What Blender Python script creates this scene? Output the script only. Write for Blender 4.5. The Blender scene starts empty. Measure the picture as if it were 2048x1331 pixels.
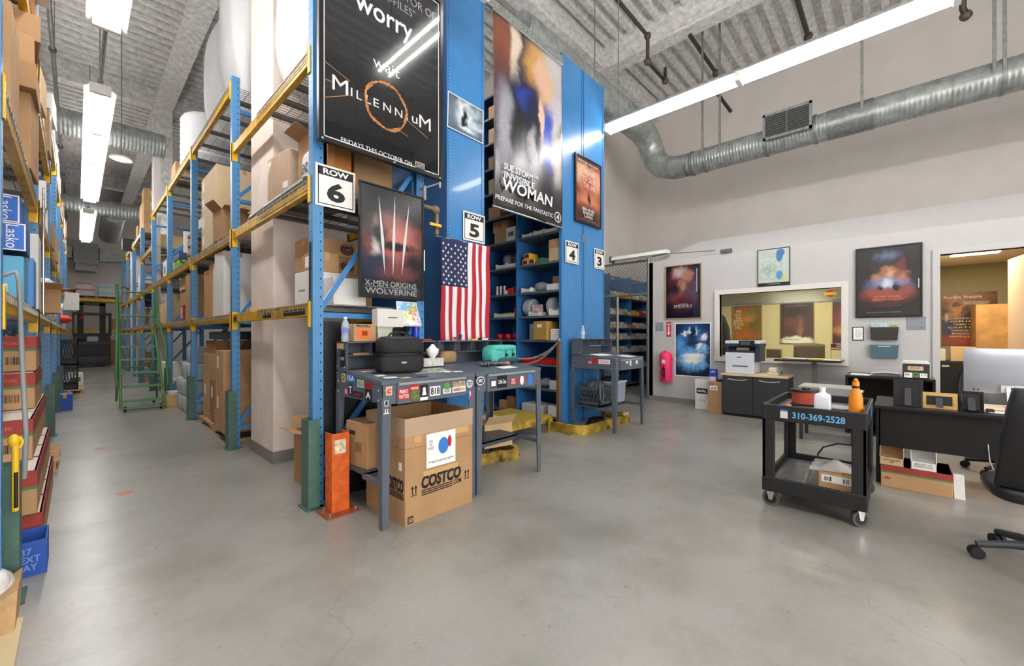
import bpy, math, random
from mathutils import Matrix, Vector
C = bpy.context.scene.collection
SC = bpy.context.scene
R = random.Random(7)
PI = math.pi

# ---------------------------------------------------------------- camera, world, exposure
cam_d = bpy.data.cameras.new('camera'); cam = bpy.data.objects.new('camera', cam_d); C.objects.link(cam)
cam_d.sensor_width = 36; cam_d.lens = 819.48/2048*36; cam_d.shift_y = 5.0/2048
cam_d.clip_start = 0.05; cam_d.clip_end = 100
cam.location = (0, 0, 1.4); cam.rotation_euler = (PI/2, 0, -math.radians(46.746))
SC.camera = cam
SC.view_settings.view_transform = 'Standard'; SC.view_settings.look = 'None'
SC.view_settings.gamma = 1; SC.view_settings.use_curve_mapping = False
SC.view_settings.exposure = 0.0
W = bpy.data.worlds.new('world'); SC.world = W; W.use_nodes = True
W.node_tree.nodes['Background'].inputs[0].default_value = (1, .97, .93, 1)
W.node_tree.nodes['Background'].inputs[1].default_value = 8.5    # fill daylight through an opening added behind the camera
TUBE = 34.0
SC.cycles.max_bounces = 7; SC.cycles.diffuse_bounces = 5; SC.cycles.glossy_bounces = 3
SC.cycles.transmission_bounces = 5; SC.cycles.transparent_max_bounces = 10
SC.cycles.caustics_reflective = False; SC.cycles.caustics_refractive = False
SC.cycles.sample_clamp_indirect = 6

# ---------------------------------------------------------------- materials
def lin(c):
    c = c/255.0
    return c/12.92 if c <= .04045 else ((c+.055)/1.055)**2.4
def L(rgb, a=1): return (lin(rgb[0]), lin(rgb[1]), lin(rgb[2]), a)
MATS = {}
class NT:
    def __init__(s, name):
        s.m = bpy.data.materials.new(name); s.m.use_nodes = True
        s.t = s.m.node_tree; s.b = s.t.nodes['Principled BSDF']
    def n(s, kind, **kw):
        x = s.t.nodes.new(kind)
        for k, v in kw.items(): setattr(x, k, v)
        return x
    def l(s, a, b): s.t.links.new(a, b)
    def obj(s): return s.n('ShaderNodeTexCoord').outputs['Object']
    def noise(s, scale, vec=None, detail=4, rough=.6):
        x = s.n('ShaderNodeTexNoise'); x.inputs['Scale'].default_value = scale
        x.inputs['Detail'].default_value = detail; x.inputs['Roughness'].default_value = rough
        s.l(vec or s.obj(), x.inputs['Vector']); return x.outputs['Fac']
    def rng(s, v, a, b, c=0, d=1, smooth=False):
        x = s.n('ShaderNodeMapRange')
        if smooth: x.interpolation_type = 'SMOOTHSTEP'
        s.l(v, x.inputs[0])
        for i, q in enumerate((a, b, c, d)): x.inputs[i+1].default_value = q
        return x.outputs[0]
    def mix(s, f, a, b, blend='MIX'):
        x = s.n('ShaderNodeMix', data_type='RGBA', blend_type=blend)
        for sock, v in ((x.inputs[0], f), (x.inputs[6], a), (x.inputs[7], b)):
            if hasattr(v, 'links'): s.l(v, sock)
            else: sock.default_value = v
        return x.outputs[2]
    def math(s, op, a, b=None):
        x = s.n('ShaderNodeMath', operation=op)
        for i, v in enumerate((a, b)):
            if v is None: continue
            if hasattr(v, 'links'): s.l(v, x.inputs[i])
            else: x.inputs[i].default_value = v
        return x.outputs[0]
    def bump(s, h, strength, dist=.01):
        x = s.n('ShaderNodeBump'); x.inputs['Strength'].default_value = strength; x.inputs['Distance'].default_value = dist
        s.l(h, x.inputs['Height']); s.l(x.outputs[0], s.b.inputs['Normal'])
    def xyz(s, v):
        x = s.n('ShaderNodeSeparateXYZ'); s.l(v, x.inputs[0]); return x.outputs
def M(name, rgb=(128,)*3, rough=.5, metal=0, noise=None, bump=None, coat=0, emit=0, trans=0, alpha=1, rand=0, ior=1.45):
    if name in MATS: return MATS[name]
    k = NT(name); b = k.b
    b.inputs['Base Color'].default_value = L(rgb); b.inputs['Roughness'].default_value = rough
    b.inputs['Metallic'].default_value = metal; b.inputs['Coat Weight'].default_value = coat
    b.inputs['Coat Roughness'].default_value = .06; b.inputs['Transmission Weight'].default_value = trans
    b.inputs['Alpha'].default_value = alpha; b.inputs['IOR'].default_value = ior
    col = None
    if noise:
        sc, amt = noise
        f = k.rng(k.noise(sc), .3, .7)
        dark = tuple(max(0, c*(1-amt)) for c in rgb); lite = tuple(min(255, c*(1+amt*.6)) for c in rgb)
        col = k.mix(f, L(dark), L(lite))
    if rand:
        oi = k.n('ShaderNodeObjectInfo').outputs['Random']
        hv = k.n('ShaderNodeHueSaturation'); k.l(k.rng(oi, 0, 1, 1-rand, 1+rand), hv.inputs['Value'])
        if col is not None: k.l(col, hv.inputs['Color'])
        else: hv.inputs['Color'].default_value = L(rgb)
        col = hv.outputs[0]
    if col is not None: k.l(col, b.inputs['Base Color'])
    if emit:
        b.inputs['Emission Color'].default_value = L(rgb); b.inputs['Emission Strength'].default_value = emit
    if bump: k.bump(k.noise(bump[0]), bump[1])
    MATS[name] = k.m; return k.m
def blob(name, base, blobs, warp=.03, rough=.25, grain=.12, wscale=6, gain=1.25):
    boost = lambda c: tuple(min(255, v*gain+4) for v in c)
    base = boost(base); blobs = [(a, b, c, d, boost(e), f) for a, b, c, d, e, f in blobs]; grain *= .6
    """printed artwork: soft colour fields (cx, cz, rx, rz, rgb, soft) over a base colour, in the part's own coordinates"""
    k = NT(name); o = k.obj()
    nz = k.n('ShaderNodeTexNoise'); nz.inputs['Scale'].default_value = wscale; nz.inputs['Detail'].default_value = 5
    k.l(o, nz.inputs['Vector'])
    s1 = k.n('ShaderNodeVectorMath', operation='SUBTRACT'); k.l(nz.outputs['Color'], s1.inputs[0]); s1.inputs[1].default_value = (.5,)*3
    s2 = k.n('ShaderNodeVectorMath', operation='SCALE'); k.l(s1.outputs[0], s2.inputs[0]); s2.inputs['Scale'].default_value = warp*4
    s3 = k.n('ShaderNodeVectorMath', operation='ADD'); k.l(o, s3.inputs[0]); k.l(s2.outputs[0], s3.inputs[1])
    col = L(base)
    for (cx, cz, rx, rz, rgb, soft) in blobs:
        a = k.n('ShaderNodeVectorMath', operation='SUBTRACT'); k.l(s3.outputs[0], a.inputs[0]); a.inputs[1].default_value = (cx, 0, cz)
        m = k.n('ShaderNodeVectorMath', operation='MULTIPLY'); k.l(a.outputs[0], m.inputs[0]); m.inputs[1].default_value = (1/rx, 0, 1/rz)
        ln = k.n('ShaderNodeVectorMath', operation='LENGTH'); k.l(m.outputs[0], ln.inputs[0])
        col = k.mix(k.rng(ln.outputs['Value'], max(0, 1-soft), 1+soft, 1, 0, True), col, L(rgb))
    g = k.noise(wscale*7)
    col = k.mix(k.rng(g, .35, .65, 0, grain), col, L((12, 12, 14)))
    if hasattr(col, 'links'): k.l(col, k.b.inputs['Base Color'])
    k.b.inputs['Roughness'].default_value = rough
    MATS[name] = k.m; return k.m

def floor_mat():
    k = NT('polished_concrete'); o = k.obj()
    a = k.noise(.55, o, 6, .65); b = k.noise(2.2, o, 5, .6); c = k.noise(40, o, 4)
    col = k.mix(k.rng(a, .3, .7), L((142, 141, 137)), L((168, 166, 161)))
    col = k.mix(k.rng(b, .38, .66, 0, .5), col, L((136, 133, 126)))
    col = k.mix(k.rng(c, .45, .75, 0, .22), col, L((120, 118, 112)))
    sp = k.noise(70, o, 2, .5); col = k.mix(k.rng(sp, .72, .76, 0, .5), col, L((96, 92, 86)))
    big = k.noise(.9, o, 7, .72); col = k.mix(k.rng(big, .45, .72, 0, .75), col, L((112, 108, 98)))
    sm = k.noise(.45, o, 4, .6); col = k.mix(k.rng(sm, .5, .75, 0, .45), col, L((118, 113, 100)))
    dk = k.noise(24, o, 2, .5); col = k.mix(k.rng(dk, .71, .76, 0, .5), col, L((92, 88, 80)))
    v = k.n('ShaderNodeTexVoronoi', feature='DISTANCE_TO_EDGE', voronoi_dimensions='2D'); v.inputs['Scale'].default_value = .33
    w = k.n('ShaderNodeVectorMath', operation='ADD'); k.l(o, w.inputs[0])
    nz = k.n('ShaderNodeTexNoise'); nz.inputs['Scale'].default_value = 1.5; nz.inputs['Detail'].default_value = 6; k.l(o, nz.inputs['Vector'])
    k.l(nz.outputs['Color'], w.inputs[1]); k.l(w.outputs[0], v.inputs['Vector'])
    col = k.mix(k.rng(v.outputs['Distance'], 0, .004, .22, 0), col, L((90, 88, 82)))
    k.l(col, k.b.inputs['Base Color'])
    k.b.inputs['Roughness'].default_value = .285
    k.b.inputs['Specular IOR Level'].default_value = .55
    k.bump(c, .05); return k.m
def punched(name, rgb, step=.0762, w=.008, h=.008, off=.022, rough=.38):
    """painted steel upright with a row of punched holes on each face (object coordinates, z up, centred on the post)"""
    k = NT(name); o = k.obj(); x, y, z = k.xyz(o)
    fz = k.math('ABSOLUTE', k.math('SUBTRACT', k.math('FRACT', k.math('DIVIDE', z, step)), .5))
    mz = k.math('LESS_THAN', fz, h/step)
    def near(c, off): return k.math('LESS_THAN', k.math('ABSOLUTE', k.math('SUBTRACT', c, off)), w)
    geo = k.n('ShaderNodeNewGeometry'); tr = k.n('ShaderNodeVectorTransform', vector_type='NORMAL', convert_from='WORLD', convert_to='OBJECT')
    k.l(geo.outputs['Normal'], tr.inputs[0]); nx, ny, nzz = k.xyz(tr.outputs[0])
    fy = k.math('GREATER_THAN', k.math('ABSOLUTE', ny), .7); fx = k.math('GREATER_THAN', k.math('ABSOLUTE', nx), .7)
    hole = k.math('ADD', k.math('MULTIPLY', fy, near(x, off)), k.math('MULTIPLY', fx, k.math('ADD', near(y, off), near(y, -off))))
    hole = k.math('MINIMUM', k.math('MULTIPLY', hole, mz), 1)
    n1 = k.noise(9, o); base = k.mix(k.rng(n1, .3, .7), L(tuple(c*.93 for c in rgb)), L(rgb))
    chips = k.noise(30, o, 5); base = k.mix(k.rng(chips, .70, .76, 0, .5), base, L((120, 110, 100)))
    k.l(k.mix(hole, base, L((14, 20, 28))), k.b.inputs['Base Color'])
    k.b.inputs['Roughness'].default_value = rough
    MATS[name] = k.m; return k.m

# ---------------------------------------------------------------- mesh building
class MB:
    def __init__(s): s.v = []; s.f = []; s.sm = []
    def add(s, vs, fs, smooth=False):
        o = len(s.v); s.v += [tuple(p) for p in vs]; s.f += [tuple(i+o for i in f) for f in fs]; s.sm += [smooth]*len(fs); return s
    def box(s, x0, x1, y0, y1, z0, z1):
        return s.add([(x0,y0,z0),(x1,y0,z0),(x1,y1,z0),(x0,y1,z0),(x0,y0,z1),(x1,y0,z1),(x1,y1,z1),(x0,y1,z1)],
            [(0,3,2,1),(4,5,6,7),(0,1,5,4),(1,2,6,5),(2,3,7,6),(3,0,4,7)])
    def bar(s, p, q, w, h=None, up=(0,0,1)):
        h = h or w; p = Vector(p); q = Vector(q); d = (q-p).normalized(); u = Vector(up)
        if abs(d.dot(u)) > .98: u = Vector((1,0,0))
        r = d.cross(u).normalized()*w/2; u = r.cross(d).normalized()*h/2
        return s.add([p-r-u,p+r-u,p+r+u,p-r+u,q-r-u,q+r-u,q+r+u,q-r+u],
            [(0,1,2,3),(7,6,5,4),(0,4,5,1),(1,5,6,2),(2,6,7,3),(3,7,4,0)])
    def tube(s, pts, r, n=8, cap=True):
        pts = [Vector(p) for p in pts]; rr = r if isinstance(r, (list, tuple)) else [r]*len(pts)
        vs = []; u = None
        for i, p in enumerate(pts):
            d = ((pts[min(i+1, len(pts)-1)]-p).normalized() + (p-pts[max(i-1, 0)]).normalized())
            d = d.normalized() if d.length > 1e-9 else Vector((0,0,1))
            if u is None: u = d.cross(Vector((0,0,1)) if abs(d.z) < .95 else Vector((1,0,0))).normalized()
            else: u = (u-d*u.dot(d)).normalized()
            w = d.cross(u)
            for k in range(n):
                a = 2*PI*k/n; vs.append(p+(u*math.cos(a)+w*math.sin(a))*rr[i])
        fs = [(i*n+k, i*n+(k+1)%n, (i+1)*n+(k+1)%n, (i+1)*n+k) for i in range(len(pts)-1) for k in range(n)]
        s.add(vs, fs, True)
        if cap: s.add([vs[k] for k in range(n)], [tuple(reversed(range(n)))]); s.add(vs[-n:], [tuple(range(n))])
        return s
    def cyl(s, c, r, z0, z1, n=16, r2=None):
        return s.lathe(c, [(r, z0), (r if r2 is None else r2, z1)], n, flat=True)
    def lathe(s, c, prof, n=16, flat=False, cap=True):
        vs = [(c[0]+r*math.cos(2*PI*k/n), c[1]+r*math.sin(2*PI*k/n), c[2]+z) for r, z in prof for k in range(n)]
        fs = [(i*n+k, i*n+(k+1)%n, (i+1)*n+(k+1)%n, (i+1)*n+k) for i in range(len(prof)-1) for k in range(n)]
        s.add(vs, fs, True)
        if cap: s.add(vs[:n], [tuple(reversed(range(n)))]); s.add(vs[-n:], [tuple(range(n))])
        return s
    def prism(s, poly, axis, a, b):
        """poly: 2D points in the plane across axis ('x': (y,z), 'y': (x,z), 'z': (x,y))"""
        def P(p, t): return {'x': (t, p[0], p[1]), 'y': (p[0], t, p[1]), 'z': (p[0], p[1], t)}[axis]
        n = len(poly); ar = sum(poly[i][0]*poly[(i+1)%n][1]-poly[(i+1)%n][0]*poly[i][1] for i in range(n))
        if (ar < 0) != (axis == 'y'): poly = poly[::-1]
        vs = [P(p, a) for p in poly]+[P(p, b) for p in poly]
        return s.add(vs, [tuple(reversed(range(n))), tuple(range(n, 2*n))]+[(i, (i+1)%n, n+(i+1)%n, n+i) for i in range(n)])
    def grid(s, fn, nu, nv, smooth=True):
        vs = [fn(i/nu, j/nv) for j in range(nv+1) for i in range(nu+1)]
        return s.add(vs, [(j*(nu+1)+i, j*(nu+1)+i+1, (j+1)*(nu+1)+i+1, (j+1)*(nu+1)+i) for j in range(nv) for i in range(nu)], smooth)
    def sheet(s, fn, nu, nv, t, smooth=True):
        """fn(u,v) -> point; a sheet of thickness t along +y of the local frame"""
        a = [fn(i/nu, j/nv) for j in range(nv+1) for i in range(nu+1)]; b = [(p[0], p[1]+t, p[2]) for p in a]; m = len(a)
        q = [(j*(nu+1)+i, j*(nu+1)+i+1, (j+1)*(nu+1)+i+1, (j+1)*(nu+1)+i) for j in range(nv) for i in range(nu)]
        edge = [i for i in range(nu+1)]+[j*(nu+1)+nu for j in range(1, nv+1)]+[nv*(nu+1)+i for i in range(nu-1, -1, -1)]+[j*(nu+1) for j in range(nv-1, 0, -1)]
        rim = [(edge[i], m+edge[i], m+edge[(i+1)%len(edge)], edge[(i+1)%len(edge)]) for i in range(len(edge))]
        s.add(a+b, q+[tuple(m+i for i in reversed(f)) for f in q]+rim, smooth); return s
    def ball(s, c, r, n=12, m=8, sq=1):
        rx, ry, rz = r if isinstance(r, tuple) else (r, r, r)
        def pw(t): return math.copysign(abs(t)**sq, t)
        vs = [(c[0]+rx*pw(math.cos(2*PI*k/n))*abs(math.cos(-PI/2+PI*j/m))**sq, c[1]+ry*pw(math.sin(2*PI*k/n))*abs(math.cos(-PI/2+PI*j/m))**sq, c[2]+rz*pw(math.sin(-PI/2+PI*j/m))) for j in range(m+1) for k in range(n)]
        fs = [(j*n+k, j*n+(k+1)%n, (j+1)*n+(k+1)%n, (j+1)*n+k) for j in range(m) for k in range(n)]
        return s.add(vs, fs, True)
    def xf(s, mat, start=0):
        for i in range(start, len(s.v)): s.v[i] = tuple(mat @ Vector(s.v[i]))
        return s
    def build(s, name, mat, parent=None, label=None, origin=None, bevel=0, local=False, kind=None, seg=2):
        me = bpy.data.meshes.new(name); o = bpy.data.objects.new(name, me); C.objects.link(o)
        vs = [Vector(p) for p in s.v]
        if parent is not None:
            o.parent = parent
            if not local:
                inv = wm(parent).inverted(); vs = [inv @ p for p in vs]
                if origin is not None: origin = inv @ Vector(origin)
        if origin is not None:
            og = Vector(origin); vs = [p-og for p in vs]; o.location = og
        me.from_pydata([tuple(p) for p in vs], [], s.f); me.update()
        me.polygons.foreach_set('use_smooth', s.sm); me.materials.append(mat)
        if label: o['label'] = label
        if kind: o['kind'] = kind
        if bevel:
            b = o.modifiers.new('bevel', 'BEVEL'); b.width = bevel; b.segments = seg; b.limit_method = 'ANGLE'; b.angle_limit = .6
        return o
def wm(o):
    m = o.matrix_basis.copy()
    while o.parent is not None: o = o.parent; m = o.matrix_basis @ m
    return m
def thing(name, label, cat, loc=(0,0,0), rz=0, group=None, tilt=0, roll=0):
    o = bpy.data.objects.new(name, None); C.objects.link(o); o.empty_display_size = .1
    o.location = loc; o.rotation_euler = (tilt, roll, rz); o['label'] = label; o['category'] = cat
    if group: o['group'] = group
    return o
def tag(o, label, cat, group=None, kind=None):
    o['label'] = label; o['category'] = cat
    if group: o['group'] = group
    if kind: o['kind'] = kind
    return o
def struct(name, mb, mat, label=None, bevel=0):
    o = mb.build(name, mat, bevel=bevel); o['kind'] = 'structure'
    if label: o['label'] = label
    return o
def dup(o, loc, rz=None, label=None):
    """a copy of a thing with copies of its parts and sub-parts"""
    def rec(a, par):
        c = a.copy(); C.objects.link(c)
        if par is not None: c.parent = par
        for ch in list(a.children): rec(ch, c)
        return c
    r = rec(o, None); r.location = loc
    if rz is not None: r.rotation_euler = (0, 0, rz)
    if label: r['label'] = label
    return r
TEXT_CACHE = {}
def text(s, mat, parent, x, y, z, w, h, name='lettering', rz=0, bold=0, tilt=0, shear=0, local=True, flat=False, depth=.0006, label=None, spin=0):
    """raised lettering fitted into w x h, centred on (x,y,z), read from -y (or from above when flat)"""
    key = (s, bold, shear)
    if key not in TEXT_CACHE:
        cu = bpy.data.curves.new('t', 'FONT'); cu.body = s; cu.offset = bold; cu.shear = shear; cu.resolution_u = 3
        cu.align_x = 'CENTER'; cu.space_line = .9
        ob = bpy.data.objects.new('t', cu); C.objects.link(ob)
        me = bpy.data.meshes.new_from_object(ob)
        C.objects.unlink(ob); bpy.data.objects.remove(ob)
        pts = [v.co.copy() for v in me.vertices]; fs = [tuple(p.vertices) for p in me.polygons]
        bpy.data.meshes.remove(me)
        x0 = min(p.x for p in pts); x1 = max(p.x for p in pts); y0 = min(p.y for p in pts); y1 = max(p.y for p in pts)
        TEXT_CACHE[key] = ([((p.x-(x0+x1)/2)/(x1-x0), (p.y-(y0+y1)/2)/(y1-y0)) for p in pts], fs)
    pts, fs = TEXT_CACHE[key]
    mb = MB(); cs, sn = math.cos(spin), math.sin(spin)
    q = [(px*w*cs-py*h*sn, px*w*sn+py*h*cs) for px, py in pts]
    if flat: mb.add([(a, b, 0) for a, b in q], fs)
    else: mb.add([(a, 0, b) for a, b in q], fs)
    mb.xf(Matrix.Translation((x, y, z)) @ Matrix.Rotation(rz, 4, 'Z') @ Matrix.Rotation(tilt, 4, 'X'))
    return mb.build(name, mat, parent, local=local, label=label)

# ---------------------------------------------------------------- shared materials
WHITE = M('white_paint', (214, 210, 207), .6); OFFICE = M('office_wall_paint', (188, 186, 186), .62, noise=(2, .02))
UPPER = M('upper_wall_paint', (222, 216, 211), .7, noise=(1.2, .03)); PINK = M('column_paint', (232, 217, 207), .6, noise=(5, .04))
GREYBASE = M('grey_rubber_base', (128, 125, 120), .6)
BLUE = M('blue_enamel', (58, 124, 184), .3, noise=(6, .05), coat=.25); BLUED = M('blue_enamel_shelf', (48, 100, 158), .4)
POST = punched('blue_rack_steel', (70, 132, 184), .0762, .006, .0075, .02)
SPOST = punched('blue_angle_steel', (60, 124, 184), .04, .005, .008, 0, .3)
YEL = M('yellow_rack_paint', (206, 158, 22), .42, noise=(7, .22)); YELB = M('yellow_bright_paint', (236, 186, 20), .4, noise=(9, .08))
GALV = M('galvanised_steel', (150, 152, 152), .42, .7, noise=(18, .15)); WIRE = M('zinc_wire', (150, 148, 142), .4, .6)
DECKG = M('deck_channel_steel', (104, 104, 102), .5, .4)
GUARD = M('green_guard_paint', (70, 102, 92), .5, noise=(12, .12)); ORNG = M('orange_guard_paint', (214, 96, 34), .48, noise=(14, .18))
CARD = M('cardboard', (176, 139, 100), .85, noise=(3, .06), rand=.1); CARDD = M('dark_cardboard', (146, 106, 70), .85, noise=(3, .08), rand=.08)
CARDL = M('pale_cardboard', (206, 176, 136), .85, noise=(3, .05), rand=.06); CARDI = M('carton_inside', (150, 112, 76), .9)
TAPE = M('packing_tape', (196, 160, 112), .25); TAPEW = M('clear_tape', (214, 190, 158), .18)
PAPER = M('white_paper', (236, 236, 234), .8); PAPER2 = M('grey_paper', (206, 206, 204), .8); WBOX = M('white_cardboard', (226, 225, 222), .75, noise=(3, .03), rand=.04)
BLACK = M('black_ink', (22, 22, 24), .6); BLK = M('black_plastic', (24, 24, 26), .45, noise=(14, .1)); BLKG = M('black_gloss', (18, 18, 20), .18)
BLKM = M('black_laminate', (21, 20, 20), .4); CHAR = M('charcoal_laminate', (52, 52, 55), .5)
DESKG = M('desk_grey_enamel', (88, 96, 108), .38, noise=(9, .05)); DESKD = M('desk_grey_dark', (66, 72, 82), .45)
RED = M('red_paint', (190, 44, 40), .5); REDB = M('red_box_print', (152, 60, 53), .75, noise=(5, .1)); GRNB = M('green_box_print', (62, 128, 78), .75)
WOOD = M('raw_pine', (190, 156, 112), .8, noise=(8, .14)); WOODD = M('brown_wood', (110, 82, 62), .7, noise=(8, .15)); BEECH = M('beech_laminate', (214, 190, 152), .45, noise=(6, .06))
GREEN = M('ladder_green', (74, 122, 66), .4); STEEL = M('brushed_steel', (180, 182, 184), .3, .85); CHROME = M('chrome', (210, 210, 212), .12, 1)
RUB = M('black_rubber', (26, 26, 26), .7); GREYR = M('grey_rubber', (110, 108, 102), .6)
BLUEP = M('blue_print', (40, 96, 180), .5); ORP = M('orange_print', (232, 104, 40), .6); WINK = M('white_ink', (236, 236, 236), .5); GINK = M('grey_ink', (150, 150, 150), .5)
REDP = M('red_plastic', (200, 30, 34), .35); YELP = M('yellow_plastic', (232, 186, 40), .4); CLEAR = M('clear_plastic', (235, 240, 242), .08, alpha=.32); POLY = M('clear_polythene', (232, 234, 236), .22, alpha=.55)
FOAM = M('white_foam', (216, 218, 221), .5, bump=(7, .9)); TEAL = M('teal_nylon', (78, 178, 168), .7, noise=(30, .08)); SILVER = M('silver_aluminium', (176, 180, 190), .32, .55)
def thin_glass(name, tint=(255, 255, 255), ior=1.5, rough=.0):
    k = NT(name); k.t.nodes.remove(k.b); out = k.t.nodes['Material Output']
    tr = k.n('ShaderNodeBsdfTransparent'); tr.inputs[0].default_value = L(tint); gl = k.n('ShaderNodeBsdfGlossy'); gl.inputs['Roughness'].default_value = rough
    fr = k.n('ShaderNodeFresnel'); fr.inputs[0].default_value = ior; mx = k.n('ShaderNodeMixShader')
    bf = k.n('ShaderNodeNewGeometry').outputs['Backfacing']; k.l(k.math('MULTIPLY', fr.outputs[0], k.math('SUBTRACT', 1.0, bf)), mx.inputs[0]); k.l(tr.outputs[0], mx.inputs[1]); k.l(gl.outputs[0], mx.inputs[2]); k.l(mx.outputs[0], out.inputs[0])
    MATS[name] = k.m; return k.m
GLASS = thin_glass('glass_pane', (244, 248, 248)); GLAZE = thin_glass('picture_glazing', (250, 250, 250), 1.5, .01); DARK = M('dark_shadow_grey', (44, 46, 50), .6)
FIREP = M('sprayed_fireproofing', (226, 225, 223), .95, noise=(9, .14), bump=(18, .5))
TUBEM = M('fluorescent_tube', (255, 253, 248), .4, emit=TUBE); TUBEA = M('aisle_fluorescent_tube', (255, 253, 250), .4, emit=TUBE*2.2); TUBEB = M('main_fluorescent_tube', (255, 253, 248), .4, emit=TUBE*1.9)
LAMPW = M('white_lamp_enamel', (238, 238, 236), .35)
SLOTTED = M('slotted_reflector_enamel', (240, 240, 238), .35, alpha=.2)   # perforated reflector: part of the light goes up
# ================================================================ the setting
struct('floor', MB().box(-2.2, 14, -7, 31, -.2, 0), floor_mat())
def deck():
    mb = MB(); prof = []; y = -7
    while y < 31:
        prof += [(y, 8.46), (y+.12, 8.46), (y+.15, 8.62), (y+.28, 8.62)]; y += .31
    prof += [(31, 8.46)]
    n = len(prof)
    vs = [(x, p[0], p[1]) for x in (-2.2, 14) for p in prof]
    mb.add(vs, [(i, n+i, n+i+1, i+1) for i in range(n-1)])
    mb.box(-2.2, 14, -7, 31, 8.7, 8.8); return mb
struct('ceiling', deck(), FIREP)
def ibeam_y(x0, x1, y0, y1, zb, zt):
    c = (x0+x1)/2
    return MB().box(x0, x1, y0, y1, zb, zb+.07).box(c-.08, c+.08, y0, y1, zb+.07, zt)
def ibeam_x(x0, x1, yc, zb, zt, w=.34):
    return MB().box(x0, x1, yc-w/2, yc+w/2, zb, zb+.07).box(x0, x1, yc-.08, yc+.08, zb+.07, zt)
for x0, x1 in ((1.5, 1.92), (8.83, 9.17)): struct('ceiling_beam', ibeam_y(x0, x1, -7, 31, 7.9, 8.6), FIREP)
for y in (-4.2, 5.4, 15.6, 25.6): struct('ceiling_beam', ibeam_x(-2.2, 14, y, 7.93, 8.6), FIREP)
struct('column', MB().box(1.5, 1.92, 15.4, 15.82, 0, 8.6), FIREP)
struct('column', MB().box(1.47, 2.29, 4.96, 5.78, 0, 8.5), PINK)
struct('baseboard_column', MB().box(1.462, 2.298, 4.952, 5.788, 0, .13), GREYBASE)
struct('wall_left', MB().box(-2.2, -2.0, -7, 31, 0, 8.7), UPPER)
struct('wall_far', MB().box(-2.2, 8, 30, 30.2, 0, 8.7), UPPER)
struct('wall_right', MB().box(12.2, 12.4, -7, 6.1, 0, 8.7), UPPER)
struct('wall_back', MB().box(6.6, 12.2, 5.92, 6.1, 0, 8.7), UPPER)
struct('wall_front', MB().box(-2.2, 14, -7.2, -7, 4.4, 8.8).box(4.2, 14, -7.2, -7, 0, 4.4), M('grey_front_wall', (150, 150, 150), .8))  # unseen wall; its opening is added to let the fill daylight in
struct('wall_outer', MB().box(7.8, 8.0, 6.1, 31, 0, 8.7), UPPER)
# office wall with its window and door openings
ow = MB()
WY0, WY1, WZ0, WZ1 = .67, 2.52, .99, 2.19; DY0, DY1, DZ = -1.36, -.45, 2.57
for y0, y1, z0, z1 in ((WY1, 3.95, 0, 2.98), (DY1, WY0, 0, 2.98), (WY0, WY1, 0, WZ0), (WY0, WY1, WZ1, 2.98), (DY0, DY1, DZ, 2.98), (-7, DY0, 0, 2.98)):
    ow.box(8.58, 8.7, y0, y1, z0, z1)
ow.box(8.58, 12.2, 3.87, 3.95, 0, 2.98)
struct('wall_office', ow, OFFICE)
sl = MB(); a = (8.58, 3.95, 2.98); b = (9.2, 3.1, 3.42); c = (9.2, -7, 3.42); d = (8.58, -7, 2.98); e = (12.2, 3.1, 3.42); f = (12.2, 3.95, 2.98); g = (12.2, -7, 3.42)
sl.add([a, b, c, d], [(0, 3, 2, 1)]); sl.add([a, f, e, b], [(0, 3, 2, 1)][0:1]); sl.add([b, e, g, c], [(0, 3, 2, 1)][0:1]); sl.add([a, f, (12.2, -7, 2.98), d], [(0, 1, 2, 3)])
struct('wall_soffit', sl, OFFICE)
struct('baseboard_office', MB().box(8.566, 8.58, DY1+.09, 3.95, 0, .1), GREYBASE)
wf = MB()
for y0, y1, z0, z1 in ((WY0-.09, WY0, WZ0-.09, WZ1+.09), (WY1, WY1+.09, WZ0-.09, WZ1+.09), (WY0, WY1, WZ1, WZ1+.09), (WY0, WY1, WZ0-.09, WZ0)):
    wf.box(8.545, 8.72, y0, y1, z0, z1)
wfo = struct('window_1', wf, M('window_frame_paint', (214, 211, 207), .5), 'white framed inner office window above the printer', .006)
MB().box(8.64, 8.648, WY0, WY1, WZ0, WZ1).build('pane', GLASS, wfo)
df = MB()
for y0, y1, z0, z1 in ((DY0-.08, DY0, 0, DZ+.08), (DY1, DY1+.08, 0, DZ+.08), (DY0, DY1, DZ, DZ+.08)): df.box(8.555, 8.73, y0, y1, z0, z1)
struct('trim_1', df, M('door_frame_paint', (190, 188, 188), .45), 'grey painted door frame', .004)
# rooms behind the office wall
YELW = M('yellow_office_paint', (222, 212, 166), .7); BEIG = M('beige_office_paint', (206, 190, 160), .7); SAGE = M('sage_office_paint', (150, 146, 116), .7)
TILE = M('ceiling_tile', (226, 216, 196), .85)
struct('wall_office_rear', MB().box(12.05, 12.19, -.3, 3.86, 0, 2.8), YELW)
struct('wall_store_rear', MB().box(12.05, 12.19, -3.4, -.3, 0, 2.8), SAGE)
struct('wall_partition', MB().box(8.71, 12.05, -.3, -.2, 0, 2.8), BEIG)
struct('wall_store_side', MB().box(8.71, 12.05, -3.5, -3.4, 0, 2.8), BEIG)
struct('ceiling_office', MB().box(8.71, 12.19, -3.5, 3.86, 2.8, 2.86), TILE)
dr = MB().box(0, .9, -.045, 0, .01, 2.54)
do = dr.build('door_1', M('door_beige', (206, 188, 166), .55)); do['kind'] = 'structure'; do['label'] = 'beige office door standing open inward'
do.location = (8.75, DY0+.02, 0); do.rotation_euler = (0, 0, math.radians(8))
MB().cyl((.82, .03, 1.0), .025, -.03, .03, 10).build('handle', CHROME, do, local=True)

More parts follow.
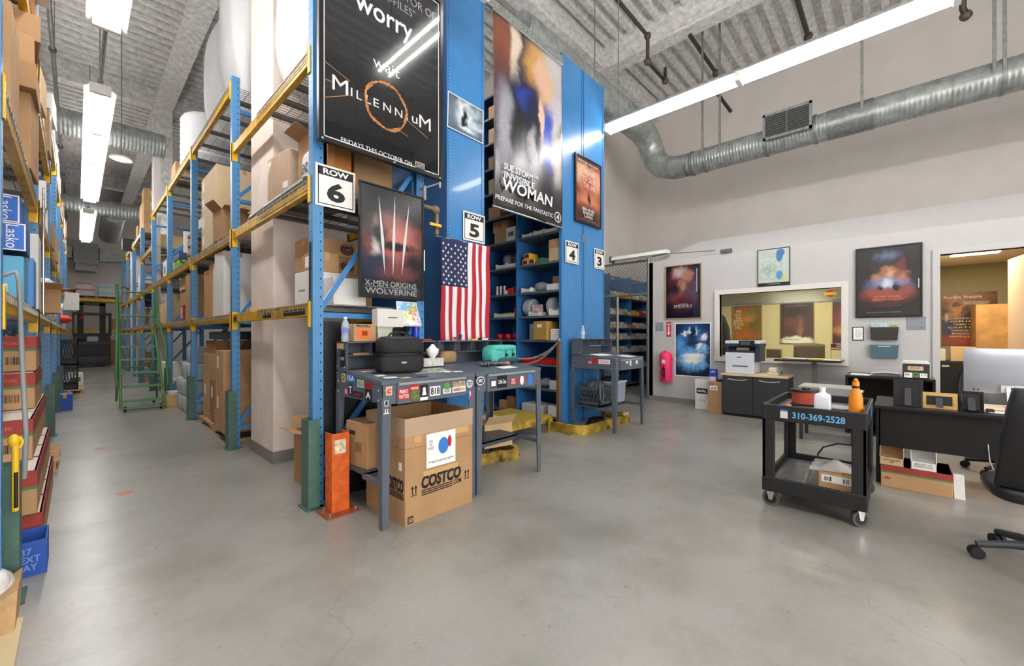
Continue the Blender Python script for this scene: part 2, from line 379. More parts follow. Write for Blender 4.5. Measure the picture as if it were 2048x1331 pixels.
# ================================================================ fluorescent fixtures
def strip(x, y0, y1, z, secs, w, label, group, rod_z=None, slots=False, name='strip_light'):
    t = thing(name, label, 'light', (x, (y0+y1)/2, z), 0, group)
    h = MB(); s = (y1-y0)/secs
    for k in range(secs):
        a, b = y0+k*s+.01, y0+(k+1)*s-.01
        h.prism([(x-w/2, z-.02), (x-w*.22, z+.07), (x+w*.22, z+.07), (x+w/2, z-.02), (x+w/2-.01, z-.03), (x+w*.2, z+.05), (x-w*.2, z+.05), (x-w/2+.01, z-.03)][::-1], 'y', a, b)
    h.build('reflector', SLOTTED, t)
    for k in range(secs):
        for dx in (-w*.22, w*.22):
            MB().tube([(x+dx, y0+k*s+.06, z-.048), (x+dx, y0+(k+1)*s-.06, z-.048)], .02, 8).build('tube', TUBEA if x < 1 else TUBEB if 'duct' in label and 'hung' in label else TUBEM, t)
    for k in range(secs+1):
        yy = min(max(y0+k*s, y0+.03), y1-.03); MB().box(x-w*.34, x+w*.34, yy-.03, yy+.03, z-.075, z+.06).build('socket_bracket', LAMPW, t)
    MB().box(x-.035, x+.035, y0, y1, z+.07, z+.13).build('wire_channel', GALV, t)
    if rod_z:
        for yy in (y0+.25, y1-.25):
            MB().tube([(x, yy, z+.12), (x, yy, rod_z)], .009, 6).build('hanger_rod', GALV, t)
    return t
strip(.24, 6.7-4.9, 6.7-.02, 5.0, 3, .34, 'long fluorescent fixture over the aisle cut by the top edge of the photo', 'aisle lights', 8.5)
strip(.24, 8.46, 15.6, 5.0, 4, .34, 'long fluorescent fixture over the middle of the rack aisle', 'aisle lights', 8.5)
strip(.24, 17.0, 22.4, 5.0, 3, .34, 'farthest fluorescent fixture, hung over the aisle before the forklift', 'aisle lights', 8.5)
strip(6.45, -.5, 3.78, 5.05, 2, .3, 'long fluorescent strip hung in front of the round duct', None, 8.5)
strip(2.86, 1.45, 3.2, 5.0, 1, .34, 'fluorescent strip overhead, seen only as a reflection in the big black poster', None, 8.5)
strip(6.45, -6.0, -1.3, 5.05, 2, .3, 'added fluorescent fill strip behind the camera in line with the duct strip', 'lights out of view', 8.5)  # unseen strip, added for more light over the open floor
strip(4.6, -6.6, -2.6, 5.0, 2, .3, 'added fluorescent fill strip behind the camera between the two long rows', 'lights out of view', 8.5)  # another unseen strip put in to raise the light level
strip(4.2, 23.0, 28.0, 5.0, 2, .3, 'added fluorescent fill strip behind the far racks', 'lights out of view', 8.5)  # hidden strip added to brighten the far end of the aisle
strip(4.3, 5.2, 10.0, 5.9, 2, .3, 'fluorescent strip over the ROW 5 shelving aisle', 'lights out of view', 8.5)
strip(.24, -6.2, 1.0, 5.0, 3, .34, 'added fluorescent fill fixture behind the camera over the rack aisle', 'lights out of view', 8.5)  # unseen fixture added for extra light along the near aisle
rodc = MB().tube([(.24, 6.68, 5.09), (.24, 8.5, 5.09)], .022, 8)
tag(rodc.build('conduit', GALV), 'short steel conduit joining two aisle light fixtures', 'pipe')
def panel_light(x, y, z, w, d, warm, e, label):
    t = thing('ceiling_light', label, 'light', (x, y, z))
    MB().box(x-w/2, x+w/2, y-d/2, y+d/2, z-.012, z-.002).build('diffuser', M('warm_diffuser%d' % e, warm, .5, emit=e), t)
    fr = MB()
    for a in (-1, 1): fr.box(x+a*w/2-.02, x+a*w/2+.02, y-d/2, y+d/2, z-.02, z-.001); fr.box(x-w/2, x+w/2, y+a*d/2-.02, y+a*d/2+.02, z-.02, z-.001)
    fr.build('frame', LAMPW, t)
panel_light(10.0, -.95, 2.8, 1.2, .6, (255, 236, 206), 34, 'recessed warm ceiling light seen through the open office door')
panel_light(10.3, 1.5, 2.8, 1.2, .9, (255, 240, 210), 26, 'recessed ceiling light inside the yellow office behind the window')

# ================================================================ ducts and pipes
def spiral(mb, pts, r, pitch=.06, n=20):
    P = [Vector(p) for p in pts]; out = []; rr = []
    for i in range(len(P)-1):
        d = (P[i+1]-P[i]).length; k = max(1, int(d/pitch))
        for j in range(k):
            out.append(P[i].lerp(P[i+1], j/k)); rr.append(r)
            out.append(P[i].lerp(P[i+1], (j+.55)/k)); rr.append(r)
            out.append(P[i].lerp(P[i+1], (j+.72)/k)); rr.append(r*1.03)
    out.append(P[-1]); rr.append(r); return mb.tube(out, rr, n)
DUCT = M('spiral_duct_zinc', (172, 178, 176), .4, .55, noise=(7, .16))
t = thing('air_duct', 'large round spiral air duct bending along the upper right wall', 'duct', (9.6, 1, 5.3))
spiral(MB(), [(9.6, 3.5, 5.3), (9.6, -6.5, 5.3)], .25).build('straight_run', DUCT, t)
spiral(MB(), [(4.8, 4.4, 6.25), (8.9, 4.4, 6.25)], .29).build('cross_run', DUCT, t)
el = [(8.9, 4.4, 6.25), (9.2, 4.4, 6.22), (9.45, 4.38, 6.1), (9.58, 4.35, 5.9), (9.62, 4.28, 5.66), (9.62, 4.1, 5.44), (9.6, 3.8, 5.32), (9.6, 3.5, 5.3)]
MB().tube(el, [.29, .29, .285, .28, .275, .265, .255, .25], 20).build('elbow', DUCT, t)
MB().tube([(9.6, .95, 5.3), (9.6, .3, 5.3)], .262, 20).build('collar', GALV, t)
for y in (1.95, 1.15, 3.4): MB().tube([(9.6, y, 5.3), (9.6, y-.05, 5.3)], .268, 20).build('seam_band', GALV, t)
for y in (3.1, 2.75, .45, -1.15, -1.05): MB().box(9.34, 9.37, y-.02, y+.02, 5.3, 8.5).build('hanger_strap', GALV, t)
for y in (3.1, .45, -1.15): MB().tube([(9.6, y-.02, 5.3), (9.6, y+.02, 5.3)], .264, 20).build('strap_loop', GALV, t)
vb = MB().prism([(9.42, 5.62), (9.24, 5.66), (9.24, 5.24), (9.42, 5.3)], 'y', 1.16, 1.9).build('vent_box', GALV, t)
fr = MB()
for y0, y1, z0, z1 in ((1.14, 1.18, 5.2, 5.7), (1.88, 1.92, 5.2, 5.7), (1.14, 1.92, 5.2, 5.25), (1.14, 1.92, 5.65, 5.7)): fr.box(9.2, 9.24, y0, y1, z0, z1)
fr.build('frame', GALV, vb)
MB().box(9.225, 9.235, 1.18, 1.88, 5.25, 5.65).build('dark_core', DARK, vb)
lv = MB()
for k in range(9): lv.box(9.212, 9.224, 1.18, 1.88, 5.27+k*.043, 5.285+k*.043)
lv.box(9.205, 9.222, 1.515, 1.54, 5.25, 5.65); lv.build('louvre', M('louvre_grey', (92, 92, 90), .5), vb)
t = thing('air_duct', 'round spiral duct crossing high over the rack aisle', 'duct', (0, 14.2, 6.4))
spiral(MB(), [(-1.95, 14.2, 6.4), (1.6, 14.2, 6.4)], .3, .07, 16).build('straight_run', DUCT, t)
t = thing('air_duct', 'farther round duct over the aisle with a branch toward the far wall', 'duct', (0, 22.8, 6.4))
spiral(MB(), [(-1.95, 22.8, 6.4), (2.2, 22.8, 6.4)], .32, .1, 14).build('straight_run', DUCT, t)
spiral(MB(), [(1.05, 23, 6.3), (1.05, 26.5, 6.0)], .36, .1, 14).build('branch', DUCT, t)
t = thing('air_handler', 'galvanised box duct fitting on the far wall above the forklift', 'duct', (.3, 29, 5.2))
MB().box(-.1, .75, 29.3, 29.95, 4.95, 6.0).build('box_section', GALV, t)
MB().box(-1.0, -.15, 29.4, 29.9, 5.2, 5.75).build('side_duct', DUCT, t)
MB().prism([(.8, 5.15), (.8, 5.85), (1.8, 5.5), (1.8, 5.25)], 'y', 29.4, 29.9).build('taper', DUCT, t)
MB().box(-.05, .7, 29.2, 29.9, 4.6, 4.92).build('outlet', GALV, t)
PIPE = M('black_iron_pipe', (66, 62, 58), .5, .3); BRASS = M('brass_fitting', (98, 82, 66), .5, .3)
def pipe(label, pts, r, joints=()):
    t = thing('pipe', label, 'pipe', pts[0]); MB().tube(pts, r, 8).build('run', PIPE, t)
    for p in joints: MB().ball(p, r*1.9, 8, 6).build('fitting', BRASS, t)
    return t
pp = thing('pipe', 'grey sprinkler pipe running along the aisle ceiling', 'pipe', (-.32, 10, 7))
MB().tube([(-.32, -5, 7.0), (-.32, 29, 7.0)], .035, 8).build('run', GALV, pp)
for y in (6.6, 9.2, 12.0, 15, 18, 21): MB().tube([(-.32, y, 7), (-.32, y+.12, 7)], .055, 8).build('fitting', BRASS, pp)
for y in (8, 13, 19): MB().tube([(-.32, y, 7.03), (-.32, y, 8.5)], .008, 5).build('hanger_rod', GALV, pp)
pipe('dark iron sprinkler pipe stepping down under the big beam beside the blue panels', [(4.6, 3.86, 7.75), (8.3, 3.86, 7.75), (8.3, 3.86, 7.2), (9.2, 3.86, 7.2), (9.2, 3.86, 7.5)], .04, [(6.3, 3.86, 7.75), (8.3, 3.86, 7.75), (8.3, 3.86, 7.2), (9.2, 3.86, 7.2)])
pipe('dark iron pipe in the ceiling bay behind the long strip light', [(8.9, 3.2, 7.75), (10.6, 3.2, 7.75), (10.6, 3.2, 7.3), (11.8, 3.2, 7.3)], .045, [(10.6, 3.2, 7.75)])
pipe('dark iron pipe near the top of the photo beside the strip light', [(7.5, 1.35, 7.9), (8.95, 1.35, 7.6), (10.4, 1.35, 7.6), (11.0, 1.35, 7.6)], .045, [(8.95, 1.35, 7.6), (10.4, 1.35, 7.6)])
pipe('short black pipe stub hanging below the end of the strip light', [(9.2, -.72, 7.3), (9.2, -.72, 6.35), (9.3, -.76, 6.28)], .04, [(9.3, -.76, 6.28)])
t = thing('ceiling_sensor', 'white disc sensor hung on a rod over the aisle', 'sensor', (.72, 13.2, 5.6))
MB().lathe((.72, 13.2, 5.5), [(.04, .1), (.2, .06), (.22, .02), (.2, 0)], 16).build('disc', PAPER2, t)
MB().tube([(.72, 13.2, 5.6), (.72, 13.2, 8.5)], .012, 6).build('hanger_rod', GALV, t)
t = thing('smoke_detector', 'small round white smoke detector on the ceiling above the blue panels', 'sensor', (6.9, 3.7, 8.48))
MB().lathe((6.9, 3.7, 8.4), [(.07, 0), (.11, .03), (.11, .1)], 14).build('housing', LAMPW, t)
tag(MB().tube([(6.2, 3.85, 5.75), (6.2, 3.85, 8.5)], .01, 6).build('hanger_rod', GALV), 'thin white rod from the ceiling to the top of the ROW 3 panel', 'rod')
# ================================================================ pallet racks
def post_mb(w=.085, d=.085, h=4.6, sgn=1):
    """C-shaped upright centred on 0,0; the open side faces sgn*x inward"""
    t = .006; mb = MB()
    mb.box(-w/2, w/2, -d/2, -d/2+t, 0, h); mb.box(-w/2, w/2, d/2-t, d/2, 0, h)
    x = -sgn*w/2; mb.box(min(x, x+sgn*t), max(x, x+sgn*t), -d/2+t, d/2-t, 0, h)
    return mb
def rack(label, xf, sg, ys, tops, levels, deckr={}, guards=(), depth=1.07, grimy=YEL, name='pallet_rack'):
    t = thing(name, label, 'pallet rack', (xf, ys[0], 0)); xc = xf+sg*.043; xr = xf+sg*(depth-.043)
    for i, y in enumerate(ys):
        for xx, s2 in ((xc, sg), (xr, -sg)):
            mb = post_mb(h=tops[i], sgn=s2); mb.xf(Matrix.Translation((xx, y, 0)))
            mb.build('upright', POST, t, origin=(xx, y, 0))
            MB().box(xx-.07, xx+.07, y-.09, y+.09, 0, .012).build('foot_plate', GALV, t)
        a, b = xc+sg*.04, xr-sg*.04; br = MB(); zs = [.25, 1.57, 3.08, 4.2]
        zs = [z for z in zs if z < tops[i]-.1]
        for z in zs: br.bar((a, y, z), (b, y, z), .04, .045)
        for j in range(len(zs)-1):
            p, q = ((b, y, zs[j]+.04), (a, y, zs[j+1]-.06)) if j % 2 == 1 else ((a, y, zs[j]+.04), (b, y, zs[j+1]-.06))
            if j % 2 == 1: p, q = (a, y, zs[j]+.06), (b, y, zs[j+1]-.04)
            else: p, q = (a, y, zs[j]+.06), (b, y, zs[j+1]-.06)
            br.bar(p, q, .035, .04)
        br.build('frame_brace', BLUE, t)
    dk = {}; first = False
    for i in range(len(ys)-1):
        y0, y1 = ys[i]+.043, ys[i+1]-.043
        for z in levels[i]:
            for xx, s2, nm in ((xf, sg, 'beam'), (xf+sg*depth, -sg, 'beam')):
                x0, x1 = sorted((xx+s2*.005, xx+s2*.055)); xm = (xx+s2*.055)
                xa, xb = sorted((xx+s2*.03, xx+s2*.055))
                MB().box(x0, x1, y0, y1, z-.1, z-.025).box(*sorted((xx+s2*.005, xx+s2*.03)), y0, y1, z-.025, z).build('beam', grimy, t, bevel=.003)
            for ya, yb in ((ys[i]+.0, ys[i]+.05), (ys[i+1]-.05, ys[i+1]-.0)):
                cn = MB().box(*sorted((xf-sg*.009, xf-sg*.001)), ya, yb, z-.19, z+.03)
                cn.box(*sorted((xf-sg*.009, xf+sg*.06)), (ya+.043 if ya == ys[i] else yb-.05), (ya+.05 if ya == ys[i] else yb-.043), z-.19, z+.03)
                cn.build('beam_connector', YELB, t)
            ya, yb = deckr.get(i, (y0+.03, y1-.03)); w = round(yb-ya, 3)
            if (w, sg) not in dk:
                d = MB(); n = int(w/.05)
                for k in range(n+1): yy = w*k/n; d.box(*sorted((sg*.0, sg*(depth))), yy-.003, yy+.003, .004, .01)
                for k in range(11): xx = sg*depth*k/10; d.box(xx-.003, xx+.003, 0, w, -.002, .004)
                for k in range(n//2+1): yy = w*k/(n//2); d.box(*sorted((-sg*.004, -sg*.0)), yy-.003, yy+.003, -.05, .008)
                d.box(*sorted((-sg*.008, -sg*.003)), 0, w, -.053, -.047)
                o = d.build('wire_deck', WIRE, t, local=True); dk[(w, sg)] = o
                if sg not in dk: dk[sg] = MB().box(*sorted((sg*.06, sg*(depth-.06))), -.03, .03, -.045, -.004).build('deck_support', DECKG, t, local=True); first = True
            else:
                o = dk[(w, sg)].copy(); C.objects.link(o)
            o.location = (0, ya-ys[0], z)
            for k in range(4):
                q = dk[sg]
                if not first: q = q.copy(); C.objects.link(q)
                first = False; q.location = (0, ya-ys[0]+w*(k+.5)/4, z)
    for (x, y, h, ms) in guards:
        g = MB(); s = sg
        g.prism([(x-s*.0, y-.075), (x+s*.09, y-.075), (x+s*.09, y-.067), (x+s*.008, y-.067), (x+s*.008, y+.067), (x+s*.09, y+.067), (x+s*.09, y+.075), (x, y+.075)], 'z', .012, h)
        g.box(*sorted((x-s*.02, x+s*.12)), y-.1, y+.1, 0, .012); g.build('post_guard', GUARD, t)
    return t
RY = [3.49]+[3.4+2.6*k for k in range(1, 9)]
xf = 1.31
rackR = rack('blue pallet rack right of the aisle, its near end carrying the ROW 6 sign', xf, 1, RY,
     [5.7, 4.6, 4.55, 4.55, 4.55, 4.6, 4.6, 4.6, 4.6], [[1.66, 2.68, 3.74], [1.66, 2.68, 4.52], [1.66, 2.68, 4.52], [1.66, 2.68, 4.52], [1.66, 2.68, 3.7], [1.66, 2.68, 4.5], [1.66, 2.68, 4.5], [1.66, 2.68]],
     {0: (3.56, 4.93)}, [(xf-.045, y, .72, 0) for y in RY[:6]])
rackL = rack('blue pallet rack with yellow beams along the left edge of the photo', -.25, -1, [3.2]+RY[1:],
     [5.6, 4.9, 4.55, 4.55, 4.55, 4.55, 4.55, 4.55, 4.55], [[1.62, 2.66, 4.0], [1.62, 2.66, 3.7]]+[[1.62, 2.66, 4.5]]*6,
     {}, [(-.205, y, .72, 0) for y in [3.42]+RY[1:5]])
for y0_, y1_ in ((3.62, 4.15), (4.5, 4.75), (5.75, 5.9)): MB().box(1.3135, 1.315, y0_, y1_, 1.575, 1.63).build('black_label_strip', BLK, rackR)
# far rack across the end of the aisle
t = thing('pallet_rack', 'rack across the end of the aisle behind the forklift', 'pallet rack', (.5, 28, 0))
for x in (-.45, 2.2):
    for y in (27.9, 28.9): mb = post_mb(h=4.2); mb.xf(Matrix.Translation((x, y, 0))); mb.build('upright', POST, t, origin=(x, y, 0))
for z in (1.7, 3.15):
    for y in (27.88, 28.92): MB().box(-.4, 2.15, y-.03, y+.03, z-.13, z).build('beam', YELB, t)
    MB().box(-.4, 2.15, 27.9, 28.9, z, z+.012).build('deck_board', DECKG, t)
# orange protector in front of the near post
t = thing('post_protector', 'scuffed orange steel post protector bolted to the floor beside the near rack leg', 'guard', (1.42, 3.27, 0))
g = MB(); g.prism([(1.36, 3.33), (1.36, 3.2), (1.5, 3.2), (1.5, 3.33), (1.49, 3.33), (1.49, 3.21), (1.37, 3.21), (1.37, 3.33)], 'z', .012, .63)
g.build('channel', ORNG, t, bevel=.004)
MB().box(1.3, 1.56, 3.13, 3.36, 0, .012).build('base_plate', M('rusty_plate', (150, 78, 48), .7, noise=(12, .2)), t)
bo = MB()
for x, y in ((1.33, 3.16), (1.53, 3.16), (1.34, 3.3)): bo.cyl((x, y, 0), .011, .012, .04, 8)
bo.build('bolt', GALV, t)
MB().box(1.38, 1.47, 3.1985, 3.2, .47, .58).build('sticker', M('worn_sticker', (214, 200, 170), .7, noise=(30, .25)), t)
# black panel added to fill the dark gap behind the work benches
tag(MB().box(1.44, 2.24, 3.545, 3.565, .0, 1.52).build('black_panel', BLK), 'plain black panel filling the near rack frame behind the benches', 'board')

# ================================================================ blue steel shelving
SH = [.12, .55, .94, 1.33, 1.72, 2.12, 2.58, 3.04, 3.5, 3.96, 4.42, 4.88, 5.34, 5.74]
def shelving(label, x0, x1, y0, bays, bw, face, zs=SH, top=5.77, closed=True, name='shelving_unit'):
    """rows of steel bays along y between x0 and x1; open on the side face (-1: x0, 1: x1)"""
    t = thing(name, label, 'shelving', ((x0+x1)/2, y0, 0)); y1 = y0+bays*bw
    MB().box(x0, x1, y0, y0+.012, .0, top).build('end_panel', BLUE, t)
    ap = MB(); w = .035
    for xx in (x0, x1-w):
        mb = MB().box(-w/2, w/2, -.006, .004, 0, top); mb.xf(Matrix.Translation((xx+w/2, y0-.002, 0)))
        mb.build('angle_post', SPOSTC, t, origin=(xx+w/2, y0-.002, 0))
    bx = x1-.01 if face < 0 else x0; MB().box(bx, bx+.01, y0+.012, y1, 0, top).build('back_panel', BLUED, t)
    for k in range(bays+1):
        y = y0+k*bw
        fx = x0 if face < 0 else x1
        mb = MB().box(-.005, .004, -.02, .02, 0, top); mb.xf(Matrix.Translation((fx, y+(.02 if k == 0 else 0), 0)))
        mb.build('angle_post', SPOSTX, t, origin=(fx, y+(.02 if k == 0 else 0), 0))
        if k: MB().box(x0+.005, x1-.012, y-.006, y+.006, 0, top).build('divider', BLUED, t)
    for k in range(bays):
        a, b = y0+k*bw+.014, y0+(k+1)*bw-.008
        for z in zs:
            MB().box(x0+.002, x1-.012, a, b, z-.035, z).build('shelf', SHELFM, t)
    return t
def hole_col(name, axis):
    k = NT(name); o = k.obj(); x, y, z = k.xyz(o)
    fz = k.math('ABSOLUTE', k.math('SUBTRACT', k.math('FRACT', k.math('DIVIDE', z, .038)), .5))
    m = k.math('MULTIPLY', k.math('LESS_THAN', fz, .22), k.math('LESS_THAN', k.math('ABSOLUTE', x if axis == 'x' else y), .0055))
    k.l(k.mix(m, L((62, 126, 186)), L((16, 34, 60))), k.b.inputs['Base Color']); k.b.inputs['Roughness'].default_value = .3
    return k.m
SPOSTC = hole_col('blue_angle_end', 'x'); SPOSTX = hole_col('blue_angle_side', 'y')
SHELFM = M('shelf_steel', (92, 104, 116), .45, noise=(9, .1))
shA = shelving('tall blue steel shelving whose end panel carries the ROW 5 sign and the flag', 2.92, 3.5, 3.78, 5, .93, 1, [.12, 1.33, 2.58, 3.96, 5.34])
shB = shelving('tall blue steel shelving filled with parts bins, its end panel carrying the ROW 4 sign', 5.13, 5.72, 3.78, 5, .93, -1)
shC = shelving('tall blue steel shelving with the ROW 3 sign on its end panel', 5.74, 6.37, 3.78, 5, .93, 1, [.12, 1.33, 2.58, 3.96, 5.34])
tag(MB().box(5.69, 5.77, 3.762, 3.778, 2.93, 3.06).build('hasp', GALV), 'small steel hasp joining the ROW 4 and ROW 3 panels', 'hasp')
# header bar between the two shelving rows
tag(MB().box(3.5, 5.13, 3.74, 3.78, 5.56, 5.68).build('header_bar', M('perforated_zinc', (150, 156, 152), .5, .4, noise=(60, .4))), 'perforated grey bar spanning the shelving aisle above the long banner', 'bar')

# ================================================================ wire cage
t = thing('wire_cage', 'chain link cage enclosing the small blue shelving beside the office wall', 'fence', (8.62, 5, 0))
for y, r, h in ((3.995, .045, 3.1), (5.85, .035, 3.1)): MB().tube([(8.64, y, 0), (8.64, y, h)], r, 12).build('post', GALV, t)
MB().tube([(8.64, 4.75, 0), (8.64, 4.75, 2.3)], .032, 10).build('gate_post', GALV, t)
for z in (3.06, 2.32): MB().tube([(8.64, 4.02, z), (8.64, 5.85, z)], .028, 8).build('rail', GALV, t)
MB().tube([(8.64, 4.78, .1), (8.64, 5.8, .1)], .02, 8).build('gate_rail', GALV, t)
cl = MB(); p = .085
def diag(y0, y1, z0, z1):
    w, h = y1-y0, z1-z0; k = -h
    while k < w:
        for sgn in (1, -1):
            a = max(0, k); b = min(w, k+h)
            if b > a:
                za, zb = a-k, b-k
                if sgn < 0: ya, yb = w-a, w-b
                else: ya, yb = a, b
                cl.bar((8.64+sgn*.002, y0+ya, z0+za), (8.64+sgn*.002, y0+yb, z0+zb), .008)
        k += p
diag(4.05, 5.85, 2.34, 3.04); diag(4.8, 5.8, .12, 2.3)
cl.build('chain_link', WIRE, t)
MB().tube([(8.7, 5.85, 3.06), (12.1, 5.85, 3.06)], .025, 6).build('rail', GALV, t)
tl = thing('shop_light', 'bare fluorescent shop light resting on top of the wire cage', 'light', (8.6, 4.3, 3.2))
MB().prism([(8.5, 3.14), (8.54, 3.22), (8.7, 3.22), (8.74, 3.14)], 'y', 3.55, 4.85).build('reflector', LAMPW, tl)
MB().tube([(8.62, 3.6, 3.14), (8.62, 4.8, 3.14)], .016, 8).build('tube', M('unlit_tube', (232, 234, 234), .3), tl)
MB().box(8.52, 8.72, 4.86, 4.9, 3.1, 3.24).build('end_bracket', DECKG, tl)
tag(MB().tube([(8.6, 3.9, 3.12), (8.56, 3.6, 3.13), (8.55, 3.2, 3.1), (8.55, 2.6, 3.06)], .008, 6).build('power_cord', DECKG), 'thin grey cord running along the top of the office wall', 'cord')
tag(MB().box(8.535, 8.58, 2.3, 2.5, 3.0, 3.06).build('junction_box', DECKG), 'small grey junction strip where the cord ends on the office wall', 'box')
# small shelving inside the cage
t = thing('shelving_unit', 'low blue shelving with small parts bins inside the wire cage', 'shelving', (10.4, 5.4, 0))
for x in (9.0, 9.28, 10.42, 11.56): MB().box(x-.012, x+.012, 5.32, 5.86, .1, 2.98).build('divider', BLUE, t)
MB().box(9.0, 12.1, 5.86, 5.88, .1, 2.98).build('back_panel', BLUED, t)
CZ = [.1, .5, .95, 1.3, 1.6, 1.95, 2.4]
for a, b in ((9.29, 10.41), (10.43, 11.55), (11.57, 12.15)):
    for z in CZ: MB().box(a, b, 5.32, 5.86, z-.03, z).build('shelf', SHELFM, t)
k = 0
for a, b in ((9.29, 10.41), (10.43, 11.55)):
    for zi, z in enumerate(CZ[1:]):
        n = 5
        for j in range(n):
            x = a+.03+(b-a-.06)*j/n; w = (b-a-.1)/n; k += 1
            col = [WBOX, PAPER2, WBOX, CARDL][(j+zi) % 4]
            if (zi, a) in ((4, 10.43),): col = [YELP, YELP, REDP, REDP, WBOX][j]
            if (zi, a) == (5, 9.29) and j > 1: col = YELP
            o = MB().box(x, x+w-.01, 5.3, 5.7, z, z+.1).box(x+.01, x+w-.02, 5.4, 5.7, z+.1, z+.16).build('parts_bin', col)
            nth = ('first', 'second', 'third', 'fourth', 'fifth')[j]; lev = ('second', 'third', 'fourth', 'fifth', 'sixth', 'seventh')[zi]
            tag(o, '%s small parts bin from the left, %s shelf up, %s bay of the caged shelving' % (nth, lev, 'left' if a < 10 else 'right'), 'bin', 'parts bins in the wire cage')
# ================================================================ signs, posters, banner, flag
S_, W_ = 0.0, -PI/2          # facing -y, facing -x
def poster(label, x, y, z, w, h, face, art, frame=None, fw=.03, fd=.03, glass=True, cat='poster', name='framed_poster', group=None, margin=None, mm=None):
    """local frame: x right, z up, front at y<0; x,y,z is the centre of the back plane"""
    t = thing(name, label, cat, (x, y, z), face, group)
    d = fd if frame else .006
    MB().box(-w/2+.002, w/2-.002, -d*.6, -.001, -h/2+.002, h/2-.002).build('backing', BLK if frame else PAPER, t, local=True)
    m = margin or 0
    if m: MB().box(-w/2+fw*.5, w/2-fw*.5, -d*.62, -d*.6, -h/2+fw*.5, h/2-fw*.5).build('margin', mm or PAPER, t, local=True)
    a = (fw if frame else 0)+m
    MB().box(-w/2+a, w/2-a, -d*.64, -d*.6, -h/2+a, h/2-a).build('artwork', art, t, local=True)
    if frame:
        f = MB()
        for x0, x1, z0, z1 in ((-w/2, -w/2+fw, -h/2, h/2), (w/2-fw, w/2, -h/2, h/2), (-w/2+fw, w/2-fw, h/2-fw, h/2), (-w/2+fw, w/2-fw, -h/2, -h/2+fw)):
            f.box(x0, x1, -d, 0, z0, z1)
        f.build('frame', frame, t, local=True, bevel=.002)
        if glass: MB().box(-w/2+fw, w/2-fw, -d*.86, -d*.8, -h/2+fw, h/2-fw).build('glazing', GLAZE, t, local=True)
    t['_f'] = -d*.66; return t
def txt(t, s, mat, x, z, w, h, **k): return text(s, mat, t, x, t['_f']-.0008, z, w, h, **k)
FRBLK = M('black_frame', (20, 20, 21), .3); FRGLD = M('gold_frame', (196, 168, 116), .35, .4)

# big black poster on the rack end
cx, cz, pw, ph = 1.895, 3.825, 1.2, 1.78
POSTERB = blob('black_poster_print', (26, 27, 31), [(.1, .3, .7, .6, (40, 42, 48), .9), (-.3, -.5, .5, .4, (30, 30, 34), .9)], .02, .14, .0, 3, .85)
t = poster('huge black framed poster with an orange ring and MILLENNIUM lettering above the ROW 6 sign', cx, 3.33, cz, pw, ph, S_, POSTERB, FRBLK, .035, .045)
def wl(x0, x1, z0, z1): return MB().box(x0, x1, -.0315, -.0295, z0, z1)
b = MB()
for x0, x1, z0, z1 in ((-pw/2+.042, -pw/2+.05, -ph/2+.042, ph/2-.042), (pw/2-.05, pw/2-.042, -ph/2+.042, ph/2-.042), (-pw/2+.042, pw/2-.042, ph/2-.05, ph/2-.042), (-pw/2+.042, pw/2-.042, -ph/2+.042, -ph/2+.05)): b.box(x0, x1, -.0315, -.0295, z0, z1)
b.build('border_line', WINK, t, local=True)
txt(t, 'worry', WINK, 1.87-cx, 4.17-cz, .56, .17, bold=.012)
txt(t, 'THE CREATOR OF', GINK, 2.02-cx, 4.515-cz, .78, .075); txt(t, '"THE X-FILES"', GINK, 1.9-cx, 4.405-cz, .56, .075)
txt(t, 'wait', WINK, 1.885-cx, 3.775-cz, .26, .09)
for s, x, h in (('M', 1.47, .12), ('I', 1.565, .07), ('L', 1.63, .07), ('L', 1.715, .07), ('E', 1.785, .07), ('N', 1.89, .07), ('N', 2.005, .07), ('I', 2.095, .07), ('u', 2.175, .06), ('M', 2.29, .12)):
    txt(t, s, WINK, x-cx, (3.435 if h > .1 else 3.42)-cz, {'M': .13, 'I': .012, 'L': .045, 'E': .05, 'N': .075, 'u': .06}[s], h)
txt(t, 'FRIDAYS THIS OCTOBER ON', WINK, 1.81-cx, 2.998-cz, .67, .036)
MB().box(2.18-cx, 2.285-cx, -.0315, -.0298, 2.975-cz, 3.04-cz).build('logo_panel', M('pale_logo_print', (170, 170, 172), .5), t, local=True)
text('FOX', BLACK, t, 2.232-cx, -.0325, 3.008-cz, .09, .04, name='logo_lettering', bold=.02)
rg = MB(); N = 72
for k in range(N+1):
    a = 2*PI*k/N; r1 = .188+.006*math.sin(7*a)+.003*math.sin(23*a); r2 = .212+.005*math.sin(5*a+1)+.004*math.sin(31*a)
    for r in (r1, r2): rg.v.append((1.885-cx+r*math.cos(a), -.0316, 3.43-cz+r*math.sin(a)))
rg.f = [(2*k, 2*k+2, 2*k+3, 2*k+1) for k in range(N)]; rg.sm = [False]*N
rk = NT('burning_ring_print'); rk.l(rk.mix(rk.rng(rk.noise(60), .35, .65), L((120, 52, 18)), L((236, 160, 72))), rk.b.inputs['Base Color'])
rg.build('orange_ring', rk.m, t, local=True)
sc = MB()
for a, b in (((1.34, 3.57), (1.55, 3.5)), ((1.32, 3.43), (1.41, 3.43)), ((1.32, 3.27), (1.54, 3.38)), ((2.08, 3.39), (2.32, 3.3)), ((1.98, 3.27), (2.1, 3.24))):
    sc.bar((a[0]-cx, -.031, a[1]-cz), (b[0]-cx, -.031, b[1]-cz), .001, .006)
sc.build('scratch_line', M('orange_scratch_print', (176, 122, 70), .5), t, local=True)
bo = MB()
for x in (1.32, 1.95, 2.45): bo.cyl((x-cx, 0, 0), .001, 0, .001, 4); bo.ball((x-cx, -.05, -ph/2+.012), .011, 8, 6)
bo.build('bolt_head', STEEL, t, local=True)
